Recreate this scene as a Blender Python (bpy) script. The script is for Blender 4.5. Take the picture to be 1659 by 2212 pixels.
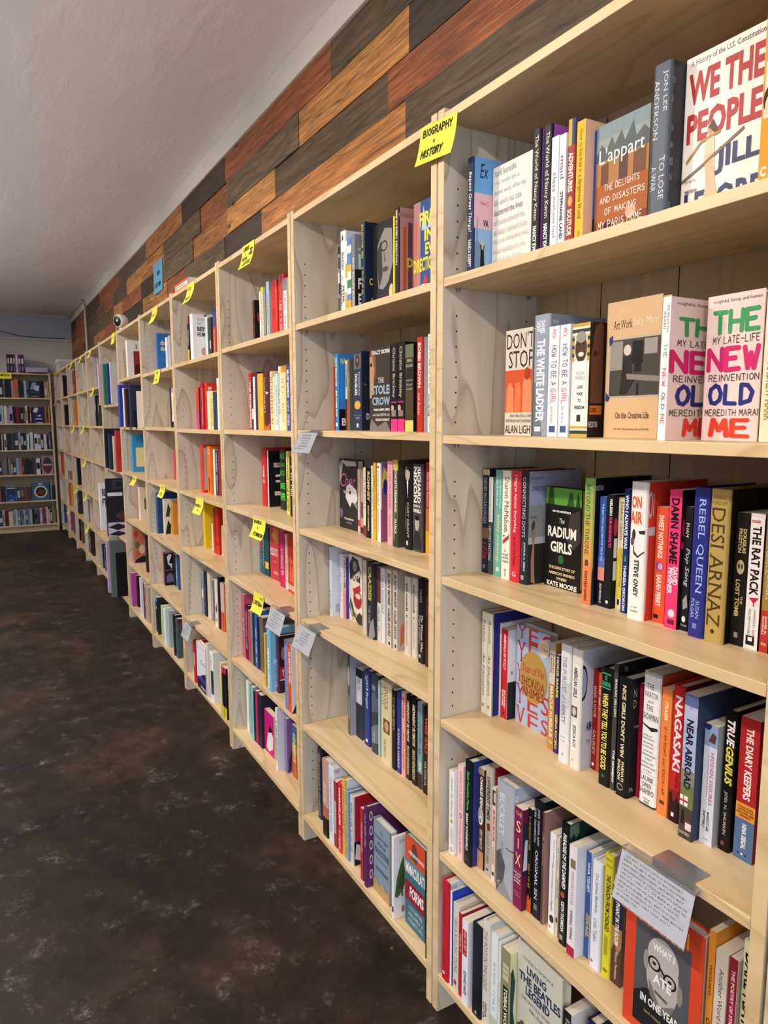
import bpy, bmesh, math, random
from mathutils import Vector, Matrix
R = math.radians
scene = bpy.context.scene
for o in list(bpy.data.objects): bpy.data.objects.remove(o)

# ---------------------------------------------------------------- camera
CAM = Vector((1.2926, -0.885, 1.4415))
yaw, pit, rol = R(29.698), R(-7.296), R(-0.1385)
fw = Vector((-math.cos(yaw)*math.cos(pit), math.sin(yaw)*math.cos(pit), math.sin(pit)))
rt = fw.cross(Vector((0, 0, 1))).normalized(); up = rt.cross(fw)
rt, up = math.cos(rol)*rt+math.sin(rol)*up, -math.sin(rol)*rt+math.cos(rol)*up
cd = bpy.data.cameras.new('camera'); cam = bpy.data.objects.new('camera', cd)
scene.collection.objects.link(cam)
cam.matrix_world = Matrix(((rt.x, up.x, -fw.x, CAM.x), (rt.y, up.y, -fw.y, CAM.y), (rt.z, up.z, -fw.z, CAM.z), (0, 0, 0, 1)))
cd.sensor_fit = 'HORIZONTAL'; cd.sensor_width = 36; cd.lens = 1518.3/1659*36; cd.clip_start = .02
scene.camera = cam
# ---------------------------------------------------------------- light and exposure
scene.view_settings.view_transform = 'Standard'; scene.view_settings.look = 'None'
scene.view_settings.gamma = 1; scene.view_settings.use_curve_mapping = False
scene.view_settings.exposure = -0.2
w = bpy.data.worlds.new('world'); scene.world = w; w.use_nodes = True
w.node_tree.nodes['Background'].inputs[0].default_value = (.72, .82, 1, 1)
w.node_tree.nodes['Background'].inputs[1].default_value = 0.25
def spot(x, y, z, e, tgt, size=115, blend=.5, rad=.05, col=(1, .885, .74)):
    l = bpy.data.lights.new('ceiling_spot', 'SPOT'); l.energy = e; l.spot_size = R(size); l.spot_blend = blend
    l.shadow_soft_size = rad; l.color = col
    o = bpy.data.objects.new('ceiling_spot', l); scene.collection.objects.link(o); o.location = (x, y, z)
    o.rotation_euler = (Vector(tgt)-Vector((x, y, z))).to_track_quat('-Z', 'Y').to_euler()
for x, e in ((2.75, 66), (.95, 100), (-.85, 118), (-2.7, 102), (-4.5, 78), (-6.3, 52), (-8.0, 40)):
    spot(x, -1.7, 2.66, e, (x-.1, .05, .85), rad=.04)
def area(name, loc, tgt, sx, sy, e, col, spread=180):
    l = bpy.data.lights.new(name, 'AREA'); l.shape = 'RECTANGLE'; l.size = sx; l.size_y = sy; l.energy = e; l.color = col
    l.spread = R(spread)
    o = bpy.data.objects.new(name, l); scene.collection.objects.link(o); o.location = loc
    o.rotation_euler = (Vector(tgt)-Vector(loc)).to_track_quat('-Z', 'Y').to_euler()
area('shop_window_daylight', (5.6, -2.4, 1.25), (-2, -1.6, 1.6), 4.6, 2.4, 110, (.72, .84, 1))
area('ceiling_fill', (-1.6, -5.0, .9), (-1.6, -3.6, 4.2), 10.5, 1.9, 640, (.88, .91, 1), 104)  # added lamp aimed upwards to brighten the ceiling, not a window
# ---------------------------------------------------------------- helpers
def lin(h):
    if len(h) == 3: h = ''.join(c*2 for c in h)
    r = []
    for i in (0, 2, 4):
        c = int(h[i:i+2], 16)/255
        r.append(c/12.92 if c <= .04045 else ((c+.055)/1.055)**2.4)
    return (r[0], r[1], r[2], 1)
def nt(name):
    m = bpy.data.materials.new(name); m.use_nodes = True
    n = m.node_tree; return m, n, n.nodes['Principled BSDF']
def nd(n, t, **kw):
    x = n.nodes.new(t)
    for k, v in kw.items():
        if k.startswith('_'): setattr(x, k[1:], v)
        else: x.inputs[k.replace('-', ' ')].default_value = v
    return x
def ramp(n, *st):
    r = n.nodes.new('ShaderNodeValToRGB'); e = r.color_ramp.elements
    while len(e) < len(st): e.new(.5)
    for q, (p, c) in zip(e, st): q.position = p; q.color = c if len(c) == 4 else (*c, 1)
    return r
def bump(n, b, src, s, d=.002):
    u = nd(n, 'ShaderNodeBump', Strength=s, Distance=d); n.links.new(src, u.inputs['Height']); n.links.new(u.outputs[0], b.inputs['Normal'])
def coords(n, scale, rnd=True):
    tc = n.nodes.new('ShaderNodeTexCoord'); mp = n.nodes.new('ShaderNodeMapping'); mp.inputs['Scale'].default_value = scale
    if rnd:
        oi = n.nodes.new('ShaderNodeObjectInfo'); mu = n.nodes.new('ShaderNodeVectorMath'); mu.operation = 'SCALE'; mu.inputs[3].default_value = 3.7
        n.links.new(oi.outputs['Location'], mu.inputs[0]); ad = n.nodes.new('ShaderNodeVectorMath'); ad.operation = 'ADD'
        n.links.new(tc.outputs['Object'], ad.inputs[0]); n.links.new(mu.outputs[0], ad.inputs[1]); n.links.new(ad.outputs[0], mp.inputs[0])
    else: n.links.new(tc.outputs['Object'], mp.inputs[0])
    return mp.outputs[0]
def plain(name, h, rough=.5, metal=0, noise=.06, spec=.4):
    m, n, b = nt(name); v = coords(n, (18, 18, 18)); t = nd(n, 'ShaderNodeTexNoise', Scale=3, Detail=4); n.links.new(v, t.inputs[0])
    c = lin(h); lo = tuple(x*(1-noise) for x in c[:3]); hi = tuple(min(1, x*(1+noise)) for x in c[:3])
    r = ramp(n, (.3, lo), (.7, hi)); n.links.new(t.outputs[0], r.inputs[0]); n.links.new(r.outputs[0], b.inputs['Base Color'])
    b.inputs['Roughness'].default_value = rough; b.inputs['Metallic'].default_value = metal; b.inputs['Specular IOR Level'].default_value = spec
    return m
def wood(name, a, c, d, scale, rough=.42, wav=(1.5, 9), axis='Y', amt=.3):
    m, n, b = nt(name); v = coords(n, scale)
    t = nd(n, 'ShaderNodeTexNoise', Scale=2.2, Detail=6, Distortion=.6); n.links.new(v, t.inputs[0])
    lo = nd(n, 'ShaderNodeTexNoise', Scale=wav[0], Detail=2, Roughness=.45); n.links.new(v, lo.inputs[0])     # growth rings: contour lines of a stretched noise
    mu = nd(n, 'ShaderNodeMath', _operation='MULTIPLY'); mu.inputs[1].default_value = wav[1]; n.links.new(lo.outputs[0], mu.inputs[0])
    wv = nd(n, 'ShaderNodeMath', _operation='FRACT'); n.links.new(mu.outputs[0], wv.inputs[0])
    r1 = ramp(n, (.3, lin(a)), (.72, lin(c))); n.links.new(t.outputs[0], r1.inputs[0])
    r2 = ramp(n, (0, (.1,)*3), (.06, (1,)*3), (.16, (.4,)*3), (.6, (0, 0, 0))); n.links.new(wv.outputs[0], r2.inputs[0])
    mx = n.nodes.new('ShaderNodeMix'); mx.data_type = 'RGBA'; mx.inputs[7].default_value = lin(d)
    ml = nd(n, 'ShaderNodeMath', _operation='MULTIPLY'); ml.inputs[1].default_value = amt
    n.links.new(r2.outputs[0], ml.inputs[0]); n.links.new(ml.outputs[0], mx.inputs[0]); n.links.new(r1.outputs[0], mx.inputs[6]); n.links.new(mx.outputs[2], b.inputs['Base Color'])
    b.inputs['Roughness'].default_value = rough; b.inputs['Specular IOR Level'].default_value = .35
    bump(n, b, t.outputs[0], .06, .001); return m
def attr_mat(name, rough, coat=0, grain=.05, spec=.3):
    m, n, b = nt(name); a = n.nodes.new('ShaderNodeAttribute'); a.attribute_name = 'print'
    v = coords(n, (60, 60, 60)); t = nd(n, 'ShaderNodeTexNoise', Scale=2, Detail=3); n.links.new(v, t.inputs[0])
    r = ramp(n, (.3, (1-grain,)*3), (.7, (1, 1, 1))); n.links.new(t.outputs[0], r.inputs[0])
    mx = n.nodes.new('ShaderNodeMix'); mx.data_type = 'RGBA'; mx.blend_type = 'MULTIPLY'; mx.inputs[0].default_value = 1
    n.links.new(a.outputs['Color'], mx.inputs[6]); n.links.new(r.outputs[0], mx.inputs[7]); n.links.new(mx.outputs[2], b.inputs['Base Color'])
    b.inputs['Roughness'].default_value = rough; b.inputs['Coat Weight'].default_value = coat; b.inputs['Specular IOR Level'].default_value = spec
    return m
M = {}
M['cover'] = attr_mat('printed_cover_matte', .55, spec=.2)
M['gloss'] = attr_mat('printed_cover_gloss', .42, 0, spec=.22)
M['panel'] = wood('birch_ply_panel', 'cec4b2', 'dbd1c0', '94795a', (10, 9, 1.6), .5, (.55, 11), 'Y', .55)
M['back'] = wood('birch_ply_back', 'bfae92', 'cbba9d', 'a08764', (14, 8, 1), .55, (.6, 9), 'X', .3)
M['board'] = wood('maple_shelf_board', 'd9bb8d', 'e4caa0', 'a8834d', (1.5, 9, 10), .38, (.5, 9), 'Y', .42)
M['hole'] = plain('peg_hole_dark', '1c1712', .9)
M['metal'] = plain('brushed_metal', 'b9bab8', .32, .9)
M['white'] = plain('white_plastic', 'e6e6e4', .35)
M['black'] = plain('black_plastic', '131315', .25)
M['conduit'] = plain('painted_conduit', 'c4beb4', .45)
M['paper'] = attr_mat('note_paper', .7)
M['acryl'] = None
m, n, b = nt('clear_acrylic'); b.inputs['Base Color'].default_value = (.96, .98, 1, 1); b.inputs['Roughness'].default_value = .08
b.inputs['Transmission Weight'].default_value = .95; b.inputs['IOR'].default_value = 1.15; M['acryl'] = m
# book page edges
m, n, b = nt('page_edges'); v = coords(n, (900, 3, 3)); t = nd(n, 'ShaderNodeTexNoise', Scale=1, Detail=2); n.links.new(v, t.inputs[0])
r = ramp(n, (.3, lin('c9bda4')), (.7, lin('ebe3d0'))); n.links.new(t.outputs[0], r.inputs[0]); n.links.new(r.outputs[0], b.inputs['Base Color']); b.inputs['Roughness'].default_value = .85
M['pages'] = m
# stained concrete floor
m, n, b = nt('stained_concrete'); v = coords(n, (1, 1, 1), False)
t1 = nd(n, 'ShaderNodeTexNoise', Scale=1.3, Detail=8, Roughness=.65, Distortion=.6); n.links.new(v, t1.inputs[0])
t2 = nd(n, 'ShaderNodeTexNoise', Scale=7, Detail=10, Roughness=.75, Distortion=.4); n.links.new(v, t2.inputs[0])
t3 = nd(n, 'ShaderNodeTexNoise', Scale=7.5, Detail=15, Roughness=.86, Distortion=.15); n.links.new(v, t3.inputs[0])
r1 = ramp(n, (.32, lin('130e0c')), (.5, lin('261c16')), (.68, lin('453322'))); n.links.new(t1.outputs[0], r1.inputs[0])
r2 = ramp(n, (.36, (.3,)*3), (.64, (1.45,)*3)); n.links.new(t2.outputs[0], r2.inputs[0])
mx = n.nodes.new('ShaderNodeMix'); mx.data_type = 'RGBA'; mx.blend_type = 'MULTIPLY'; mx.inputs[0].default_value = .85
n.links.new(r1.outputs[0], mx.inputs[6]); n.links.new(r2.outputs[0], mx.inputs[7])
r3 = ramp(n, (.54, (0, 0, 0)), (.6, (.14,)*3), (.67, (.8,)*3)); n.links.new(t3.outputs[0], r3.inputs[0])
mx2 = n.nodes.new('ShaderNodeMix'); mx2.data_type = 'RGBA'; mx2.inputs[7].default_value = lin('9a938c')
n.links.new(r3.outputs[0], mx2.inputs[0]); n.links.new(mx.outputs[2], mx2.inputs[6])
vo = nd(n, 'ShaderNodeTexVoronoi', Scale=7.5); n.links.new(v, vo.inputs[0]); r4 = ramp(n, (.03, (1, 1, 1)), (.055, (0, 0, 0))); n.links.new(vo.outputs[0], r4.inputs[0])
mx3 = n.nodes.new('ShaderNodeMix'); mx3.data_type = 'RGBA'; mx3.inputs[7].default_value = lin('b8b0a4')
ml = nd(n, 'ShaderNodeMath', _operation='MULTIPLY'); n.links.new(r4.outputs[0], ml.inputs[0]); n.links.new(r3.outputs[0], ml.inputs[1])
ad = nd(n, 'ShaderNodeMath', _operation='MULTIPLY_ADD'); ad.inputs[1].default_value = .18; n.links.new(r4.outputs[0], ad.inputs[0]); n.links.new(ml.outputs[0], ad.inputs[2])
n.links.new(ad.outputs[0], mx3.inputs[0]); n.links.new(mx2.outputs[2], mx3.inputs[6]); n.links.new(mx3.outputs[2], b.inputs['Base Color'])
r5 = ramp(n, (.3, (.42,)*3), (.7, (.62,)*3)); n.links.new(t2.outputs[0], r5.inputs[0]); n.links.new(r5.outputs[0], b.inputs['Roughness']); bump(n, b, t2.outputs[0], .15, .003)
b.inputs['Specular IOR Level'].default_value = .35
M['floor'] = m
def plaster(name, h, sc, st, rough=.75):
    m, n, b = nt(name); v = coords(n, sc, False)
    t = nd(n, 'ShaderNodeTexNoise', Scale=2.2, Detail=9, Roughness=.55, Distortion=.25); n.links.new(v, t.inputs[0])
    c = lin(h); r = ramp(n, (.3, tuple(x*.94 for x in c[:3])), (.7, c)); n.links.new(t.outputs[0], r.inputs[0]); n.links.new(r.outputs[0], b.inputs['Base Color'])
    r2 = ramp(n, (.5, (0, 0, 0)), (.66, (1, 1, 1))); n.links.new(t.outputs[0], r2.inputs[0])
    b.inputs['Roughness'].default_value = rough; bump(n, b, r2.outputs[0], st, .004); return m
M['ceiling'] = plaster('troweled_plaster_ceiling', 'f0ebe9', (1.2, 3.2, 1), .5, .5)
M['wallpaint'] = plaster('painted_wall', 'd8d6d0', (2, 2, 2), .12)
M['wallblue'] = plaster('painted_wall_bluish', 'bfc2d6', (2, 2, 2), .12)
M['trim'] = plaster('painted_trim', 'd2c9bd', (1, 2, 2), .15)
# reclaimed planks
m, n, b = nt('reclaimed_planks'); a = n.nodes.new('ShaderNodeAttribute'); a.attribute_name = 'print'
v = coords(n, (1.6, 1, 26), False); t = nd(n, 'ShaderNodeTexNoise', Scale=1.5, Detail=8, Roughness=.7, Distortion=2.2); n.links.new(v, t.inputs[0])
v2 = coords(n, (1.1, 1, 9), False); t2 = nd(n, 'ShaderNodeTexNoise', Scale=1.2, Detail=3, Distortion=3); n.links.new(v2, t2.inputs[0])
r = ramp(n, (.34, (.3,)*3), (.5, (.92,)*3), (.68, (1.5,)*3)); n.links.new(t.outputs[0], r.inputs[0])
r2 = ramp(n, (.3, (.7,)*3), (.7, (1.15,)*3)); n.links.new(t2.outputs[0], r2.inputs[0])
mx = n.nodes.new('ShaderNodeMix'); mx.data_type = 'RGBA'; mx.blend_type = 'MULTIPLY'; mx.inputs[0].default_value = 1
n.links.new(a.outputs['Color'], mx.inputs[6]); n.links.new(r.outputs[0], mx.inputs[7])
my = n.nodes.new('ShaderNodeMix'); my.data_type = 'RGBA'; my.blend_type = 'MULTIPLY'; my.inputs[0].default_value = 1
n.links.new(mx.outputs[2], my.inputs[6]); n.links.new(r2.outputs[0], my.inputs[7])
v3 = coords(n, (2.1, 1, 5.2), False); vo = nd(n, 'ShaderNodeTexVoronoi', Scale=1); n.links.new(v3, vo.inputs[0])
r3 = ramp(n, (.05, (1, 1, 1)), (.075, (0, 0, 0))); n.links.new(vo.outputs[0], r3.inputs[0])
mz = n.nodes.new('ShaderNodeMix'); mz.data_type = 'RGBA'; mz.inputs[7].default_value = lin('3a2116')
n.links.new(r3.outputs[0], mz.inputs[0]); n.links.new(my.outputs[2], mz.inputs[6]); n.links.new(mz.outputs[2], b.inputs['Base Color'])
b.inputs['Roughness'].default_value = .6; bump(n, b, t.outputs[0], .35, .003); M['plank'] = m

def link(o, parent=None):
    scene.collection.objects.link(o)
    if parent: o.parent = parent
    return o
def tag(o, label=None, cat=None, group=None, kind=None):
    if label: o['label'] = label
    if cat: o['category'] = cat
    if group: o['group'] = group
    if kind: o['kind'] = kind
    return o
def empty(name, loc, rz=0):
    o = bpy.data.objects.new(name, None); o.location = loc; o.rotation_euler = (0, 0, rz); o.empty_display_size = .05
    return link(o)
class MB:
    def __init__(s): s.v = []; s.f = []; s.c = []; s.m = []
    def face(s, pts, col=(1, 1, 1, 1), mi=0):
        k = len(s.v); s.v += [tuple(p) for p in pts]; s.f.append(tuple(range(k, k+len(pts)))); s.c.append(col); s.m.append(mi)
    def box(s, x0, x1, y0, y1, z0, z1, col=(1, 1, 1, 1), mi=0):
        k = len(s.v)
        s.v += [(x0, y0, z0), (x1, y0, z0), (x1, y1, z0), (x0, y1, z0), (x0, y0, z1), (x1, y0, z1), (x1, y1, z1), (x0, y1, z1)]
        for f in ((0, 3, 2, 1), (4, 5, 6, 7), (0, 1, 5, 4), (1, 2, 6, 5), (2, 3, 7, 6), (3, 0, 4, 7)):
            s.f.append(tuple(k+i for i in f)); s.c.append(col); s.m.append(mi)
    def prism(s, pts, z0, z1, col=(1, 1, 1, 1), mi=0):     # ccw outline in x,y
        k = len(s.v); q = len(pts)
        s.v += [(x, y, z0) for x, y in pts]+[(x, y, z1) for x, y in pts]
        s.f += [tuple(k+i for i in reversed(range(q))), tuple(k+q+i for i in range(q))]
        s.f += [(k+i, k+(i+1) % q, k+q+(i+1) % q, k+q+i) for i in range(q)]
        s.c += [col]*(q+2); s.m += [mi]*(q+2)
    def build(s, name, mats, parent=None, bev=0, smooth=False):
        me = bpy.data.meshes.new(name); me.from_pydata(s.v, [], s.f); me.update()
        mats = mats if isinstance(mats, (list, tuple)) else [mats]
        for m in mats: me.materials.append(m)
        if len(mats) > 1: me.polygons.foreach_set('material_index', s.m)
        at = me.attributes.new('print', 'FLOAT_COLOR', 'FACE')
        at.data.foreach_set('color', [x for c in s.c for x in c])
        if smooth: me.polygons.foreach_set('use_smooth', [True]*len(me.polygons))
        o = bpy.data.objects.new(name, me)
        if bev:
            md = o.modifiers.new('bevel', 'BEVEL'); md.width = bev; md.segments = 2; md.limit_method = 'ANGLE'
        return link(o, parent)
def tube(name, pts, rad, mat, parent=None, closed=False):
    cu = bpy.data.curves.new(name, 'CURVE'); cu.dimensions = '3D'; cu.bevel_depth = rad; cu.bevel_resolution = 3
    sp = cu.splines.new('POLY'); sp.points.add(len(pts)-1)
    for p, q in zip(sp.points, pts): p.co = (*q, 1)
    ob = bpy.data.objects.new('tmp', cu); scene.collection.objects.link(ob)
    dg = bpy.context.evaluated_depsgraph_get(); me = bpy.data.meshes.new_from_object(ob.evaluated_get(dg))
    bpy.data.objects.remove(ob); me.name = name; me.materials.clear(); me.materials.append(mat)
    me.polygons.foreach_set('use_smooth', [True]*len(me.polygons))
    return link(bpy.data.objects.new(name, me), parent)

# ---------------------------------------------------------------- lettering
class Font:
    def __init__(s, off):
        s.cu = bpy.data.curves.new('lettering', 'FONT'); s.cu.resolution_u = 2; s.cu.offset = off
        s.ob = bpy.data.objects.new('lettering', s.cu); scene.collection.objects.link(s.ob); s.g = {}; s.off = off
    def mesh(s, t):
        s.cu.body = t; dg = bpy.context.evaluated_depsgraph_get(); dg.update()
        e = s.ob.evaluated_get(dg); me = e.to_mesh()
        v = [(p.co.x, p.co.y) for p in me.vertices]; f = [tuple(p.vertices) for p in me.polygons]
        e.to_mesh_clear(); return v, f
    def get(s, ch):
        if ch not in s.g:
            if ch == ' ': s.g[ch] = ([], [], .28)
            else:
                v, f = s.mesh(ch); v2, _ = s.mesh(ch+ch)
                adv = (max(p[0] for p in v2)-max(p[0] for p in v)) if v and v2 else .5
                s.g[ch] = (v, f, adv)
        return s.g[ch]
FONTS = {'n': Font(0), 'b': Font(.034), 't': Font(-.008)}
FONTS['n'].get('A'); FONTS['b'].get('A')
STROKE = {'A': '0,0 .5,1 1,0|.2,.38 .8,.38', 'B': '0,0 0,1 .7,.95 .8,.75 .6,.55 0,.5|.6,.55 .95,.35 .8,.05 0,0', 'C': '.95,.85 .6,1 .15,.8 0,.45 .2,.1 .6,0 .95,.15',
 'D': '0,0 0,1 .55,.95 .95,.6 .8,.15 0,0', 'E': '.9,1 0,1 0,0 .95,0|0,.52 .7,.52', 'F': '.95,1 0,1 0,0|0,.52 .7,.52', 'G': '.9,.85 .5,1 .1,.75 0,.35 .3,0 .85,.1 .9,.45 .5,.45',
 'H': '0,0 0,1|1,0 1,1|0,.5 1,.5', 'I': '.5,0 .5,1', 'J': '.9,1 .9,.2 .6,0 .2,.05 .05,.25', 'K': '0,0 0,1|.95,1 0,.45 1,0', 'L': '0,1 0,0 .9,0', 'M': '0,0 .1,1 .5,.35 .9,1 1,0',
 'N': '0,0 0,1 1,0 1,1', 'O': '.5,1 .1,.8 0,.45 .2,.08 .55,0 .9,.2 1,.55 .8,.9 .5,1', 'P': '0,0 0,1 .7,.98 .95,.75 .7,.5 0,.45', 'Q': '.5,1 .1,.8 0,.45 .2,.08 .55,0 .9,.2 1,.55 .8,.9 .5,1|.6,.3 1,-.1',
 'R': '0,0 0,1 .7,.98 .95,.75 .7,.52 0,.48|.4,.5 1,0', 'S': '.9,.88 .5,1 .1,.8 .25,.58 .75,.42 .9,.2 .5,0 .05,.12', 'T': '0,1 1,1|.5,1 .5,0', 'U': '0,1 .02,.3 .25,0 .75,0 .98,.3 1,1',
 'V': '0,1 .5,0 1,1', 'W': '0,1 .25,0 .5,.7 .75,0 1,1', 'X': '0,0 1,1|0,1 1,0', 'Y': '0,1 .5,.5 1,1|.5,.5 .45,0', 'Z': '0,1 1,1 0,0 1,0', '+': '.2,.5 .8,.5|.5,.2 .5,.8', '-': '.1,.5 .9,.5',
 "'": '.5,1 .45,.8', '"': '.3,1 .3,.8|.7,1 .7,.8', ',': '.5,.08 .35,-.15', '.': '.48,0 .52,.06', '/': '0,0 1,1', '&': '.95,.5 .4,0 .05,.25 .6,.75 .4,1 .2,.8 .95,0', '0': '.5,1 0,.5 .5,0 1,.5 .5,1', '6': '.8,1 .1,.4 .5,0 .9,.25 .2,.45', '7': '0,1 1,1 .4,0'}
for k in list(STROKE): STROKE[k] = [[tuple(map(float, p.split(','))) for p in st.split()] for st in STROKE[k].split('|')]
rng = random.Random(5)
def glyphs(txt, style):
    """polygons (list of point lists) of a string, in its own units"""
    P = []; x = 0
    if txt == '~':                                       # lettering too small to read: uneven little strokes
        nL = rng.randint(10, 18)
        for i in range(nL):
            if rng.random() < .14: x += .5; continue
            wd = rng.choice((.35, .5, .6)); P.append([(x, 0), (x+.14, 0), (x+.14, 1), (x, 1)])
            if rng.random() < .7: P.append([(x+wd-.12, 0), (x+wd, 0), (x+wd, 1), (x+wd-.12, 1)])
            if rng.random() < .8:
                h = rng.choice((0, .45, .85)); P.append([(x, h), (x+wd, h), (x+wd, h+.15), (x, h+.15)])
            x += wd+.22
        return P
    if 'h' in style and txt.upper() == txt:
        th = .115 if 'b' in style else .06
        for ch in txt:
            if ch == ' ': x += .6; continue
            wd = .25 if ch in "I'.,+" else .68
            for st in STROKE.get(ch, STROKE['-']):
                pt = [(x+a*wd+rng.uniform(-.02, .02), b2+rng.uniform(-.025, .025)) for a, b2 in st]
                if 'b' in style:
                    for cx_, cy_ in pt: P.append([(cx_+th*math.cos(g*math.pi/5), cy_+th*math.sin(g*math.pi/5)) for g in range(10)])
                for (ax, ay), (bx, by) in zip(pt, pt[1:]):
                    L = math.hypot(bx-ax, by-ay) or 1; ux, uy = (bx-ax)/L*th, (by-ay)/L*th
                    P.append([(ax-ux*.5-uy, ay-uy*.5+ux), (ax-ux*.5+uy, ay-uy*.5-ux), (bx+ux*.5+uy, by+uy*.5-ux), (bx+ux*.5-uy, by+uy*.5+ux)])
            x += wd+.26
        return P
    F = FONTS['b' if 'b' in style else 'n']
    for ch in txt:
        v, f, adv = F.get(ch)
        if v:
            for q in f: P.append([(x+v[i][0], v[i][1]) for i in q])
            if 's' in style:                              # add slab feet where a stroke ends on the base line or cap line
                ys = [p[1] for p in v]; y0, y1 = min(ys), max(ys)
                for yy, sg in ((y0, 1), (y1, -1)):
                    iv = []
                    for q in f:
                        pts = [v[i] for i in q]; xs = []
                        for a, c in zip(pts, pts[1:]+pts[:1]):
                            yt = yy+sg*.012
                            if (a[1]-yt)*(c[1]-yt) < 0: xs.append(a[0]+(c[0]-a[0])*(yt-a[1])/(c[1]-a[1]))
                        if len(xs) >= 2: iv.append((min(xs), max(xs)))
                    iv.sort(); mg = []
                    for a, c in iv:
                        if mg and a <= mg[-1][1]+.005: mg[-1][1] = max(c, mg[-1][1])
                        else: mg.append([a, c])
                    for a, c in mg:
                        if .01 < c-a < .2: P.append([(x+a-.06, yy), (x+c+.06, yy), (x+c+.06, yy+sg*.045), (x+a-.06, yy+sg*.045)])
        x += adv
    if 'i' in style: P = [[(a+.22*b2, b2) for a, b2 in q] for q in P]
    return P
def clip(poly):
    for ax, lim, sg in ((0, 0, 1), (0, 1, -1), (1, 0, 1), (1, 1, -1)):
        out = []
        for p, q in zip(poly, poly[1:]+poly[:1]):
            a, c = (p[ax]-lim)*sg, (q[ax]-lim)*sg
            if a >= 0: out.append(p)
            if a*c < 0: t = a/(a-c); out.append((p[0]+(q[0]-p[0])*t, p[1]+(q[1]-p[1])*t))
        poly = out
        if len(poly) < 3: return None
    return poly
def strips(q, cuts):
    """cut a polygon along vertical lines so that print can follow a rounded spine"""
    out = []
    for a, c in zip((-9,)+cuts, cuts+(9,)):
        p = q
        for lim, sg in ((a, 1), (c, -1)):
            r = []
            for u, v in zip(p, p[1:]+p[:1]):
                d, e = (u[0]-lim)*sg, (v[0]-lim)*sg
                if d >= 0: r.append(u)
                if d*e < 0: t = d/(d-e); r.append((lim, u[1]+(v[1]-u[1])*t))
            p = r
            if len(p) < 3: break
        if len(p) >= 3: out.append(p)
    return out
def fit(P, w0, w1, t0, t1, aspect):
    """fit string polygons into a box in (across w 0..1, down t 0..1); aspect = width/height of the whole face"""
    xs = [p[0] for q in P for p in q]; ys = [p[1] for q in P for p in q]
    if not xs: return []
    x0, x1, y0, y1 = min(xs), max(xs), min(ys), max(ys); W = max(x1-x0, .01); Hh = max(y1-y0, .01)
    bw, bh = (w1-w0)*aspect, (t1-t0)
    st = (bw/W)/(bh/Hh)
    if st > 1.7: k = 1.7/st; c = (w0+w1)/2; w0, w1 = c-(w1-w0)*k/2, c+(w1-w0)*k/2
    if st < .38: k = st/.38; c = (t0+t1)/2; t0, t1 = c-(t1-t0)*k/2, c+(t1-t0)*k/2
    return [[(w0+(p[0]-x0)/W*(w1-w0), t1-(p[1]-y0)/Hh*(t1-t0)) for p in q] for q in P]
def ell(t0, t1, w0, w1, k=20): return [((w0+w1)/2+(w1-w0)/2*math.cos(2*math.pi*i/k), (t0+t1)/2+(t1-t0)/2*math.sin(2*math.pi*i/k)) for i in range(k)]
def decorate(spec, aspect):
    """one printed element -> (polygons in (w,t), colour)"""
    f = spec.split('^'); c = f[0]
    if c in ('#', '@', 'R') and len(f) == 6:
        t0, t1, w0, w1 = map(float, f[1:5]); col = lin(f[5])
        if c == '#': return [[(w0, t0), (w1, t0), (w1, t1), (w0, t1)]], col
        if c == '@': return [ell(t0, t1, w0, w1)], col
        a = ell(t0, t1, w0, w1); dw, dt = (w1-w0)*.13, (t1-t0)*.13; i = ell(t0+dt, t1-dt, w0+dw, w1-dw)
        return [[a[k], a[(k+1) % 20], i[(k+1) % 20], i[k]] for k in range(20)], col
    if c == 'P': return [[tuple(map(float, p.split(':'))) for p in f[2].split(',')]], lin(f[1])
    t0, t1 = float(f[1]), float(f[2]); col = lin(f[3]); st = f[4] if len(f) > 4 else 'n'
    w0, w1 = (float(f[5]), float(f[6])) if len(f) > 6 else (.25, .75)
    return (f[0], st, t0, t1, w0, w1), col
def sheet(mb, specs, aspect, fmap, base=.00012, step=.00003, cuts=()):
    """print a list of elements on a face; fmap(w, t, lift) -> point"""
    j = 0
    for k, sp in enumerate(specs):
        d, col = decorate(sp, aspect)
        if isinstance(d, tuple):
            txt, st, t0, t1, w0, w1 = d; P = fit(glyphs(txt, st), w0, w1, t0, t1, aspect)
        else: P = d
        for q in P:
            if any(p[0] < 0 or p[0] > 1 or p[1] < 0 or p[1] > 1 for p in q): q = clip(q)
            if q:
                j += 1
                for q2 in (strips(q, cuts) if cuts else [q]): mb.face([fmap(a, t, base+k*step+j*1.2e-6) for a, t in q2], col)
def rot_text(mb, spec, T, H, smap, k, cuts=()):
    d, col = decorate(spec, T/H); txt, st, t0, t1, w0, w1 = d
    # letters run downwards, their tops towards +x: across = down the spine
    P = fit(glyphs(txt, st), t0, t1, 1-w1, 1-w0, H/T); j = 0
    for q in P:
        q = [(1-b2, a) for a, b2 in q]
        if any(p[0] < 0 or p[0] > 1 or p[1] < 0 or p[1] > 1 for p in q): q = clip(q)
        if q:
            j += 1
            for q2 in (strips(q, cuts) if cuts else [q]): mb.face([smap(a, t, .00012+k*.00003+j*1.2e-6) for a, t in q2], col)
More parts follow.
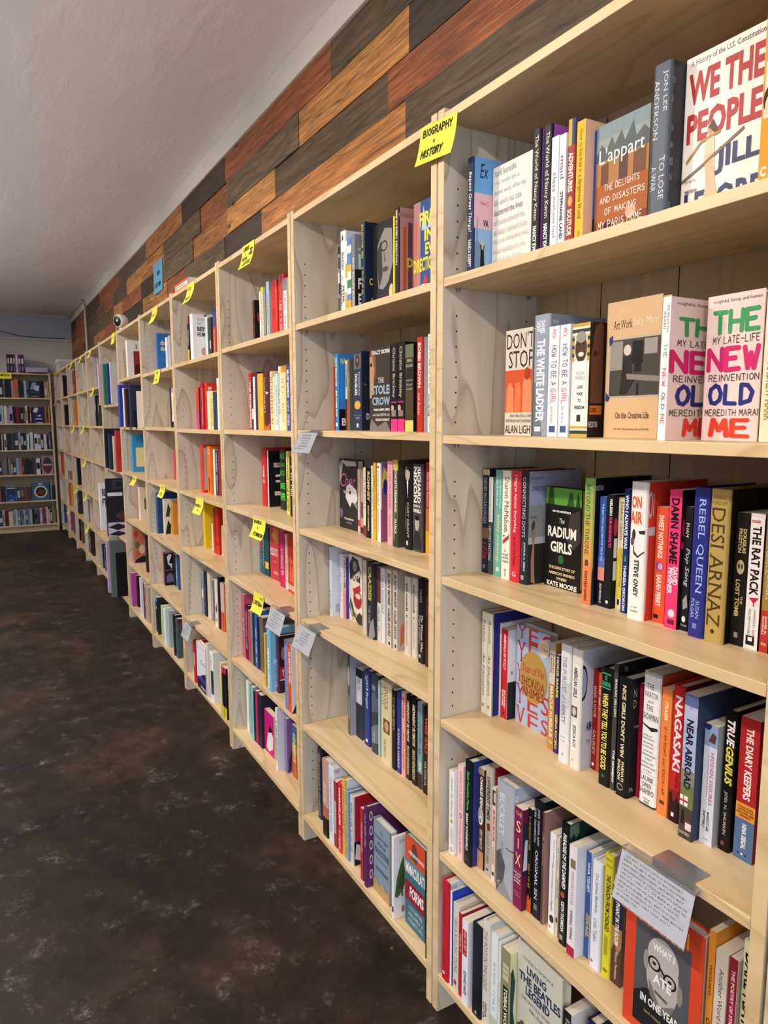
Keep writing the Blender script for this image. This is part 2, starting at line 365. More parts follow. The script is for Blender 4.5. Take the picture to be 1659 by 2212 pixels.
def make_book(kind, T, D, H, sp, cv, specs, root):
    c = lin(sp); cr = lin(cv); hard = kind in 'hf' and T > .012
    mb = MB()
    cvw = specs and [s[1:] for s in specs if s[0] == '>'] or []
    sps = [s for s in specs if s[0] != '>']
    if hard:
        bt = min(.0025, T*.15); b = min(.004, .14*T)
        out = [(0, b), (.06*T, .35*b), (.17*T, 0), (.83*T, 0), (.94*T, .35*b), (T, b), (T, b+.003), (0, b+.003)]
        mb.prism(out, 0, H, c); mb.box(0, bt, b+.003, D, 0, H, cr if kind == 'f' else c); mb.box(T-bt, T, b+.003, D, 0, H, cr)
        def yp(s):
            s = min(s, 1-s)
            return b*(1-s/.06*.65) if s < .06 else (.35*b*(.17-s)/.11 if s < .17 else 0)
        pg = (bt, T-bt, b+.003, D-.004, .004, H-.004); y0 = b
    else:
        bt = .0006; mb.box(0, bt, 0, D, 0, H, c); mb.box(T-bt, T, 0, D, 0, H, cr); mb.box(bt, T-bt, 0, bt, 0, H, c)
        def yp(s): return 0
        pg = (bt, T-bt, bt, D-.0006, .0006, H-.0006); y0 = 0
    cuts = (.06, .17, .83, .94) if hard else ()
    smap = lambda a, t, l: (a*T, yp(a)-l, H*(1-t))
    for k, s in enumerate(sps):
        if s[0] == '-' and not s.startswith('-^'): sheet(mb, [s[1:]], T/H, smap, base=.00012+k*.00003, cuts=cuts)
        elif s[0] in '#@' or s.startswith('P^') or s.startswith('R^'): sheet(mb, [s], T/H, smap, base=.00012+k*.00003, cuts=cuts)
        else: rot_text(mb, s, T, H, smap, k, cuts)
    if cvw: sheet(mb, cvw, (D-y0)/H, lambda a, t, l: (T+l, y0+a*(D-y0), H*(1-t)))
    gl = M['gloss'] if hard else M['cover']
    mb.build('cover', gl, root)
    p = MB(); p.box(*pg); p.build('pages', M['pages'], root)

# ---------------------------------------------------------------- room
def struct(name, mb, mat, bev=0):
    return tag(mb.build(name, mat, None, bev), kind='structure')
X0, X1, Y1, ZC = -9.42, 6.0, .30, 2.885
q = MB(); q.box(X0, X1, -5.2, Y1+.1, -.1, 0); struct('floor', q, M['floor'])
q = MB(); q.box(X0, X1, -5.2, Y1+.1, ZC, ZC+.1); struct('ceiling', q, M['ceiling'])
q = MB(); q.box(X0-.1, X1, Y1, Y1+.1, 0, ZC); struct('wall_right', q, M['wallpaint'])
q = MB(); q.box(X0-.1, X1, -5.3, -5.2, 0, ZC); struct('wall_left', q, plaster('painted_wall_tan', 'a08f7c', (2, 2, 2), .1))
q = MB(); q.box(X0-.1, X0, -5.2, Y1, 2.57, ZC); q.box(X0-.1, X0+.002, -5.2, Y1, 0, 2.0)
rear = struct('wall_rear', q, M['wallblue'])
q = MB(); q.box(X0-.08, X0+.02, -5.2, Y1, .0, 2.54); q.box(X0-.08, X0+.035, -5.2, Y1, 2.54, 2.57); struct('wall_rear_lower', q, M['wallpaint'], .004)
q = MB(); q.box(X0, X1, Y1-.025, Y1, 2.783, ZC); struct('trim_1', q, M['trim'], .003)
q = MB(); q.box(X0, X0+.02, -5.2, Y1-.025, ZC-.03, ZC); struct('trim_2', q, M['trim'], .003)
# reclaimed plank cladding above the shelves
COL = dict(D='54442f', K='3c3022', R='91512b', O='a66c36', T='b27a40', G='655238')
rows = [(2.783, 2.655, [(-9.4, 'K'), (-8.87, 'R'), (-7.775, 'D'), (-6.81, 'R'), (-5.567, 'G'), (-4.356, 'O'), (-3.277, 'K'), (-2.4, 'R'), (-1.135, 'D'), (.62, 'O'), (1.7, 'R')]),
        (2.655, 2.523, [(-9.4, 'R'), (-7.9, 'D'), (-6.95, 'G'), (-6.46, 'R'), (-5.878, 'D'), (-5.23, 'T'), (-4.36, 'O'), (-3.8, 'G'), (-2.877, 'R'), (-2.36, 'G'), (-1.433, 'T'), (-.606, 'K'), (.9, 'R')]),
        (2.523, 2.4, [(-9.4, 'O'), (-8.6, 'R'), (-7.77, 'D'), (-6.9, 'G'), (-5.9, 'T'), (-5.449, 'R'), (-4.6, 'K'), (-3.95, 'G'), (-3.05, 'O'), (-2.37, 'T'), (-1.698, 'D'), (-.735, 'R'), (1.4, 'D')]),
        (2.4, 2.28, [(-9.4, 'R'), (-8.2, 'D'), (-7.3, 'O'), (-6.5, 'R'), (-5.9, 'T'), (-5.449, 'K'), (-4.57, 'T'), (-3.75, 'R'), (-3.268, 'G'), (-2.44, 'K'), (-1.885, 'O'), (-.624, 'D'), (1.3, 'O')]),
        (2.28, 2.16, [(-9.4, 'D'), (-8.4, 'O'), (-7.2, 'G'), (-6.2, 'T'), (-5.2, 'R'), (-4.2, 'O'), (-3.1, 'D'), (-1.9, 'T'), (-.8, 'K'), (.7, 'R')]),
        (2.16, 2.03, [(-9.4, 'R'), (-7, 'D'), (-5, 'O'), (-3, 'G'), (-1, 'R'), (1, 'D')])]
q = MB(); r_ = random.Random(3)
for z1, z0, js in rows:
    for (xa, ct), (xb, _) in zip(js, js[1:]+[(2.6, '')]):
        g = .0012; th = r_.uniform(.008, .016)
        cc = lin(COL[ct]); k = r_.uniform(.88, 1.12)
        q.box(xa+g, xb-g, Y1-th, Y1, z0+g, z1-g, tuple(min(1, x*k) for x in cc[:3])+(1,))
struct('wall_right_planks', q, M['plank'])

# ---------------------------------------------------------------- bookcases
XS = [.8154, 0, -.8227, -1.6134, -2.4219, -3.2508, -4.0784, -4.93, -5.77, -6.57, -7.42, -8.28, -9.08]
STD = [1.745, 1.412, 1.091, .75, .419, .098]
ZS = {1: [1.7476, 1.4121, 1.0942, .7557, .4235, .1036], 2: [1.7475, 1.4161, 1.0964, .7925, .4228, .0971], 3: [1.7419, 1.4115, 1.0932, .7897, .4232, .0981],
      4: [1.736, 1.409, 1.0912, .7877, .416, .0991], 5: [1.734, 1.414, 1.0878, .7506, .4191, .098], 6: [1.745, 1.4115, 1.0898, .7453, .4178, .0919], 7: [1.581, 1.077, .569, .098]}
ORD = ['zeroth', 'first', 'second', 'third', 'fourth', 'fifth', 'sixth', 'seventh', 'eighth', 'ninth', 'tenth', 'eleventh', 'twelfth', 'thirteenth', 'fourteenth', 'fifteenth',
       'sixteenth', 'seventeenth', 'eighteenth', 'nineteenth', 'twentieth', 'twenty-first', 'twenty-second', 'twenty-third', 'twenty-fourth', 'twenty-fifth']
BAY = {0: 'cut-off bookcase', 1: 'nearest bookcase', 2: 'second bookcase', 3: 'third bookcase', 4: 'fourth bookcase', 5: 'fifth bookcase', 6: 'sixth bookcase', 7: 'seventh bookcase'}
TP = .0215; DP = .272
def bookcase(loc, width, zs, label, near=0, rz=0):
    """local x from the inner left corner to the right, y into the wall"""
    t = empty('bookcase', loc, rz); tag(t, label, 'bookcase', 'plywood bookcases in the row')
    iw = width-.049
    for side in (0, 1):
        b = MB(); xa = -TP if side == 0 else iw
        b.box(xa, xa+TP, 0, DP+.012, 0, 2.092)
        b.box(xa, xa+TP, -.0007, .0006, 0, 2.092, mi=1)
        o = b.build('side_panel', [M['panel'], M['board']], t, .0005)
        if near:
            xx = .0003 if side == 0 else iw-.0003
            for y in ((.036, .234) if side == 0 else (.036,)):
                h = MB(); z = 1.935
                while z > .2:
                    if min(abs(z+.03-s) for s in zs) > .045:
                        h.face([(xx, y+.0023*math.cos(a*math.pi/4), z+.0023*math.sin(a*math.pi/4)) for a in range(8)])
                    z -= .033
                h.build('peg_hole_row', M['hole'], o)
    b = MB(); b.box(0, iw, DP, DP+.006, .09, 2.08)
    for gx in (.25, .5): b.box(iw*gx-.001, iw*gx+.001, DP-.0004, DP, .12, 2.06, mi=1)
    b.build('back_panel', [M['back'], M['hole']], t)
    b = MB(); b.box(0, iw, .0, DP, 2.063, 2.0815); tb = b.build('top_board', M['board'], t, .0012)
    if near:
        for x in (.07, iw-.07):
            for y in (.05, .22):
                s = MB(); s.prism([(x+.006*math.cos(a*math.pi/6), y+.006*math.sin(a*math.pi/6)) for a in range(12)], 2.0622, 2.0635); s.build('screw', M['metal'], tb)
    for z in zs[:-1]:
        b = MB(); b.box(.0015, iw-.0015, .001, DP-.001, z-.0184, z); sh = b.build('shelf', M['board'], t, .0012)
        if near:
            for x in (.0005, iw-.0105):
                for y in (.036, .234):
                    s = MB(); s.box(x, x+.01, y-.0035, y+.0035, z-.027, z-.0184); s.build('shelf_pin', M['metal'], sh, .001)
    z = zs[-1]; b = MB(); b.box(0, iw, .0, DP, z-.0184, z); b.build('bottom_shelf', M['board'], t, .0012)
    b = MB(); b.box(0, iw, .055, .073, 0, z-.0184); b.build('toe_kick', M['board'], t)
    return t
DESC = {0: 'plywood bookcase mostly cut off by the right edge', 1: 'nearest plywood bookcase, its shelves full of biography hardcovers', 2: 'second plywood bookcase from the right, beside the big yellow note',
        3: 'third plywood bookcase from the right, holding the turquoise and magenta books', 4: 'fourth plywood bookcase from the right, under the orange-fronted box', 5: 'fifth plywood bookcase from the right, under the blue wall sign',
        6: 'sixth plywood bookcase from the right, holding big glossy art books', 7: 'seventh plywood bookcase from the right, with three widely spaced shelves', 8: 'eighth plywood bookcase from the right, mostly empty middle shelves',
        9: 'ninth plywood bookcase from the right, behind the conduit drop', 10: 'tenth plywood bookcase from the right, with an orange and black book', 11: 'eleventh plywood bookcase from the right, near the far corner', 12: 'last plywood bookcase of the row, tucked into the far corner'}
for i in range(13):
    xr = XS[i-1] if i else .8154+.8154
    bookcase((XS[i], 0, 0), xr-XS[i], ZS.get(i, STD), DESC[i], near=1 if i <= 6 else 0)
RZS = [1.766, 1.434, 1.09, .766, .418, .1]
rb = bookcase((-9.05, -.87, 0), .86, RZS, 'far plywood bookcase facing the camera below the TWEEN note', 0, R(90))
rb['group'] = 'plywood bookcase on the rear wall'

# ---------------------------------------------------------------- books
SHELF = ['top', 'second', 'third', 'fourth', 'fifth', 'bottom']
BOOKS = [
(1, 1, 1, 13, 0.0413, 0.0628, 0.03, 0.2345, 0.154, 'h', '1b2747', '8fb8e6', 'navy hardcover with white script title', 'Expect Great Things!^.12^.63^fff^i^.2^.8|VANDA KREFFT^.69^.93^fff|>#^0^.3^0^1^6fa8e4|>#^.3^.6^0^1^e6b9c4|>Ex^.05^.17^1b2747^i^0.0937^0.234|>How C^.36^.4^c33^n^0.109^0.25|>VA^.52^.58^1b2747^b^0.156^0.25|>P^6f8fb4^0.0156:.98,0.0156:.75,0.0469:.7,0.0531:.5,0.0625:.5,0.0687:.7,0.125:.74,0.125:.98|>P^111^0.109:1,0.119:.78,0.106:.74,0.187:.74,0.175:.78,0.194:1|>@^.7^.78^0.131^0.169^d9b49a'),
(1, 1, 2, 13, 0.0642, 0.1882, 0.078, 0.2157, 0.141, 'f', 'e9e4dc', 'e9e4dc', 'cream face-out book covered in grey text', ">hanif kureishi.^.03^.09^777^n^.05^.62|>two weeks ago a^.125^.18^bbb^n^.05^.68|>bomb went off in my^.215^.27^bbb^n^.05^.85|>life which has also^.305^.36^bbb^n^.05^.75|>shattered the lives^.395^.45^777^n^.05^.78|>of those around me.^.485^.54^bbb^n^.05^.85|>at least i haven't lost^.575^.63^bbb^n^.05^.9|>the one thing that was^.665^.72^bbb^n^.05^.95|>most valuable to me,^.755^.81^bbb^n^.05^.88|>which is my ability^.845^.9^bbb^n^.05^.8|>to express myself.^.935^.985^bbb^n^.05^.75"),
(1, 1, 3, 13, 0.2177, 0.2379, 0.052, 0.2347, 0.154, 'h', '1d1a1b', 'a55bc0', 'black hardcover with purple front cover', 'The World of Nancy Kwan^.05^.7^e8e0d8^s^.25^.8|NANCY KWAN^.74^.98^fff^b^.25^.75'),
(1, 1, 4, 13, 0.2401, 0.2613, 0.058, 0.2349, 0.154, 'h', '1d1a1b', 'a55bc0', 'black hardcover beside its identical purple twin', 'The World of Nancy Kwan^.05^.7^e8e0d8^s^.25^.8|NANCY KWAN^.74^.98^fff^b^.25^.75'),
(1, 1, 5, 13, 0.2636, 0.2815, 0.058, 0.2079, 0.136, 'p', 'f0f0f4', 'dfe8f4', 'white paperback with slate spine lettering', 'class^.3^.46^444^n|stephanie land^.5^.85^777^n'),
(1, 1, 6, 13, 0.2837, 0.3001, 0.058, 0.2056, 0.135, 'p', 'e8e6ec', 'dde6f2', 'white paperback with charcoal spine lettering', 'maid^.18^.37^333^n^.2^.75|STEPHANIE LAND^.48^.88^333^b^.25^.7'),
(1, 1, 7, 13, 0.3012, 0.3203, 0.06, 0.2251, 0.147, 'h', '9a2c2c', '3a4a7a', 'maroon hardcover with gold and navy top', '#^0^.2^0^.55^c8a83c|#^0^.2^.55^1^2a3560|ADVENTURES^.25^.55^f4e6c8^b^.2^.8|SOLITUDE^.68^.88^f4e6c8^b^.2^.8|@^.58^.66^.25^.8^e0a050|@^.91^.96^.2^.8^e0b070'),
(1, 1, 8, 13, 0.3225, 0.3421, 0.062, 0.2152, 0.141, 'p', 'e8b830', 'f2c4a4', 'yellow paperback with peach front cover', 'How to live free in a dangerous World^.07^.76^6a5a20^n^.2^.75|shayla la^.86^.99^6a5a20^n^.25^.75'),
(1, 1, 9, 13, 0.3429, 0.3499, 0.084, 0.1978, 0.13, 'p', '2c4a96', '2c4a96', 'thin blue paperback with contrasting spine band', '#^.75^1^0^1^181818'),
(1, 1, 10, 13, 0.3508, 0.4641, 0.082, 0.2, 0.131, 'f', 'b8733f', 'b8733f', 'face-out book with city sunset painting', ">#^0^.12^0^1^86969a|>#^.12^.24^0^1^9aa09a|>P^5c6668^0:.24,.1:.16,.2:.22,.3:.12,.36:.2,.48:.1,.55:.2,.7:.06,.76:.2,.9:.14,1:.2,1:.3,0:.3|>#^.3^.5^0^1^b07a4c|>P^6d4a34^.1:.5,.1:.34,.25:.32,.25:.5|>P^5d4438^.45:.52,.45:.3,.62:.28,.62:.52|>P^74503a^.72:.5,.72:.33,.95:.3,.95:.5|>#^.5^.8^0^1^a8602f|>#^.8^1^0^1^8a4020|>@^.82^.96^.12^.4^4a1c14|>@^.74^.84^.6^.8^d8a890|>@^.86^.97^.5^.9^5a2418|>L'appart^.2^.36^f8f4ee^h^.06^.92|>THE DELIGHTS^.5^.56^f4efe6^h^.18^.85|>AND DISASTERS^.6^.66^f4efe6^h^.1^.95|>OF MAKING^.7^.76^f4efe6^h^.2^.8|>MY PARIS HOME^.8^.87^f4efe6^h^.08^.92"),
(1, 1, 11, 13, 0.4825, 0.5156, 0.062, 0.2398, 0.157, 'h', '4d5866', '34383f', 'thick slate hardcover with silver serif lettering', 'JON LEE^.05^.3^c8ccd0^s^.58^.86|ANDERSON^.09^.46^c8ccd0^s^.12^.4|TO LOSE^.57^.84^c8ccd0^s^.58^.86|A WAR^.62^.78^c8ccd0^s^.12^.4|-E^.955^.985^fff^b^.2^.55|>TO^.09^.15^9aa^s^0.00828^0.0497|>A^.2^.26^9aa^s^0.00828^0.0331|>TH^.38^.44^9aa^s^0.00828^0.0497|>AN^.48^.54^9aa^s^0.00828^0.0497|>RIS^.58^.64^9aa^s^0.00828^0.0579|>TH^.68^.74^9aa^s^0.00828^0.0497|>JO^.86^.92^9aa^s^0.00828^0.0497'),
(1, 1, 12, 13, 0.5163, 0.6464, 0.094, 0.2425, 0.159, 'f', 'f1ebe2', 'f1ebe2', 'large cream face-out book with red capitals', '>A History of the U.S. Constitution^.025^.065^555^s^.05^1|>WE THE^.1^.29^b5373a^b^.04^1|>PEOPLE^.34^.52^b5373a^b^.04^1|>JILL^.6^.76^333a63^b^.45^1|>LEPORE^.82^.98^333a63^b^.05^1.05|>P^d9b594^.28:.98,.34:.8,.3:.6,.42:.58,.46:.8,.55:.96|>P^e2cdb0^.3:.62,.32:.5,.42:.5,.44:.62|>@^.43^.51^.33^.42^c89a78|>P^5a4030^.34:.46,.4:.42,.48:.5,.42:.5|>P^7a6a58^0:.73,.3:.66,.8:.53,.8:.55,.3:.68,0:.75|>P^b08a58^.05:.62,.25:.52,.5:.5,.5:.515,.25:.54,.06:.64|>New York Times^.735^.755^777^n^.05^.2|>THESE TRUTHS^.8^.82^555^b^.05^.22'),
(1, 1, 13, 13, 0.6885, 0.7149, 0.03, 0.25, 0.164, 'p', 'f0972a', 'e88a20', 'orange spine at frame edge with portraits', '#^.38^.66^.1^1^ded8d4|@^.38^.5^.2^.8^2a2422|@^.42^.5^.3^.72^cfc6c0|@^.5^.64^.05^.8^2a2422|@^.55^.65^.15^.6^cfc6c0|-C^.9^.95^fff^b^.1^.4'),
(1, 2, 1, 9, 0.0772, 0.1651, 0.11, 0.2218, 0.145, 'f', 'd8cfc0', 'd8cfc0', 'cream face-out book with orange band photo', ">DON'T^.03^.18^2a2624^n^.04^1.05|>STOP^.2^.36^2a2624^n^.12^1.05|>#^.38^.78^0^1^d9502c|>P^e88a60^.05:.78,.06:.55,.2:.48,.32:.56,.34:.78|>P^e07848^.36:.78,.38:.52,.5:.44,.6:.56,.6:.78|>P^e88a60^.66:.78,.68:.5,.8:.4,.98:.5,1:.78|>@^.4^.5^.08^.26^c85a34|>@^.4^.5^.4^.58^c85a34|>@^.36^.48^.72^.94^a83c1c|>WHY WE (STILL) LOVE^.8^.835^2a2624^n^.2^1|>FLEETWOOD MAC'S RUMOURS^.845^.875^2a2624^n^.05^1|>ALAN LIGHT^.9^.98^2a2624^n^.03^1.1"),
(1, 2, 2, 9, 0.1807, 0.2252, 0.098, 0.2401, 0.157, 'h', '98a3b4', '8494ac', 'grey-blue hardcover with white stacked lettering', 'DANIEL^.05^.16^eef^b^.5^.75|LIGHT^.05^.14^eef^b^.22^.46|THE WHITE LADDER^.2^.88^f4f6fa^b^.26^.78|#^.55^1^0^.22^6c7684|P^6a7480^0:1,0:.6,.5:.75,.7:1|#^.92^.96^.2^.6^dde|>THE WHIT^.03^.1^e8ecf4^n^0.03^0.142'),
(1, 2, 3, 9, 0.2459, 0.2736, 0.08, 0.2099, 0.137, 'p', 'eeecee', 'd4dae8', 'one of two white paperbacks with blue-red handwriting', 'MACK^.03^.11^a33^h^.3^.7|HOW TO BE A^.17^.53^336^h^.25^.8|GIRL^.56^.7^c33^h^.25^.8|#^.9^.96^.2^.8^445a8a|~^.72^.88^889^n^.3^.5'),
(1, 2, 4, 9, 0.2759, 0.3025, 0.08, 0.2096, 0.137, 'p', 'eeecee', 'd4dae8', 'one of two white paperbacks with blue-red handwriting', 'MACK^.03^.11^a33^h^.3^.7|HOW TO BE A^.17^.53^336^h^.25^.8|GIRL^.56^.7^c33^h^.25^.8|#^.9^.96^.2^.8^445a8a|~^.72^.88^889^n^.3^.5'),
(1, 2, 5, 9, 0.3039, 0.3481, 0.084, 0.2081, 0.136, 'p', 'e8e4da', '2a1d16', 'striped gold and green paperback with portrait', '#^0^.03^0^1^caa23e|#^.05^.08^0^1^3a4434|#^.1^.33^0^.14^caa23e|#^.1^.33^.86^1^caa23e|#^.12^.15^0^.14^3a4434|#^.19^.22^0^.14^3a4434|#^.26^.29^0^.14^3a4434|#^.12^.15^.86^1^3a4434|#^.19^.22^.86^1^3a4434|#^.26^.29^.86^1^3a4434|@^.1^.34^.18^.84^5a3a28|@^.07^.17^.22^.8^9a958e|@^.25^.29^.36^.68^f0e6dc|@^.17^.19^.32^.44^2a1810|@^.17^.19^.58^.7^2a1810|#^.33^.87^.14^.86^efede6|-NELSON^.42^.45^777^n^.3^.75|-MANDELA^.46^.49^777^n^.25^.8|-LONG^.54^.57^222^b^.36^.68|-WALK^.6^.63^222^b^.34^.7|-TO^.66^.69^222^b^.42^.6|-FREEDOM^.72^.75^222^b^.24^.8|#^.8^.86^.38^.6^333|#^.9^.92^0^1^caa23e|#^.94^.97^0^1^3a4434|#^.975^1^0^1^caa23e|>P^6a4430^0.0385:.7,0.0257:.3,0.0899:.04,0.18:0,0.244:.02,0.257:.7|>@^.24^.3^0.077^0.128^3a2218|>#^.72^.8^0.0257^0.257^c4702c|>LONG^.74^.78^3a1a0a^b^0.0462^0.154|>NELSON^.86^.91^ddd^s^0.00513^0.18'),
(1, 2, 6, 9, 0.3605, 0.481, 0.11, 0.2392, 0.157, 'f', 'd9b48a', 'd9b48a', 'large tan face-out book with taped photograph', '>Art Work^.14^.2^3a2e24^s^.12^.48|>Sally Mann^.14^.2^efdcc0^s^.5^.98|>#^.27^.7^.06^1^b8b2a8|>#^.28^.69^.08^1^4a4642|>#^.29^.5^.08^.32^97918a|>#^.3^.46^.5^.7^1c1a18|>#^.29^.4^.72^.95^a09a92|>@^.32^.4^.34^.48^d0c8c0|>P^2a2624^.28:.68,.34:.4,.5:.4,.52:.55,.6:.56,.42:.68|>P^8a847c^.4:.53,1:.56,1:.6,.42:.57|>#^.6^.69^.6^.64^1c1a18|>#^.42^.52^.55^.68^1c1a18|>P^2c3c7a^.05:.26,.12:.24,.12:.3,.06:.32|>P^2c3c7a^.02:.66,.1:.7,.06:.73,.01:.72|>On the Creative Life^.81^.855^3a2e24^s^.22^.85|>New York Times bestselling author of Hold Still^.925^.945^3a2e24^s^.2^.86'),
(1, 2, 7, 9, 0.5505, 0.5653, 0.026, 0.2151, 0.141, 'p', 'f2ece8', 'ecd2cc', 'pale pink paperback with multicoloured hand lettering', 'MEREDITH^.06^.24^333^h^.55^.85|MARAN^.1^.22^333^h^.15^.45|THE^.32^.42^2f9a5a^h^.3^.75|NEW^.49^.62^d8246a^h^.3^.75|OLD^.66^.78^2a2f7a^h^.3^.75|ME^.8^.9^d83a2a^h^.3^.75|>insightful, funny, and human^.03^.06^444^h^.1^1|>THE^.13^.27^3f9a5c^hb^.1^.95|>MY LATE-LIFE^.29^.34^333^h^.12^1|>NEW^.36^.53^d0246a^hb^0^.98|>REINVENTION^.54^.59^333^h^.08^1|>OLD^.6^.76^2a2f7a^hb^.12^.9|>MEREDITH MARAN^.78^.83^333^h^.04^1.1|>ME^.84^.98^e0402c^hb^.2^.85'),
(1, 2, 8, 9, 0.5817, 0.6744, 0.086, 0.215, 0.141, 'f', 'ecd2cc', 'ecd2cc', 'pale pink face-out twin of neighbouring paperback', '>insightful, funny, and human^.03^.06^444^h^.1^.95|>THE^.1^.27^3f9a5c^hb^.1^.95|>MY LATE-LIFE^.28^.335^333^h^.12^.95|>NEW^.35^.53^d0246a^hb^.02^.98|>REINVENTION^.54^.59^333^h^.08^.98|>OLD^.6^.76^2a2f7a^hb^.08^.92|>MEREDITH MARAN^.78^.83^333^h^.04^1.05|>ME^.84^.98^e0402c^hb^.12^.88'),
(1, 2, 9, 9, 0.675, 0.7013, 0.086, 0.2144, 0.14, 'h', 'ece6c8', 'ece6c8', 'cream spine at right edge with gold lettering', '~^.05^.45^b09a58^n^.3^.8|ANDREW MARR^.48^.86^b09a58^b^.3^.8'),
(1, 3, 1, 22, 0.0053, 0.0281, 0.1095, 0.2398, 0.152, 'h', '171b2c', '20243a', 'navy hardcover with beige top and red numerals', '#^0^.055^0^1^c5b58d|DAVID McCULLOUGH^.08^.52^aab^s^.3^.75|#^.56^.665^.1^.95^6e5038|1776^.7^.86^b02a30^i^.2^.85|#^.92^.955^.35^.6^889'),
(1, 3, 2, 22, 0.0287, 0.0425, 0.1101, 0.2237, 0.147, 'h', '3d484c', 'd8d8dc', 'slim hardcover, white above, dark grey below', '#^0^.46^0^1^efece8|DAVID McCULLOUGH^.05^.44^777^s^.3^.7|HISTORY MATTERS^.5^.86^e8e8e8^s^.2^.75'),
(1, 3, 3, 22, 0.0541, 0.077, 0.1096, 0.241, 0.152, 'p', '6fb0a3', '6fb0a3', 'teal paperback with yellow hand lettering', "you didn't hear^.04^.36^eef^h^.55^.88|this from me^.06^.33^eef^h^.14^.45|kelsey mckinney^.42^.86^f0e482^h^.2^.75|#^.91^.95^.3^.7^cfe8e0"),
(1, 3, 4, 22, 0.0822, 0.1087, 0.1065, 0.2411, 0.156, 'p', 'f2ebda', 'e9e2d0', 'ivory paperback with brown serif lettering', 'Sharon McMahon^.055^.56^4a4130^s^.3^.82|P^b03a30^.15:.64,.9:.58,.9:.62,.15:.68|P^36423a^.1:.6,.4:.585,.3:.61|-The^.725^.745^333^s^.3^.6|-small^.755^.78^333^s^.15^.9|-and the^.785^.81^333^s^.15^.9|-mighty^.82^.85^333^s^.15^.95|-T^.91^.97^333^s^.35^.65'),
(1, 3, 5, 22, 0.1102, 0.1397, 0.1065, 0.2428, 0.155, 'h', 'd42c3e', 'd42c3e', 'red hardcover with white and black lettering', 'I Regret Almost Everything^.04^.55^fff^h^.35^.72|Keith McNally^.6^.86^151010^h^.3^.68|-G^.91^.95^eee^s^.3^.7'),
(1, 3, 6, 22, 0.141, 0.1644, 0.1077, 0.243, 0.154, 'h', '25292c', '8f98b4', 'charcoal hardcover beside its blue-grey photo cover', 'CONNECTING DOTS^.05^.58^ccd^s^.3^.7|JOSHUA A. MIELE^.62^.88^ccd^b^.5^.8|WITH WENDELL JAMIESON^.62^.85^889^n^.25^.4|#^.92^.96^.25^.65^99a|>#^0^.3^0^1^98a2c8|>#^.3^.58^0^1^8d949c|>#^.58^.64^0^1^b9bccb|>#^.64^1^0^1^2f2d2b|>~^.05^.07^333^s^0.0292^0.262|>CONNECTING^.13^.17^444^s^0.0292^0.292|>JOSHUA^.39^.42^445^s^0.0292^0.146|>P^a88a7c^0.0642:.98,0.0525:.78,0.0875:.62,0.105:.6,0.117:.9,0.14:1|>@^.44^.64^0.0583^0.122^a08072|>P^4a3a34^0.0583:.56,0.0525:.47,0.0875:.42,0.117:.46,0.105:.5,0.07:.52'),
(1, 3, 7, 22, 0.1708, 0.2765, 0.15, 0.211, 0.138, 'f', '1a1815', '1a1815', 'black face-out book with green band', ">#^0^.17^0^1^5a9c3c|>P^2a4a20^.05:.17,.1:0,.2:0,.25:.17|>P^2f5424^.6:.17,.68:.03,.75:.04,.8:.17|>P^264520^.84:.17,.9:.02,.97:.17|>P^40383a^.6:.5,.7:.25,.95:.2,1:.5,.8:.6|>NEW YORK TIMES BESTSELLER^.225^.245^fff^b^.2^.72|>The^.3^.35^f2eede^i^.4^.55|>RADIUM^.385^.495^f4f0e2^b^.08^.88|>GIRLS^.535^.645^f4f0e2^b^.17^.78|>@^.665^.755^.4^.56^2c6a34|>THE DARK STORY OF^.785^.815^e0c898^b^.14^.88|>AMERICA'S SHINING^.84^.87^e0c898^b^.14^.88|>WOMEN^.89^.92^e0c898^b^.37^.66|>KATE MOORE^.94^.99^f4f0e2^b^.1^.95"),
(1, 3, 8, 22, 0.331, 0.3534, 0.0995, 0.2417, 0.158, 'h', 'c8b45c', '0e131f', 'tall hardcover fading green to orange', '#^0^.12^0^1^86b060|#^.12^.32^0^1^a2b45c|#^.32^.5^0^1^c4b45a|#^.5^.66^0^1^dca458|#^.66^.82^0^1^e88c52|#^.82^1^0^1^ec7c4c|BEYOND THE THRONE^.05^.6^3a4a34^s^.28^.72|#^.64^.69^.35^.72^5a4a38|KRISTIAN NAIRN^.73^.97^3a2a22^b^.35^.68|>KRISTIAN^.05^.1^d8dade^n^0.015^0.15|>P^22304a^0:1,0:.75,0.03:.65,0.045:1'),
(1, 3, 9, 22, 0.3586, 0.3744, 0.1135, 0.2082, 0.136, 'p', '2f53a8', '1d2436', 'blue paperback with pink and black base', '#^.55^.64^0^1^5a6ab8|#^.64^.76^0^1^d88a80|#^.76^1^0^1^15151b|THE BOY WHO REACHED FOR THE STARS^.06^.58^dde6f8^n^.35^.65|ELIO MORILLO^.79^.97^ccc^b^.35^.65'),
(1, 3, 10, 22, 0.3756, 0.3914, 0.1129, 0.2139, 0.14, 'p', '16161a', '101014', 'black paperback with white and pink capitals', 'NELSON^.04^.18^fff^b^.45^.85|THE ARGONAUTS^.19^.46^e8407a^b^.45^.85|@^.93^.96^.3^.7^ddd|>@^.2^.36^0.015^0.09^c02a56|>#^.38^.55^0.03^0.09^ddd|>#^.58^.75^0.03^0.09^ddd'),
(1, 3, 11, 22, 0.3924, 0.4062, 0.1258, 0.2094, 0.136, 'p', 'efe4c0', 'efe4c0', 'cream paperback with yellow lower half', '#^.45^.9^0^1^e8d44c|BARACK OBAMA^.04^.38^6a5a3a^n^.3^.75|DREAMS FROM MY FATHER^.44^.8^8a7a4a^n^.5^.8|#^.91^.96^.3^.65^222'),
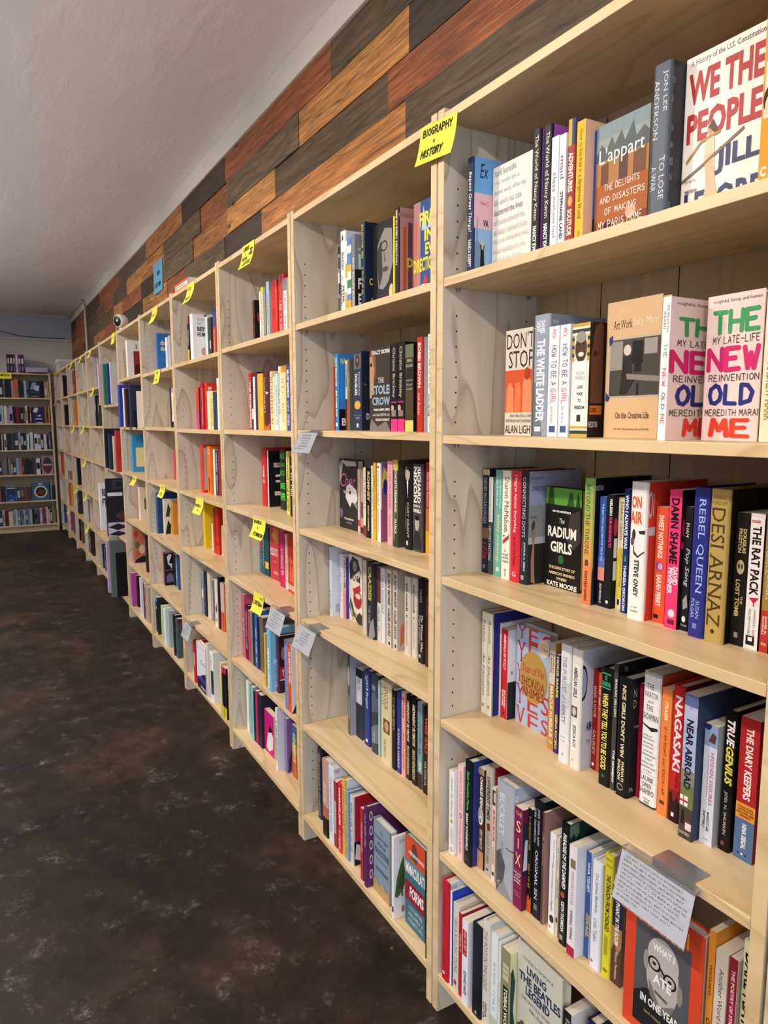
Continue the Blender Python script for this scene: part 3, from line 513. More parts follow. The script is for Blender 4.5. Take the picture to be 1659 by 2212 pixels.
(1, 3, 12, 22, 0.4156, 0.4274, 0.1139, 0.2278, 0.148, 'p', '22336e', '22336e', 'royal blue paperback with white capitals', 'WHO I ALWAYS WAS^.05^.48^f4f6fa^b^.2^.8|P^5a9a7a^.3:.58,.6:.52,.75:.58|THERESA OKOKON^.61^.98^e8ecf4^b^.3^.8'),
(1, 3, 13, 22, 0.4438, 0.4784, 0.096, 0.2434, 0.159, 'h', 'f0ede6', 'd4402c', 'thick white hardcover with orange microphone spine', '#^0^.08^0^1^e6e3dc|-ON^.1^.19^e85a2c^b^.1^.72|-AIR^.21^.3^e85a2c^b^.03^.8|@^.34^.42^.2^.42^3a3834|@^.4^.46^.12^.35^5a5854|P^333^.6:.35,.95:.34,.95:.37,.65:.37|P^333^.28:.46,.34:.46,.38:.5,.6:.53,.95:.49,.96:.5,.6:.545,.33:.52|STEVE ONEY^.56^.83^2a2826^b^.4^.7|-~^.9^.915^666^n^.35^.7|-~^.93^.945^666^n^.3^.75|>P^c9ccd2^0.012:.95,0.012:.32,0.135:.32,0.135:.38,0.03:.38,0.03:.95|>@^.06^.26^0.012^0.075^c9ccd2|>@^.09^.23^0.024^0.063^c83c28|>#^.08^.24^0.087^0.099^c9ccd2|>~^.68^.95^333^n^0.015^0.03'),
(1, 3, 14, 22, 0.4844, 0.5084, 0.1164, 0.2025, 0.133, 'p', 'e0512f', 'd84a2a', 'orange-red paperback with pale pink lettering', 'SWEET NOTHINGS^.07^.44^f8dcd0^b^.2^.65|@^.47^.55^.1^.8^8a4a8a|@^.48^.54^.3^.7^d89ac0|SARAH PERRY^.58^.86^f8dcd0^b^.2^.65|#^.93^.965^.1^.5^1a1a1a'),
(1, 3, 15, 22, 0.5175, 0.5416, 0.1062, 0.2349, 0.154, 'p', 'e63a72', '17121a', 'hot pink paperback with black and white capitals', 'DAMN SHAME^.06^.53^1d1018^b^.14^.8|DAVID^.55^.68^fbe6ee^b^.5^.9|PEVSNER^.56^.75^fbe6ee^b^.12^.48|@^.86^.92^.25^.8^eecfdc|#^.935^.97^.25^.8^7a1a3a|>@^.2^.34^0.015^0.12^c02a60|>@^.36^.42^0.0075^0.06^c02a60'),
(1, 3, 16, 22, 0.5431, 0.5573, 0.1132, 0.2084, 0.137, 'p', '1b191c', '131216', 'black paperback with cream spine lettering', 'PHAM^.13^.24^ddd^n^.2^.6|Pop Song^.33^.64^c8dcf0^i^.2^.85|P^999^.2:.75,.7:.7,.9:.8,.3:.83|@^.88^.93^.2^.7^eee|-Catapult^.945^.965^ddd^n^.1^.95'),
(1, 3, 17, 22, 0.5676, 0.5961, 0.098, 0.2433, 0.159, 'h', '2c3182', '2c3182', 'royal blue hardcover with pale serif title', 'REBEL QUEEN^.07^.7^a8c0f0^s^.35^.82|SUSAN^.75^.87^b8c4ec^n^.5^.72|POLGAR^.74^.87^b8c4ec^n^.2^.42|#^.905^.94^.35^.6^7a82c0'),
(1, 3, 18, 22, 0.598, 0.6306, 0.0972, 0.2433, 0.159, 'h', 'b59a58', '12110f', 'thick gold hardcover with large serif capitals', '-TODD S.^.04^.065^6a5428^s^.15^.8|-PURDUM^.075^.1^6a5428^s^.1^.9|DESI ARNAZ^.12^.89^4a3a1a^s^.15^.85|@^.91^.94^.4^.6^3a2c14'),
(1, 3, 19, 22, 0.6314, 0.6526, 0.1174, 0.209, 0.137, 'p', '1a1713', '100e0c', 'black paperback with gold skull spine', 'DOUGLAS^.12^.3^d8c080^b^.56^.84|PRESTON^.12^.3^d8c080^b^.22^.5|@^.35^.46^.2^.78^c8b890|@^.38^.42^.3^.45^2a2014|@^.38^.42^.55^.68^2a2014|THE^.62^.68^c8b070^b^.62^.8|LOST TOMB^.5^.78^d8c080^b^.2^.55|#^.9^.94^.3^.6^999'),
(1, 3, 20, 22, 0.6532, 0.676, 0.1189, 0.2096, 0.137, 'p', 'f1ecea', '15110f', 'white paperback with big black capitals', '#^0^.03^0^1^e8dcdc|-music^.04^.07^c04050^b^.1^.7|THE RAT PACK^.09^.6^1c1818^b^.18^.8|P^c02c38^.2:.62,.9:.61,.55:.66|#^.65^.68^.5^.58^c02c38|LAWRENCE J. QUIRK^.7^.92^444^n^.55^.75|WILLIAM SCHOELL^.7^.9^444^n^.25^.42|#^.9^.97^.15^.75^1a1a1a|#^.91^.94^.3^.6^eee'),
(1, 3, 21, 22, 0.677, 0.6903, 0.1213, 0.2154, 0.141, 'p', 'a8843c', 'b03028', 'gold paperback with red base', "The Monster's BONES^.1^.62^f0dcb0^s^.4^.8|~^.1^.6^e8d0a0^n^.15^.35|#^.7^1^0^1^b83430|DAVID K.^.74^.87^f4e0d0^b^.5^.75|RANDALL^.74^.88^f4e0d0^b^.2^.42|#^.93^.95^.2^.8^c8a060"),
(1, 3, 22, 22, 0.6915, 0.7029, 0.1205, 0.2187, 0.142, 'p', '15120f', '15120f', 'thin black paperback', ''),
(1, 4, 1, 22, 0.0131, 0.0312, 0.1083, 0.2456, 0.154, 'h', 'eae6d0', '15161a', 'first cream hardcover with italic red-black lettering', 'Ravitch^.07^.29^7a3a34^i^.3^.8|An Education^.4^.82^2a2a2a^i^.3^.8|#^.9^.93^.3^.7^b07a50'),
(1, 4, 2, 22, 0.0328, 0.0508, 0.1085, 0.2458, 0.153, 'h', 'eae6d0', '252c7e', 'second cream hardcover, bright blue front cover', 'Ravitch^.07^.29^7a3a34^i^.3^.8|An Education^.4^.8^2a2a2a^i^.3^.8|#^.9^.93^.3^.7^b07a50|>#^0^1^0^0.009^5a2f6a'),
(1, 4, 3, 22, 0.0516, 0.0586, 0.132, 0.2235, 0.13, 'p', 'eceef0', 'eceef0', 'thin white paperback', ''),
(1, 4, 4, 22, 0.0595, 0.0832, 0.1306, 0.2134, 0.131, 'p', 'c42a2e', 'e6e8f0', 'red paperback with white capitals', 'ARSENALS OF FOLLY^.05^.45^f0d8d0^b^.35^.7|RICHARD^.68^.88^f4e4e0^b^.5^.72|RHODES^.68^.86^f4e4e0^b^.2^.42|#^.93^.955^.35^.6^5a1818|>#^.58^1^0^1^26292e|>R^.46^.5^333^b^0.0799^0.12'),
(1, 4, 5, 22, 0.0868, 0.1971, 0.15, 0.229, 0.15, 'f', 'a9bedb', 'a9bedb', 'pale blue face-out book with gold disc', '>Y^.0^.13^b8323a^s^.02^.3|>E^.0^.14^c43a34^s^.38^.66|>S^.02^.2^b8323a^s^.78^1.1|>Y^.16^.37^b8323a^s^.02^.3|>E^.14^.34^c43a34^s^.38^.66|>Y^.4^.58^c43a34^s^.02^.2|>Y^.6^.8^b8323a^s^.02^.26|>E^.66^.84^c43a34^s^.38^.7|>S^.62^.8^c43a34^s^.8^1.02|>V^.83^1.02^cc4038^s^.02^.32|>E^.86^1.03^cc4038^s^.4^.72|>S^.85^1^cc4038^s^.8^1.02|>@^.22^.74^.12^.96^b5914a|>@^.06^.24^.68^1^e4cdb4|>Featuring^.11^.13^7a3a30^n^.76^.94|>7 New^.14^.17^8a2a24^s^.75^.96|>Year of Yes^.37^.45^cc4038^si^.2^.88|>#^.49^.493^.35^.75^8a3a2a|>SHONDA^.5^.59^9a3028^s^.18^.9|>RHIMES^.6^.69^9a3028^s^.22^.88'),
(1, 4, 6, 22, 0.2352, 0.2521, 0.1149, 0.2319, 0.147, 'p', 'c0893e', 'c0893e', 'tan paperback with italic spine lettering', '#^0^.12^0^1^a69c8c|#^.12^.38^0^1^d8cbb0|DONALD J.^.1^.28^5a4a3a^b^.5^.8|ROBERTSON^.1^.28^5a4a3a^b^.15^.42|MARCUS AURELIUS^.4^.88^f4e4c8^b^.25^.75|-Yale^.91^.94^f0e0c0^s^.2^.8'),
(1, 4, 7, 22, 0.255, 0.2666, 0.1126, 0.2115, 0.139, 'p', '3b276c', '3b276c', 'purple paperback with yellow capitals', 'HORSE BARBIE^.02^.43^e0dc50^b^.3^.85|GEENA ROCERO^.6^.96^e0dc50^b^.3^.85'),
(1, 4, 8, 22, 0.286, 0.3131, 0.0951, 0.2473, 0.162, 'h', 'e4e3e4', 'e4e3e4', 'white hardcover with spaced serif title', 'THE PURSUIT of LIBERTY^.1^.66^667^s^.3^.68|P^cfd0d4^0:.38,1:.3,1:.5,.3:.62,0:.56|#^.76^.82^.1^.95^f4f2ee|-JEFFREY^.77^.79^555^s^.2^.85|-ROSEN^.8^.815^555^s^.25^.8|-A^.91^.94^444^s^.4^.6'),
(1, 4, 9, 22, 0.3156, 0.3422, 0.097, 0.2462, 0.161, 'h', 'e6e1d8', 'cfd4e2', 'off-white hardcover with framed dark lettering', '#^.13^.42^.15^.75^f2ede2|AMERICAN GIRLS^.15^.4^2a3044^b^.28^.65|#^.475^.565^.1^.7^4a4a4c|@^.485^.555^.2^.6^c8c4bc|#^.61^.84^.15^.75^f2ede2|JESSICA ROY^.63^.82^2a3044^b^.28^.65|-A^.92^.94^333^s^.3^.45|>@^.12^.42^-0.0781^0.0868^25262c|>@^.15^.39^-0.0694^0.0729^a8b4d4|>AM^.6^.68^2a3068^b^0.0868^0.174|>THE^.75^.78^444^n^0.0868^0.156'),
(1, 4, 10, 22, 0.3433, 0.3574, 0.1283, 0.2048, 0.134, 'h', '8c1d22', '6a1418', 'dark red hardcover with beige spine lettering', 'with LOVE^.15^.47^e8c8b8^s^.3^.75|SAUKEY^.6^.85^e8c8b8^s^.3^.75|#^.93^.96^.3^.7^eee'),
(1, 4, 11, 22, 0.3579, 0.3649, 0.1284, 0.2022, 0.132, 'p', 'd05a34', 'd05a34', 'thin orange-red paperback with white spine lettering', '~^.1^.4^fff^n'),
(1, 4, 12, 22, 0.3909, 0.4189, 0.098, 0.2302, 0.151, 'h', '11130f', '0d0f0c', 'black hardcover with green and yellow lettering', '#^.04^.05^.05^.85^3fae7c|PRINCE^.06^.1^3fae7c^b^.1^.8|-SHAKUR^.11^.15^3fae7c^b^.1^.85|#^.16^.17^.05^.85^3fae7c|WHEN THEY TELL YOU TO BE GOOD^.21^.86^ecdc70^b^.22^.7|@^.9^.93^.35^.6^2a6a4a'),
(1, 4, 13, 22, 0.4194, 0.4296, 0.1007, 0.2455, 0.161, 'h', '494340', '1b1b1d', 'tall charcoal hardcover with white capitals', 'BAKARI SELLERS^.06^.48^d8d4d0^b^.35^.8|THE MOMENT^.67^.95^f0ecea^b^.35^.8|>THE^.02^.08^999^n^0.09^0.15'),
(1, 4, 14, 22, 0.4346, 0.4621, 0.0961, 0.2262, 0.148, 'h', '131417', '15161a', 'thick black hardcover with cream capitals', "NICE GIRLS DON'T WIN^.06^.66^e8d8b0^b^.36^.68|PARVATI^.7^.87^e8d8b0^b^.5^.72|SHALLOW^.69^.87^e8d8b0^b^.2^.42|@^.89^.95^.2^.7^999|@^.9^.94^.25^.65^131417|>N^.08^.15^b0a890^n^0.0375^0.09|>D^.17^.24^b0a890^n^0.0375^0.09|>~^.3^.5^aaa^h^0.06^0.142|>PA^.91^.95^bbb^n^0.0225^0.09"),
(1, 4, 15, 22, 0.4628, 0.4698, 0.1206, 0.2177, 0.141, 'p', 'a01a34', 'a01a34', 'thin dark red paperback', ''),
(1, 4, 16, 22, 0.4765, 0.5135, 0.1107, 0.2472, 0.151, 'h', 'f0eeea', '4a4038', 'white hardcover with small aeroplane spine', '#^.0^.02^0^1^b8b4b0|-THE^.08^.12^333^s^.25^.65|-AVIATOR^.14^.18^333^s^.1^.9|-and^.2^.22^333^i^.35^.65|-THE^.24^.28^333^s^.25^.65|-SHOWMAN^.3^.35^333^s^.08^.95|P^2a2a2a^.05:.38,.5:.4,.9:.39,.95:.41,.6:.43,.5:.42,.05:.39|-AMELIA^.46^.475^555^n^.15^.65|-EARHART,^.485^.5^555^n^.1^.85|-GEORGE^.515^.53^555^n^.15^.75|-PUTNAM,^.545^.56^555^n^.15^.8|-and the^.575^.59^555^i^.2^.75|-MARRIAGE^.605^.62^555^n^.1^.9|-THAT^.635^.65^555^n^.25^.7|-MADE AN^.665^.68^555^n^.15^.8|-AMERICAN^.695^.71^555^n^.1^.9|-ICON^.725^.74^555^n^.25^.7|#^.755^.758^.1^.9^888|-LAURIE^.775^.81^333^s^.1^.85|-GWEN^.825^.86^333^s^.2^.75|-SHAPIRO^.87^.91^333^s^.05^.9|-Viking^.94^.955^333^s^.25^.7|-100^.96^.98^333^s^.35^.65|#^.985^1^0^1^3c4044|>#^0^.14^0^1^c2502e|>P^7a6a5a^0.03:1,0.03:.4,0.09:.3,0.15:.5,0.15:1'),
(1, 4, 17, 22, 0.5199, 0.5395, 0.1087, 0.2314, 0.152, 'p', 'ee8440', 'ee8440', 'orange paperback with brown spine lettering', 'STRAGER^.1^.25^5a3018^b^.3^.65|STRAGER^.1^.25^fbe4d0^b^.3^.65|IF I AM RIGHT, and I KNOW I AM^.3^.83^3a2418^n^.3^.65|#^.88^.91^.2^.7^5a3a28'),
(1, 4, 18, 22, 0.541, 0.5627, 0.1087, 0.2434, 0.153, 'h', 'c4282c', '7a1a1a', 'red hardcover with huge white capitals', 'NAGASAKI^.07^.62^f6e8e4^b^.25^.9|M. G.^.625^.65^5a1010^b^.6^.9|SHEFTALL^.655^.75^5a1010^b^.55^.8|#^.76^1^0^1^8a2220|P^2a1010^0:.8,.3:.78,.5:.85,.8:.8,1:.86,1:1,0:1|#^.93^.96^.35^.6^eee'),
(1, 4, 19, 22, 0.5832, 0.6079, 0.0834, 0.2482, 0.163, 'p', 'a8b2d4', '3a4a6a', 'paperback with cloudy sky above green field', '#^0^.08^0^1^5c6c94|#^.08^.2^0^1^b4bcdc|TOAL^.07^.1^b03050^n^.1^.9|#^.52^.62^0^1^8a8478|#^.62^.78^0^1^6c7a48|#^.78^1^0^1^4a3f34|NEAR ABROAD^.17^.65^151a28^b^.22^.75|#^.7^.77^0^.6^f0ecec|#^.7^.77^.25^.32^c02a3a|#^.73^.745^0^.6^c02a3a|P^1c1a1a^.15:.9,.2:.8,.35:.8,.4:.9|#^.88^.93^.5^.95^e4d0d8|-OXFORD^.95^.97^ddd^s^.05^.85'),
(1, 4, 20, 22, 0.6111, 0.6342, 0.0991, 0.2046, 0.134, 'p', 'd4d8e6', 'b4bccc', 'pale paperback with red serif title', '#^0^.18^0^1^8aa0c8|P^5a3a38^.3:.14,.6:.06,.9:.08,.8:.15|@^-.02^.05^-.1^.5^1c2a52|HIDDEN FIGURES^.22^.66^b8283a^s^.55^.8|The American Dream and the Untold Story^.22^.62^777^n^.35^.45|MARGOT LEE^.72^.88^333^b^.5^.68|SHETTERLY^.72^.87^333^b^.2^.36|-Harper^.945^.96^444^n^.3^.7'),
(1, 4, 21, 22, 0.6369, 0.6572, 0.1085, 0.2351, 0.153, 'h', '0f0e0d', '0f0e0d', 'black hardcover with white and yellow italics', 'TRUE^.06^.25^f4f2ec^bi^.3^.92|GENIUS^.25^.52^e8dc50^bi^.3^.92|JOEL N. SHURKIN^.57^.88^ddd^n^.35^.65|@^.93^.96^.3^.6^8a4a30'),
(1, 4, 22, 22, 0.6625, 0.6944, 0.1127, 0.233, 0.149, 'p', 'b3262a', '8a1c20', 'red paperback with orange and blue blocks', 'THE DIARY KEEPERS^.07^.57^fbf0ea^b^.32^.7|#^.6^.71^0^1^e89a3c|-WORLD WAR II^.62^.635^5a2c10^b^.1^.9|-WRITTEN BY THE^.64^.655^5a2c10^b^.1^.9|-PEOPLE WHO LIVED^.66^.675^5a2c10^b^.05^.95|-THROUGH IT^.68^.695^5a2c10^b^.2^.8|#^.71^1^0^1^56729a|NINA SIEGAL^.74^.92^f2f2f4^b^.38^.62|@^.95^.965^.2^.3^222|@^.95^.965^.4^.5^fff|@^.95^.965^.6^.7^222'),
(1, 5, 1, 24, 0.0113, 0.0302, 0.0211, 0.2087, 0.137, 'p', 'f2f2f2', 'f4f6fb', 'slim white paperback with grey script', 'Abolish the Monarchy^.08^.56^445^i^.3^.75|@^.58^.63^.3^.8^d0a060|GRAHAM^.68^.86^445^n^.55^.8|SMITH^.7^.82^c77^n^.25^.45|@^.92^.97^.3^.8^a85a4a|@^.93^.96^.4^.7^f2f2f2'),
(1, 5, 2, 24, 0.0375, 0.0576, 0.0275, 0.2311, 0.151, 'p', 'f0c9c6', 'f0c9c6', 'pink paperback with thin red capitals', "REBECCA SOLNIT^.06^.47^c8404a^n^.35^.75|@^.5^.56^.35^.8^a03a3a|@^.515^.545^.45^.7^f0c9c6|ORWELL'S ROSES^.58^.94^c8404a^n^.35^.75"),
(1, 5, 3, 24, 0.0616, 0.0876, 0.0279, 0.2538, 0.166, 'h', '14181f', '2a3b90', 'black hardcover with bright green title', 'Best Possible Place,^.1^.47^3fc84a^b^.35^.7|Worst Possible Time^.1^.5^667^n^.05^.25|BARRY SONNENFELD^.5^.86^eee^b^.3^.6|@^.92^.96^.3^.5^2a5a2a|>E^.05^.1^fff^b^0.112^0.142|>V^.35^.4^4ec86a^b^0.105^0.147|>T^.93^.97^fff^b^0.12^0.147'),
(1, 5, 4, 24, 0.0886, 0.1106, 0.0467, 0.2424, 0.159, 'p', '4a3226', '4a3226', 'brown photo paperback with watch face detail', '#^0^.06^0^1^9a8a78|CHARLES SPEN^.08^.38^eee^b^.35^.8|@^.38^.56^.05^.95^b8b4b0|@^.47^.56^.15^.8^eceae8|@^.49^.54^.28^.66^8a8a8a|VERY PRIVATE^.6^.8^eee^i^.35^.8|#^.82^1^0^1^c09068'),
(1, 5, 5, 24, 0.117, 0.1431, 0.0442, 0.2596, 0.17, 'h', 'b7afa4', 'a62028', 'grey hardcover with bold black title', 'DIFFERENT TIMES^.09^.48^222^b^.3^.7|P^8a2a24^.3:.52,.7:.5,.8:.57,.4:.58|DAVID STUBBS^.59^.88^4a3a34^n^.3^.65|#^.93^.95^.3^.6^333'),
(1, 5, 6, 24, 0.1445, 0.1552, 0.0441, 0.2216, 0.145, 'p', 'e2d6c6', 'e2d6c6', 'cream paperback with bold red title', '#^.03^.19^0^.9^3a3432|@^.05^.16^.3^.95^d8b8a8|BURN BOOK^.24^.58^c8302c^b^.2^.85|SWISHER^.63^.83^d07a50^b^.2^.75|#^.9^.94^.2^.8^222'),
(1, 5, 7, 24, 0.1704, 0.2286, 0.0324, 0.2567, 0.168, 'h', 'a9aeb8', 'bccae2', 'thick silver-grey hardcover with white capitals', 'BUCKLEY^.1^.47^dfe3ea^n^.22^.5|SAM TANENHAUS^.52^.7^777^n^.3^.48|#^.55^.56^.6^1^444|P^55565c^0:.95,0:.66,.3:.6,.6:.72,.4:1,.1:1|P^8a8c92^.1:1,.5:.86,1:1|-C^.89^.93^c8c8cc^s^.15^.35|>B^.06^.15^f4f6fa^n^0.0075^0.045|>U^.05^.14^c8d0dc^n^0.06^0.093|>C^.05^.14^c8d0dc^n^0.108^0.142'),
(1, 5, 8, 24, 0.2313, 0.2581, 0.0328, 0.2249, 0.147, 'p', '7b2049', '6a1c42', 'plum paperback with tall thin lettering', '-THE^.04^.08^e8c890^n^.15^.85|-S^.13^.24^f0dca8^n^.25^.75|-I^.3^.4^f0dca8^n^.45^.55|-X^.45^.57^f0dca8^n^.2^.8|#^.62^.623^.1^.9^c08a90|-THE LIVES^.64^.655^f4e8e0^b^.05^.9|-OF THE^.67^.685^f4e8e0^b^.2^.75|-MITFORD^.7^.715^f4e8e0^b^.1^.85|-SISTERS^.73^.745^f4e8e0^b^.1^.85|#^.78^.783^.1^.9^c08a90|-~^.83^.845^c8909c^n^.2^.7|-~^.86^.875^c8909c^n^.1^.85|>#^.12^.66^0^1^2c3040|>P^dfe4ee^0.015:.6,0.045:.3,0.135:.3,0.15:.6'),
(1, 5, 9, 24, 0.2588, 0.2726, 0.0459, 0.2299, 0.151, 'p', '1a1412', '1a1412', 'dark paperback with orange flame base', '~^.08^.4^c8b070^b^.2^.6|~^.45^.85^d8a050^b^.2^.6|P^d0602a^0:1,.1:.88,.4:.82,.7:.88,1:.84,1:1'),
(1, 5, 10, 24, 0.2732, 0.3001, 0.0461, 0.2562, 0.168, 'h', '131722', '10131c', 'thick near-black hardcover with white serif capitals', 'JAKE TAPPER AND^.06^.37^d8dce4^s^.48^.72|ALEX THOMPSON^.06^.36^d8dce4^s^.12^.34|ORIGINAL SIN^.42^.84^f0f2f6^s^.35^.62|#^.88^.93^.3^.65^777'),
(1, 5, 11, 24, 0.3027, 0.3099, 0.0445, 0.2429, 0.159, 'p', '5f3d36', 'a5847a', 'thin brown paperback with dusty pink spine lettering', '~^.15^.5^c8a8a0^n'),
(1, 5, 12, 24, 0.3252, 0.3422, 0.0451, 0.2126, 0.139, 'p', 'ececf0', 'dfe2ea', 'white paperback with inked script title', 'Hunter S. Thompson^.06^.3^555^s^.5^.75|Fear and Loathing in Los Angeles^.3^.78^222^i^.3^.7|@^.82^.9^.2^.9^333|@^.93^.96^.1^.5^c8907a'),
(1, 5, 13, 24, 0.3439, 0.3512, 0.0455, 0.2116, 0.139, 'p', 'd8ccb2', 'd8ccb2', 'thin beige paperback with dark grey spine lettering', 'Hunter S. Thompson^.1^.3^555^n|~^.32^.7^333^i|@^.8^.86^.2^.9^444'),
(1, 5, 14, 24, 0.3591, 0.3799, 0.0396, 0.2534, 0.166, 'h', '0f1a17', '1c3830', 'dark green-black hardcover with white italics', 'PARADISE OF THE DAMNED^.08^.53^f0eee4^bi^.3^.78|@^.56^.61^.2^.7^b0503a|KEITH THOMSON^.64^.89^f0eee4^b^.3^.7|#^.92^.96^.2^.6^999|>P^5a7a6a^0:.0,0.15:0,0.15:.08,0.105:.12,0.06:.07,0.015:.11,0:.09'),
(1, 5, 15, 24, 0.3893, 0.4089, 0.0334, 0.2258, 0.148, 'p', 'e6dfe3', 'e8f1fa', 'thick white paperback with crimson foot', '#^.12^.2^.2^.85^7a7050|FEBRUARY HOUSE^.23^.53^8a7f88^s^.35^.68|SHERRILL TIPPINS^.58^.85^5a5058^b^.35^.65|#^.91^1^0^1^a02444'),
(1, 5, 16, 24, 0.4117, 0.4241, 0.0562, 0.2168, 0.142, 'p', '3a5da2', 'dfe8f4', 'blue paperback with white and gold capitals', 'NOA TISHBY^.1^.38^e8eefa^b^.25^.75|ISRAEL^.52^.86^e0c040^bi^.25^.85'),
(1, 5, 17, 24, 0.4334, 0.4569, 0.0476, 0.2149, 0.141, 'h', 'e2e7f2', 'd4deee', 'pale blue hardcover with grey serif lettering', 'On James Baldwin^.1^.47^4a5060^s^.35^.7|Colm Toibin^.52^.74^4a5060^s^.35^.7|-B^.92^.945^333^b^.2^.4'),
(1, 5, 18, 24, 0.4585, 0.4786, 0.0516, 0.2418, 0.158, 'h', 'd6ce32', 'b79bd2', 'bright yellow hardcover with black capitals', 'THE DRAGON FROM CHICAGO^.16^.62^1c1a10^b^.3^.8|-PAMELA^.03^.05^7a7420^n^.2^.9|-TOLER^.08^.1^7a7420^n^.2^.9|#^.66^.82^.3^.7^a8a028|@^.93^.96^.2^.8^8a8420'),
(1, 5, 19, 24, 0.4792, 0.5017, 0.0543, 0.2032, 0.133, 'p', '5a4a3c', '8a7a70', 'paperback, navy above, sepia crowd below', '#^0^.45^0^1^23283a|#^.45^1^0^1^a5805e|THE ELEPHANT IN THE ROOM^.06^.62^f0eee8^b^.3^.7|P^5a3e2c^0:1,0:.7,.3:.6,.6:.72,1:.62,1:1|Tommy Tomlinson^.68^.95^f0e8dc^n^.35^.65'),
(1, 5, 20, 24, 0.5429, 0.6914, 0.012, 0.245, 0.16, 'f', 'd6482a', 'd6482a', 'orange face-out book with black-and-white portrait', '>TUCCI^.04^.17^e8a83c^n^.2^.82|>#^.155^.93^.14^.86^55555a|>P^232326^.14:.93,.14:.72,.3:.64,.5:.62,.7:.72,.86:.8,.86:.93|>@^.24^.72^.3^.73^b7b0aa|>@^.21^.5^.31^.72^b9b3ae|>@^.36^.5^.26^.33^9c9690|>@^.44^.58^.71^.78^8c8680|>P^7a7470^.34:.55,.5:.7,.68:.62,.66:.68,.52:.75,.36:.66|>P^9a948e^.46:.42,.52:.42,.55:.55,.46:.56|>P^5a5450^.42:.6,.6:.62,.59:.64,.43:.62|>R^.37^.47^.32^.49^1a1a1c|>R^.42^.52^.53^.7^1a1a1c|>P^1a1a1c^.48:.41,.54:.44,.54:.46,.48:.43|>@^.405^.43^.38^.43^2a2624|>@^.455^.48^.59^.64^2a2624|>WHAT I^.27^.32^f0eeea^b^.38^.66|>ATE^.48^.55^f4f2ee^b^.4^.64|>IN ONE YEAR^.69^.75^f4f2ee^b^.24^.75|>(and related thoughts)^.79^.82^d0b870^n^.3^.72'),
(1, 5, 21, 24, 0.6931, 0.7039, 0.02, 0.26, 0.17, 'p', 'dc8c2e', 'dc8c2e', 'orange paperback with brown capitals', 'WAGAMESE^.2^.42^7a4416^b^.3^.7|ONE^.55^.68^6a3810^b^.2^.85|ONE^.74^.87^6a3810^b^.2^.85'),
(1, 5, 22, 24, 0.7055, 0.7251, 0.02, 0.2375, 0.156, 'p', 'd2c6b6', 'cfc2b0', 'beige paperback with dark script title', 'Another Word for Love^.12^.68^3a2c24^n^.35^.72|@^.8^.95^.2^.9^a85038'),
(1, 5, 23, 24, 0.726, 0.7399, 0.022, 0.2385, 0.156, 'p', '8b2032', 'c8c0b8', 'thin dark red paperback with beige spine lettering', 'THE POETRY OF STRANGERS^.08^.6^e8c8c8^b^.3^.68'),
(1, 5, 24, 24, 0.7409, 0.7616, 0.028, 0.2727, 0.179, 'h', 'd9d2ab', 'cfc8b4', 'cream hardcover with black italic capitals', 'DARE I SAY IT^.06^.6^1a1814^bi^.2^.85|NAOMI^.66^.9^1a1814^bi^.2^.8'),
(1, 6, 1, 13, 0.0115, 0.0381, 0.0026, 0.2562, 0.168, 'h', 'c12232', 'dde5ee', 'red hardcover at left end', '~^.12^.52^8a1420^n^.3^.6|~^.7^.85^8a1420^n^.3^.6|@^.91^.94^.2^.6^f0d0d0|>STATE OF^.02^.06^334^s^0.0075^0.135'),
(1, 6, 2, 13, 0.0395, 0.0474, 0.0079, 0.2423, 0.159, 'p', 'dfe9f4', '2c49c2', 'thin white paperback', ''),
(1, 6, 3, 13, 0.0504, 0.0748, 0.0071, 0.2203, 0.144, 'h', 'd9d1c5', 'd9d1c5', 'beige hardcover with spaced grey serif title', 'LIKE A ROLLING STONE^.15^.78^6a645c^s^.35^.75|#^.88^.93^.3^.7^a03a48'),
(1, 6, 4, 13, 0.0755, 0.0872, 0.0074, 0.2105, 0.138, 'p', 'b1232b', 'b1232b', 'thin red paperback with beige spine lettering', '~^.25^.45^e8c0b8^b'),
(1, 6, 5, 13, 0.0958, 0.1179, 0.002, 0.2112, 0.138, 'p', 'e7e6ee', 'f3f7fd', 'white paperback with red panel and black name', '#^.12^.42^.1^.8^a8222c|~^.13^.4^f0d8d8^b^.3^.7|EDWARD WHITE^.6^.88^1a1a22^b^.3^.75'),
(1, 6, 6, 13, 0.1286, 0.1608, 0.0049, 0.2232, 0.146, 'h', '20242f', '1a1e28', 'navy hardcover with plain spine', '#^.7^1^0^1^171a22|#^.94^.97^.45^.6^ddd'),
(1, 6, 7, 13, 0.1617, 0.186, 0.0083, 0.2495, 0.163, 'h', 'd9d4c8', 'c8d4d8', 'pale grey hardcover with slate spine lettering', 'THE BOYS IN THE LIGHT^.08^.66^4a4a42^s^.3^.75|NINA^.78^.92^3a3a34^b^.5^.78|WILLNER^.78^.95^3a3a34^b^.2^.42'),
(1, 6, 8, 13, 0.1865, 0.2095, 0.014, 0.2363, 0.155, 'p', 'dfe6e6', 'e4ecee', 'white paperback with grey spine lettering', '~^.3^.78^7a8a8c^n^.35^.65|#^.85^1^0^1^b8c8b8'),
(1, 6, 9, 13, 0.2116, 0.2196, 0.014, 0.2294, 0.15, 'p', 'd9dce2', 'd9dce2', 'thin pale blue paperback with grey spine lettering', '~^.3^.8^889^n'),
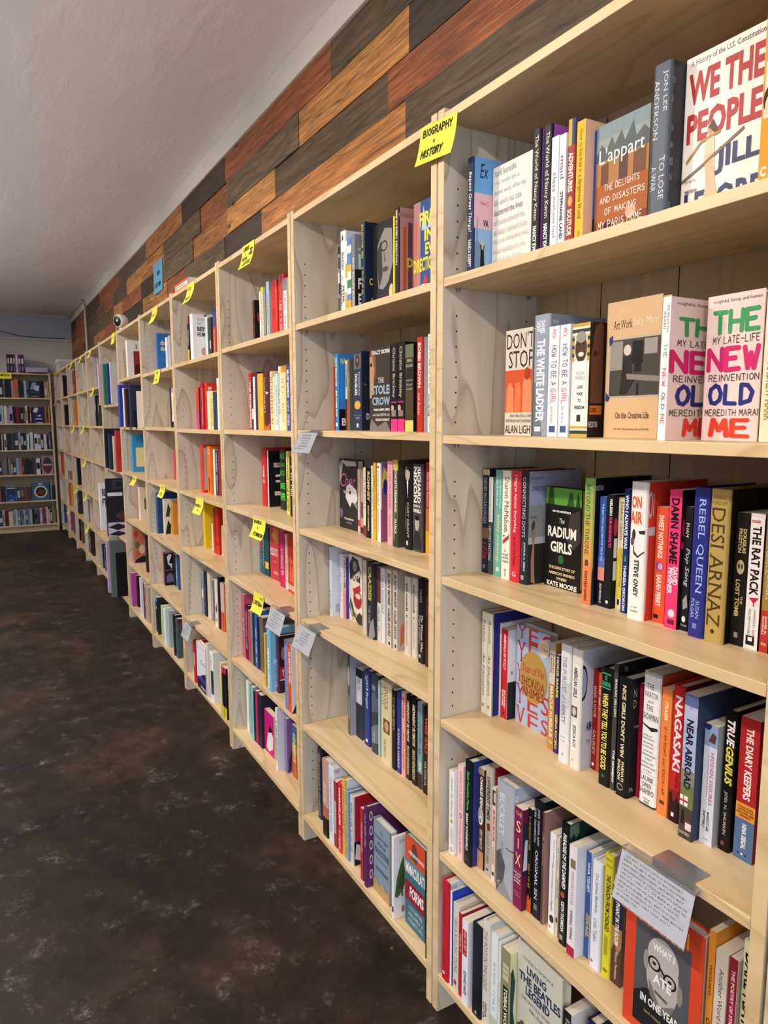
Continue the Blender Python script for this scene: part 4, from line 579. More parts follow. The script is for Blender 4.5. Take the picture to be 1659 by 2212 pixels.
(1, 6, 10, 13, 0.2206, 0.2516, 0.014, 0.2237, 0.147, 'p', '8f8a68', 'e4e2b4', 'tan paperback with black name panel', '#^.15^.32^.2^.8^c8c0a0|-~^.18^.21^555^b^.25^.75|-~^.23^.27^555^b^.25^.75|#^.38^.9^.25^.8^22241c|TOBIAS WOLFF^.4^.88^f0eede^b^.35^.7|>P^24484a^0:.2,0.045:.15,0.09:.3,0.06:.6,0.12:.9,0:1'),
(1, 6, 11, 13, 0.2527, 0.386, 0.03, 0.2582, 0.169, 'f', 'cbcbbb', 'cbcbbb', 'pale grey-green face-out book with navy capitals', '>KENNETH WOMACK^.1^.13^5a6058^n^.12^.82|>LIVING^.16^.23^2a3a5c^b^.22^.66|>THE BEATLES^.25^.33^2a3a5c^b^.04^.98|>LEGEND^.34^.42^2a3a5c^b^.2^.75|>THE UNTOLD STORY OF^.45^.48^666c60^n^.1^.9|>MAL EVANS^.51^.54^666c60^n^.3^.7|>P^4a4438^.0:1,.02:.75,.15:.68,.3:.78,.6:.85,.9:1|>@^.68^.8^.08^.22^6a5444'),
(1, 6, 12, 13, 0.3896, 0.4109, 0.032, 0.2008, 0.132, 'p', '1c1c1c', 'f0f0ee', 'black paperback with cream spine lettering', '~^.08^.3^ddd^b|~^.4^.7^ddd^n'),
(1, 6, 13, 13, 0.4279, 0.4534, 0.054, 0.1999, 0.131, 'h', '1b2440', '1b2440', 'navy hardcover', ''),
(2, 1, 1, 10, -0.6658, -0.6525, 0.076, 0.2102, 0.138, 'p', '8a8a86', '8a8a86', 'leaning-looking black and white checked paperback', '#^0^.1^0^1^222|#^.15^.3^.2^.8^1c1c1c|#^.35^.5^0^.6^e0e0dc|#^.5^.65^.3^1^1c1c1c|#^.7^.9^.1^.7^2a2a2a'),
(2, 1, 2, 10, -0.5987, -0.5693, 0.05, 0.2349, 0.154, 'h', 'efeeea', 'd3e0f0', 'white hardcover with black block letters', 'P^222^.3:.12,.5:.03,.75:.1|ENGLISH^.25^.45^1c1c1c^b^.3^.75|A^.5^.6^555^n^.3^.6|PETER^.65^.85^1c1c1c^b^.5^.85|ACKROYD^.62^.88^1c1c1c^b^.1^.42'),
(2, 1, 3, 10, -0.5673, -0.5558, 0.05, 0.2033, 0.133, 'p', 'ebe7d8', 'ebe7d8', 'thin cream paperback with contrasting spine band', '#^.3^.5^0^1^e0b030|#^.7^1^0^1^e8a83a'),
(2, 1, 4, 10, -0.5539, -0.5293, 0.05, 0.2073, 0.136, 'p', '5f80c8', '5f80c8', 'paperback banded in blue, white, yellow, green', '#^.1^.2^0^1^dde6ee|#^.2^.35^0^1^5a86d0|#^.35^.44^0^1^e8b43c|#^.44^.55^0^1^dce6dc|#^.55^.66^0^1^3f8a5a|#^.66^.74^0^1^dde4ee|#^.74^.82^0^1^5a86d0|#^.82^1^0^1^e8a830'),
(2, 1, 5, 10, -0.5235, -0.5032, 0.048, 0.2098, 0.137, 'p', '7a7f88', '80858c', 'grey paperback with vertical white lettering', 'MUD ROCKS BLAZES^.3^.95^d8cca8^b^.3^.8|>#^.45^1^0^1^1a1a1c|>H^.17^.21^ddd^b^0.0825^0.135|>I^.25^.44^bcd8e4^b^0.0825^0.142|>F^.56^.7^eee^b^0.075^0.142|>E^.76^.9^eee^b^0.075^0.142'),
(2, 1, 6, 10, -0.5012, -0.4832, 0.066, 0.2402, 0.157, 'h', '28354f', '1c2740', 'dark navy hardcover with yellow spine lettering', '~^.03^.4^e0d840^b|~^.5^.8^e0d840^b|>C^.62^.7^d8d040^b^0.0944^0.163|>C^.84^.92^d8d040^b^0.129^0.172'),
(2, 1, 7, 10, -0.4798, -0.3666, 0.09, 0.2272, 0.149, 'f', '17181b', '17181b', 'black face-out book with shadowed portrait', '>P^8f8b88^.3:.75,.22:.5,.25:.25,.4:.08,.7:.02,.95:.1,1:.5,.8:.7,.55:.78|>P^26262a^.2:.3,.3:.05,.7:-.0,1:.0,1:.12,.6:.08,.35:.2|>P^3a3836^.22:.5,.25:.3,.45:.2,.5:.6,.35:.75|>R^.22^.34^.4^.75^141416|>@^.52^.58^.5^.78^4a4644|>P^5a5652^.55:.3,.66:.45,.58:.48|>P^2a2a2e^.1:.95,.25:.75,.5:.78,.9:.7,1:.95|>@^.74^.92^.82^1.05^d8c890|>ARTHUR ASHE^.88^.94^e4e2de^n^.05^1.15'),
(2, 1, 8, 10, -0.3412, -0.3334, 0.076, 0.2196, 0.144, 'p', 'dad63c', 'dad63c', 'thin yellow paperback', ''),
(2, 1, 9, 10, -0.3251, -0.3091, 0.072, 0.2354, 0.154, 'h', '2a1a24', 'c58f90', 'dark hardcover with rose-painted front cover', 'FIRE IN EVERY DIRECTION^.03^.6^e8d8d0^b|>#^.06^.1^0^1^a8807c|>P^c8602c^0.0895:.9,0.0835:.2,0.149:.2,0.143:.9|>P^6a4a5a^0.179:.9,0.179:.15,0.268:.15,0.268:.9|>D^.52^.62^e0d830^b^0.164^0.283|>P^8a3038^0:.95,0.119:.85,0.298:.9,0.298:1,0:1'),
(2, 1, 10, 10, -0.2783, -0.1867, 0.098, 0.2346, 0.154, 'f', '34508c', '34508c', 'face-out painted book, rose left, blue right', '>#^0^1^0^.35^b08088|>P^c86a40^.05:.9,.06:.2,.18:.2,.16:.9|>P^b8c8e8^.4:.3,.5:.05,.7:.3,.9:.06,1:.3|>FIRE^.12^.26^e4dc34^b^.3^1|>IN^.3^.42^e4dc34^b^.55^1|>EV^.44^.56^e4dc34^b^.6^1|>DIRECTION^.58^.72^e4dc34^b^0^1.1|>P^c03830^.5:.85,.6:.75,.75:.82,.7:.95|>P^6a7a48^.35:1,.5:.86,1:.92,1:1|>P^ece4e0^.4:.85,.8:.86,1:.92,.6:.93'),
(2, 2, 1, 11, -0.7528, -0.7439, 0.098, 0.2, 0.131, 'p', 'c23222', 'c23222', 'thin red paperback', ''),
(2, 2, 2, 11, -0.7221, -0.7005, 0.088, 0.2348, 0.154, 'h', '2f82cf', '2f8ae0', 'bright blue hardcover with yellow lettering', 'NATE BARGATZE^.05^.42^f0ee70^b^.25^.75|BIG DUMB EYES^.48^.82^f0ee70^b^.25^.75|#^.9^.95^.2^.8^cfe4f4|>NA^.06^.13^e8dc3c^b^0.0455^0.173|>#^.72^1^0^1^14161a|>B^.84^.94^eee^b^0.0637^0.173'),
(2, 2, 3, 11, -0.6919, -0.6793, 0.11, 0.2146, 0.141, 'p', 'd8d8d4', 'd8d8d4', 'thin pale grey paperback with black spine lettering', 'STRUMMER^.05^.4^222^b|#^.55^1^0^1^7a2420'),
(2, 2, 4, 11, -0.6772, -0.6628, 0.11, 0.218, 0.143, 'p', '6c6850', '6c6850', 'olive paperback with beige spine lettering', '~^.2^.45^d8ccaa^b|THE HALF^.6^.9^c03028^b'),
(2, 2, 5, 11, -0.6394, -0.5841, 0.11, 0.2343, 0.152, 'p', '2b3652', '23283a', 'navy paperback with gold seal', '#^.03^.22^.1^.9^6a6260|@^.04^.2^.3^.75^3a2c26|@^.08^.14^.4^.62^8a6a54|DOUGLASS^.28^.55^f0ece4^b^.2^.5|FREDERICK^.26^.56^d8d4cc^n^.62^.78|@^.62^.73^.15^.85^dca638|#^.8^.81^.05^.95^667|-DAVID W.^.83^.85^ccd^n^.3^.75|#^.91^.96^.4^.6^dde|>The^.4^.43^99a^n^0.0342^0.103|>D^.78^.86^dde^b^0.103^0.171'),
(2, 2, 6, 11, -0.5377, -0.4169, 0.11, 0.2343, 0.153, 'f', '3b342d', '3b342d', 'dark face-out book with half portrait', '>P^b8906a^0:.6,0:.1,.15:.08,.25:.25,.2:.45,.1:.6|>P^8a5a34^0:.1,.1:.02,.3:.1,.32:.4,.25:.3,.15:.1|>@^.17^.22^.02^.14^2a1a14|>P^7a746c^0:.95,.1:.85,.4:.95,.8:.88,1:.98,1:1,0:1|>TRACY BORMAN^.03^.08^e4e0d8^b^.1^1.2|>THE^.36^.42^d8dce0^s^.42^.72|>STOLEN^.45^.56^9ab4c8^b^.12^1.2|>CROWN^.59^.69^9ab4c8^b^.14^1.2|>TREACHERY, DECEIT^.73^.76^f0eee8^b^.2^1.1|>and the DEATH of the^.79^.82^f0eee8^s^.18^1.1|>TUDOR DYNASTY^.85^.88^f0eee8^b^.3^1'),
(2, 2, 7, 11, -0.4144, -0.3831, 0.11, 0.2384, 0.152, 'h', '171110', '171110', 'one of two black hardcovers with pink foot', 'Christie Brinkley^.05^.62^d8ccc0^s^.3^.8|#^.66^.675^.05^.95^c83078|@^.7^.77^.1^.6^c8a898|#^.76^.83^.2^.9^8a7a70|#^.86^1^0^1^e83a86'),
(2, 2, 8, 11, -0.3791, -0.3448, 0.11, 0.2387, 0.152, 'h', '171110', '17110f', 'one of two black hardcovers with pink foot', 'Christie Brinkley^.05^.62^d8ccc0^s^.3^.8|#^.66^.675^.05^.95^c83078|@^.7^.77^.1^.6^c8a898|#^.76^.83^.2^.9^8a7a70|#^.86^1^0^1^e83a86'),
(2, 2, 9, 11, -0.3354, -0.2941, 0.11, 0.2282, 0.149, 'p', '4a3c28', '1a1512', 'dark green-brown paperback with yellow foot', '#^0^.15^0^1^6a7456|P^2a2418^0:.4,.3:.2,.7:.28,1:.2,1:.5|-SPRING^.17^.2^ddd^n^.2^.8|-REVOLUTION^.23^.26^ddd^n^.1^.9|-~^.4^.42^ccc^n^.15^.85|-~^.45^.47^ccc^n^.15^.85|-~^.5^.52^ccc^n^.15^.85|#^.87^1^0^1^d8d068'),
(2, 2, 10, 11, -0.2333, -0.207, 0.08, 0.2349, 0.154, 'h', 'b93325', 'd3cbd6', 'red hardcover with bold white capitals', 'BOBBI BROWN^.06^.53^f6e8e4^b^.3^.8|Still Bobbi^.58^.82^f0c8c0^i^.3^.7'),
(2, 2, 11, 11, -0.1658, -0.1352, 0.068, 0.2351, 0.154, 'h', 'ebe7e2', 'ebe7e2', 'white hardcover with spaced black capitals', "MICHAEL CAINE^.03^.55^444^n^.3^.75|DON'T LOOK BACK^.6^.84^222^b^.5^.7|YOU'LL TRIP OVER^.6^.84^222^b^.2^.4|#^.91^.95^.4^.7^222"),
(2, 3, 1, 13, -0.7949, -0.6641, 0.1349, 0.2257, 0.148, 'f', '2a2a2d', '2a2a2d', 'charcoal face-out book with script name', '>P^a8a6a4^0:.05,.25:0,.1:.25,0:.4|>P^cfcdca^.1:.02,.4:.1,.95:.08,.9:.02|>Cher^.2^.4^c86a94^i^.06^.9|>P^dedcd8^.35:.55,.4:.38,.6:.34,.95:.42,1:.55,.9:.62,.7:.6,.6:.68|>P^141416^.48:.45,.55:.4,.66:.46,.6:.5|>@^.42^.46^.5^.6^f0eeea|>P^b0aeac^.2:.46,.35:.44,.35:.5,.26:.49|>P^8a8886^.75:.62,.98:.6,1:.7,.9:.66|>@^.72^.86^.0^.2^7a5a8a|>THE MEMOIR^.84^.87^d8d6d4^b^.25^.8|>PART ONE^.9^.92^d8d6d4^n^.4^.68'),
(2, 3, 2, 13, -0.6561, -0.6423, 0.1315, 0.1994, 0.13, 'p', 'd9b9b2', 'd9b9b2', 'thin beige paperback with olive spine lettering', '~^.1^.5^8a6a64^n|#^.8^.9^0^1^b03a34'),
(2, 3, 3, 13, -0.631, -0.616, 0.1292, 0.1981, 0.13, 'p', 'b79684', 'b79684', 'dusty pink paperback with contrasting spine band', '#^.5^.75^0^1^6a4a68|#^.9^1^0^1^2a2a2c'),
(2, 3, 4, 13, -0.5919, -0.5772, 0.1172, 0.2087, 0.137, 'p', 'e5dcc8', 'e5dcc8', 'cream paperback with charcoal spine lettering', '~^.15^.6^333^b|#^.85^1^0^1^8a2a24'),
(2, 3, 5, 13, -0.5558, -0.5252, 0.1068, 0.212, 0.139, 'p', '17140f', '2a2620', 'black paperback with gold capitals', 'ROMNEY^.06^.48^d8cc9c^b^.3^.78|McKAY COPPINS^.54^.9^d8cc9c^b^.35^.65'),
(2, 3, 6, 13, -0.5239, -0.5127, 0.1076, 0.2177, 0.143, 'p', 'd2ded3', 'd2ded3', 'thin pale blue paperback with grey spine lettering', '~^.3^.7^7a8a80^n'),
(2, 3, 7, 13, -0.5028, -0.4891, 0.1037, 0.2288, 0.15, 'p', 'f0b122', 'f0b122', 'thin mustard paperback with brown spine lettering', '~^.08^.66^7a4a10^b|~^.72^.86^7a4a10^n'),
(2, 3, 8, 13, -0.4773, -0.4578, 0.1002, 0.2282, 0.149, 'h', 'f2efe8', '8a5f92', 'white hardcover with serif title', '#^.04^.06^.2^.7^222|STORMY DANIELS^.1^.53^333^s^.3^.7|Full Disclosure^.57^.88^555^s^.3^.65|>P^d8cc50^0:.3,0.0696:.05,0.174:.15,0.174:.4|>@^.2^.4^0.0522^0.157^2a3a8a|>P^a05a88^0:1,0:.6,0.087:.45,0.174:.7,0.174:1'),
(2, 3, 9, 13, -0.4198, -0.3918, 0.1032, 0.2366, 0.155, 'p', 'eaa9b1', 'eaa9b1', 'pink paperback with red serif lettering', 'CLAIRE McCARDELL^.07^.58^b83a4a^s^.3^.7|Elizabeth Evitts^.64^.9^b83a4a^s^.3^.6'),
(2, 3, 10, 13, -0.3801, -0.3536, 0.0982, 0.2424, 0.159, 'p', '3a3c30', '4e463c', 'paperback with dark green swirl pattern', '#^0^.12^0^1^c8a84a|P^6a7a58^0:.9,.3:.3,.6:.35,.3:.95|P^5a6a4c^.5:.6,.8:.25,1:.3,.9:.7|CONCRETE DREAMLAND^.1^.6^eceae0^b^.3^.75|PATRICK^.68^.85^eceae0^b^.3^.7'),
(2, 3, 11, 13, -0.3343, -0.299, 0.1062, 0.2344, 0.154, 'h', '171518', '9a9aa2', 'black hardcover with white shirt-front portrait', '@^.03^.2^.15^.85^b8a898|P^1a1818^.2:.08,.5:.02,.85:.06,.8:.1,.5:.07|P^f0eeea^.38:.2,.6:.2,.52:.4|CARY GRANT^.45^.86^d4d0c8^n^.42^.72|SCOTT EYMAN^.5^.75^999^n^.18^.32|#^.9^.95^.35^.55^eee'),
(2, 3, 12, 13, -0.2977, -0.2503, 0.1101, 0.2346, 0.152, 'h', '484548', '3a3638', 'thick grey hardcover with bold white stacked name', 'RICHARD^.03^.44^f4f2f0^b^.52^.85|NIXON^.03^.44^f4f2f0^b^.12^.48|-JOHN A.^.46^.5^eee^b^.05^.85|-FARRELL^.51^.55^eee^b^.05^.9|P^2a282a^.1:.97,.15:.82,.4:.76,.7:.78,.9:.88,.9:.97|@^.6^.76^.25^.72^b0aaa6|@^.58^.64^.25^.72^1c1a1c'),
(2, 3, 13, 13, -0.2411, -0.2216, 0.1162, 0.241, 0.146, 'p', 'b32934', 'b32934', 'red paperback with salmon spine lettering', 'The Dev Season^.1^.48^e8b0a8^s|#^.5^.75^0^1^c86a2c|#^.75^1^0^1^e0a020'),
(2, 4, 1, 14, -0.8072, -0.7895, 0.1, 0.2371, 0.155, 'h', 'd6deec', 'dde5f4', 'wide white hardcover with blue lower title', 'JOURNEY^.02^.4^8aa0b8^s|HOPE^.62^.9^5f9ab8^s^.3^.9|>#^.82^.94^0.0798^0.18^b4bcd0'),
(2, 4, 2, 14, -0.7799, -0.7585, 0.1248, 0.2162, 0.137, 'h', 'd9ddeb', 'dfe3f2', 'pale blue hardcover with slate spine lettering', '~^.08^.9^444^b^.3^.65'),
(2, 4, 3, 14, -0.7577, -0.74, 0.1295, 0.2065, 0.133, 'p', 'e3a596', '4b42b2', 'paperback with black title and blue cover', '#^0^.4^0^1^e8d4cc|WM STEELBLOWER^.03^.5^1c1a1a^b^.2^.8|#^.55^1^0^1^e88a78'),
(2, 4, 4, 14, -0.7395, -0.6442, 0.1384, 0.2215, 0.145, 'f', 'dfd8c4', 'dfd8c4', 'cream face-out book with tattoo-style artwork', '>P^2a2c30^.1:.4,.05:.15,.3:.02,.7:.05,.9:.2,.85:.4,.5:.3|>@^.08^.24^.3^.62^8a8680|>P^e8dcc0^.12:.38,.8:.2,.9:.27,.25:.47|>ALIVE^.29^.38^2a2018^b^.18^.75|>P^b03034^.3:.5,.85:.4,.9:.5,.4:.6|>P^e8dcd0^.35:.44,.8:.38,.8:.42,.38:.5|>@^.5^.78^.35^.98^a02c30|>@^.55^.63^.5^.9^d8c8b0|>P^3a4a50^.02:.8,.1:.65,.3:.75,.5:.95,.3:.98|>P^d8c8a8^.08:.72,.3:.88,.7:.98,.6:1,.2:.94|>GIRLS^.86^.93^2a2018^b^.2^.7|>P^2a2c30^.5:.95,.8:.82,1:.85,1:1,.7:1'),
(2, 4, 5, 14, -0.5807, -0.5592, 0.1063, 0.2313, 0.152, 'h', 'c9c1b1', 'c9c1b1', 'beige hardcover with olive spine lettering', 'JOSH GAD^.04^.5^6a645a^s^.3^.7'),
(2, 4, 6, 14, -0.5443, -0.4957, 0.0995, 0.232, 0.152, 'h', '2b2d36', '3d4454', 'dark slate hardcover with gold capitals', 'CRAZIES^.05^.5^c8b048^b^.3^.68|~^.58^.8^b8b8bc^n^.3^.55|P^8a8c92^.3:1,.5:.8,.9:.72,1:.95,.8:1'),
(2, 4, 7, 14, -0.4934, -0.4741, 0.1102, 0.2233, 0.146, 'p', 'd8d2c2', 'e2dfd6', 'beige paperback with teal spine lettering', '#^0^.48^0^1^6e3c2a|~^.55^.88^5a6a8a^n'),
(2, 4, 8, 14, -0.4714, -0.4518, 0.1106, 0.2252, 0.147, 'h', 'd9dbdf', 'cfd0d6', 'pale blue hardcover with grey spine lettering', '~^.1^.6^777^n'),
(2, 4, 9, 14, -0.4326, -0.4058, 0.1065, 0.23, 0.151, 'p', 'c9c1b5', 'c9c1b5', 'one of two stone paperbacks with black italics', 'BLACK MOSES^.05^.46^1a1816^bi^.3^.8|CALEB GAYLE^.5^.86^1a1816^bi^.3^.8|#^.93^.97^.4^.75^1a1a1a'),
(2, 4, 10, 14, -0.3963, -0.3728, 0.1074, 0.2326, 0.152, 'p', 'c9c1b5', 'c4bab0', 'one of two stone paperbacks with black italics', 'BLACK MOSES^.05^.46^1a1816^bi^.3^.8|CALEB GAYLE^.5^.86^1a1816^bi^.3^.8|#^.93^.97^.4^.75^1a1a1a|>P^d87a5a^0.06:.95,0.075:.7,0.15:.65,0.15:.9'),
(2, 4, 11, 14, -0.3468, -0.3153, 0.1135, 0.2243, 0.147, 'h', 'd1c9bd', 'c8c0b4', 'one of two pale hardcovers with lowercase title', 'exit wounds^.08^.44^1a1816^b^.35^.68|P^333^.3:.5,.7:.47,.5:.5,.7:.53|PETER GODWIN^.56^.88^a8604a^n^.35^.6'),
(2, 4, 12, 14, -0.3132, -0.2879, 0.1177, 0.2258, 0.144, 'h', 'd1c9bd', 'c8c0b4', 'one of two pale hardcovers with lowercase title', 'exit wounds^.08^.44^1a1816^b^.35^.68|P^333^.3:.5,.7:.47,.5:.5,.7:.53|PETER GODWIN^.56^.88^a8604a^n^.35^.6'),
(2, 4, 13, 14, -0.2717, -0.2411, 0.1111, 0.2315, 0.151, 'h', '14141d', '101018', 'black hardcover with lavender spine lettering', 'MERYL^.12^.28^b8b8c0^s^.4^.65|The Woman Who^.42^.86^eceae4^si^.5^.85|Knew Everyone^.4^.8^c8c8cc^i^.2^.42|#^.9^.94^.2^.55^aaa'),
(2, 4, 14, 14, -0.2342, -0.2084, 0.1096, 0.231, 0.151, 'h', '3b1614', '3b1614', 'dark brown hardcover with brown spine lettering', '~^.1^.4^7a3a34^s'),
(2, 5, 1, 13, -0.6842, -0.6645, 0.1042, 0.2727, 0.158, 'p', '5b5f5a', 'a2aab6', 'grey photo paperback at left end', '@^.15^.4^0^.8^b8bab8|#^.5^.8^.2^.7^8a8c88'),
(2, 5, 2, 13, -0.6559, -0.6143, 0.1203, 0.2327, 0.142, 'p', 'c2c6d2', '4a5870', 'thick pale grey paperback with black spine lettering', '#^0^.12^0^1^17171a|~^.05^.3^222^b|~^.4^.9^ddd^n|#^.5^1^0^1^2a2e3c'),
(2, 5, 3, 13, -0.5943, -0.5591, 0.1165, 0.2459, 0.146, 'h', '293a80', '232f66', 'blue hardcover with pale script title', 'The^.05^.12^d8e0f0^s|1619 Project^.12^.5^e8eefa^s^.25^.8|@^.91^.95^.3^.7^eee'),
(2, 5, 4, 13, -0.5425, -0.4989, 0.1123, 0.252, 0.15, 'h', '38434f', '2c3640', 'dark slate hardcover with cloudy spine', 'P^5a6874^0:.3,.5:.2,1:.3,1:.45,0:.5|P^6a7884^0:.7,1:.6,1:.85,0:.9|#^.14^.2^.2^.7^889|~^.72^.86^c8ccd0^s^.3^.7'),
(2, 5, 5, 13, -0.498, -0.4863, 0.1142, 0.2411, 0.148, 'p', '9fc0c2', '9fc0c2', 'thin light teal paperback', ''),
(2, 5, 6, 13, -0.4729, -0.4129, 0.1078, 0.2559, 0.154, 'h', 'd7cba3', 'b8ac8a', 'cream hardcover with oval portrait', 'LINCOLN^.06^.33^3a3428^s^.4^.75|DAVIS^.08^.3^6a6048^s^.1^.34|#^.45^.62^.3^.9^7a4a34|@^.47^.6^.4^.8^c0a088|NIGEL HAMILTON^.7^.92^5a5240^s^.3^.6'),
(2, 5, 7, 13, -0.41, -0.3912, 0.1117, 0.2446, 0.15, 'p', '2a1d19', '2a1d19', 'black paperback with beige spine lettering', '~^.1^.5^c8b8a0^s'),
(2, 5, 8, 13, -0.3886, -0.3634, 0.1137, 0.2464, 0.148, 'h', '2a3b90', '27347c', 'royal blue hardcover with white name', 'KAMALA HARRIS^.45^.94^e4e8f4^s^.3^.7'),
(2, 5, 9, 13, -0.361, -0.3421, 0.1151, 0.2515, 0.147, 'p', 'e7a999', 'e7a999', 'salmon paperback with red capitals', 'AWAKE^.04^.3^c83c30^b|JEN HATMAKER^.45^.95^d8503c^b'),
(2, 5, 10, 13, -0.3412, -0.318, 0.1175, 0.2528, 0.145, 'h', '1b1512', '1b1512', 'one of two black hardcovers with cream italics', 'MIDNIGHT FLYBOYS^.07^.55^e8dcc0^bi|BRUCE HENDERSON^.6^.94^c8b088^b'),
(2, 5, 11, 13, -0.3109, -0.2829, 0.116, 0.2536, 0.146, 'h', '1b1512', '1b1512', 'one of two black hardcovers with cream italics', 'MIDNIGHT FLYBOYS^.07^.55^e8dcc0^bi|BRUCE HENDERSON^.6^.94^c8b088^b'),
(2, 5, 12, 13, -0.281, -0.2581, 0.1188, 0.2517, 0.143, 'p', '79a1ab', '8a8f86', 'steel blue paperback with charcoal spine lettering', 'Icons of a Certain Age^.08^.6^2a3a44^i|JW^.68^.8^eee^b|#^.82^1^0^1^3a2a2a'),
(2, 5, 13, 13, -0.252, -0.2219, 0.116, 0.2467, 0.146, 'h', '1b1412', '1b1412', 'black hardcover with red capitals', 'WISE GALS^.1^.52^d04a34^b^.4^.8|NATHALIA^.62^.9^d8d4cc^n^.35^.65'),
(2, 6, 1, 14, -0.7883, -0.759, 0.0371, 0.2523, 0.165, 'h', '2a2a3d', '2a2a3d', 'dark navy hardcover at left end', 'ANTHONY HOPKINS^.2^.95^b0b0bc^s|@^.06^.2^.2^.9^8a6a5a'),
(2, 6, 2, 14, -0.693, -0.6484, 0.0105, 0.2607, 0.171, 'h', 'c29a91', 'e4d8d4', 'dusty pink hardcover with dark foot', '#^.75^1^0^1^2a1c1c|~^.3^.55^f4e4e0^s|#^.6^.75^0^1^b07050'),
(2, 6, 3, 14, -0.6479, -0.6122, 0.0127, 0.2567, 0.168, 'h', 'dbe5f3', 'dfe9f6', 'white hardcover with blue serif title', 'THERE WAS NOTHING YOU COULD DO^.12^.85^4a5a80^s^.35^.7|>THERE^.02^.07^4a5a80^s^0.015^0.12'),
(2, 6, 4, 14, -0.6098, -0.5887, 0.014, 0.2221, 0.145, 'p', 'a23b33', 'a23b33', 'red paperback with contrasting spine band', '#^.3^.8^.1^.7^c8b0a0'),
(2, 6, 5, 14, -0.5821, -0.5554, 0.0131, 0.2295, 0.15, 'h', 'd82b43', 'd82b43', 'crimson hardcover with bold white capitals', 'WHACK JOB^.05^.6^fff^b^.25^.8|~^.68^.95^eee^b'),
(2, 6, 6, 14, -0.5529, -0.5315, 0.0143, 0.2539, 0.166, 'h', 'd9b343', 'e2ebf2', 'mustard hardcover with olive spine lettering', '~^.1^.7^7a6a2a^s'),
(2, 6, 7, 14, -0.528, -0.5105, 0.0143, 0.2268, 0.149, 'h', '8ba1b9', '8ba1b9', 'steel blue hardcover with yellow spine lettering', '~^.2^.8^e0d840^s'),
(2, 6, 8, 14, -0.5048, -0.482, 0.0172, 0.2223, 0.146, 'h', 'c9cdd1', 'c42a3a', 'pale grey hardcover with red front cover', '~^.1^.8^444^b|>#^.65^1^0^1^1c1c1e|>P^e8e4e0^0.0179:.9,0.0536:.68,0.143:.72,0.161:.95'),
(2, 6, 9, 14, -0.4218, -0.4057, 0.0101, 0.2259, 0.148, 'p', 'a9333f', 'a9333f', 'red paperback with beige spine lettering', '~^.2^.6^e8c8c8^n'),
(2, 6, 10, 14, -0.3918, -0.3739, 0.0049, 0.2492, 0.163, 'h', '5b2b5c', '6a2f6b', 'purple hardcover with white oval cameos', '~^.1^.5^c8b0c8^n|>@^.06^.18^0.045^0.112^e0dcc8|>@^.24^.36^0.045^0.112^e0dcc8|>@^.42^.54^0.045^0.112^e0dcc8|>@^.6^.72^0.045^0.112^e0dcc8|>@^.78^.9^0.045^0.112^e0dcc8|>@^.08^.16^0.06^0.0975^5a4a5a|>@^.26^.34^0.06^0.0975^5a4a5a|>@^.44^.52^0.06^0.0975^5a4a5a|>@^.62^.7^0.06^0.0975^5a4a5a|>@^.8^.88^0.06^0.0975^5a4a5a'),
(2, 6, 11, 14, -0.3675, -0.271, 0.0228, 0.2198, 0.144, 'f', '8599ac', '8599ac', 'blue-grey face-out book with dark serif title', ">The^.1^.14^2a3440^s^.4^.6|>Hundred Years'^.18^.23^2a3440^s^.1^.9|>War on^.27^.32^2a3440^s^.25^.75|>PALESTINE^.36^.44^2a3440^s^.08^.95|>A History of Settler^.5^.53^3a4450^s^.2^.85|>Rashid Khalidi^.62^.67^2a3440^s^.15^.9|>P^b89a68^0:1,0:.84,.2:.8,.4:.86,.6:.8,.8:.86,1:.82,1:1"),
(2, 6, 12, 14, -0.2322, -0.2231, 0.0067, 0.2376, 0.156, 'p', 'eef0f4', 'eef0f4', 'white paperback with green tree cover', '#^.85^.92^.1^.9^222|>ROM^.05^.09^777^n^0.124^0.214|>P^4a6a38^0.0225:.72,0.0675:.5,0.135:.35,0.202:.25,0.225:.5,0.202:.66,0.135:.72,0.0675:.75|>P^3a5a30^0.0675:.66,0.135:.5,0.225:.4,0.225:.62|>P^5a4a34^0.157:.75,0.169:.6,0.184:.6,0.191:.75|>@^.86^.95^0.157^0.225^a88a64'),
(2, 6, 13, 14, -0.2055, -0.1055, 0.0306, 0.2583, 0.169, 'f', '3a7082', '3a7082', 'face-out book banded orange, teal, red', '>#^0^.26^0^1^d84c2a|>P^3a5a40^.3:.22,.35:.1,.5:.06,.65:.1,.6:.24|>@^.04^.14^.35^.6^6a3a24|>HELEN KING^.15^.19^f4e0d0^b^.2^.95|>#^.26^.5^0^1^5c8c98|>P^3f7080^0:.5,0:.36,.3:.28,.6:.4,1:.3,1:.5|>IMMACULATE^.3^.42^f0ece4^b^.02^1.05|>#^.5^.72^0^1^8c2434|>FORMS^.54^.66^f0ece4^b^.25^.95|>~^.76^.8^cfe0e4^b^.2^.9|>~^.83^.87^cfe0e4^b^.2^.9|>~^.9^.94^cfe0e4^b^.2^.9'),
(2, 6, 14, 14, -0.0645, -0.051, 0.006, 0.2411, 0.158, 'p', '1b1311', '1b1311', 'black paperback at right end', 'PHIL KNIGHT^.2^.5^b08a3a^b|SHOE DOG^.6^.85^b08a3a^b'),
(3, 1, 1, 8, -1.527, -1.5033, 0.11, 0.1892, 0.124, 'p', '1c1416', '171316', 'black paperback with red spine lettering', '~^.05^.35^c83030^b|~^.5^.95^c83030^b|>P^c82a34^0.0928:.45,0.0928:.25,0.167:.3,0.167:.42'),
(3, 1, 2, 8, -1.4467, -1.4341, 0.11, 0.2123, 0.139, 'p', 'efe9dd', 'efe9dd', 'thin cream paperback', ''),
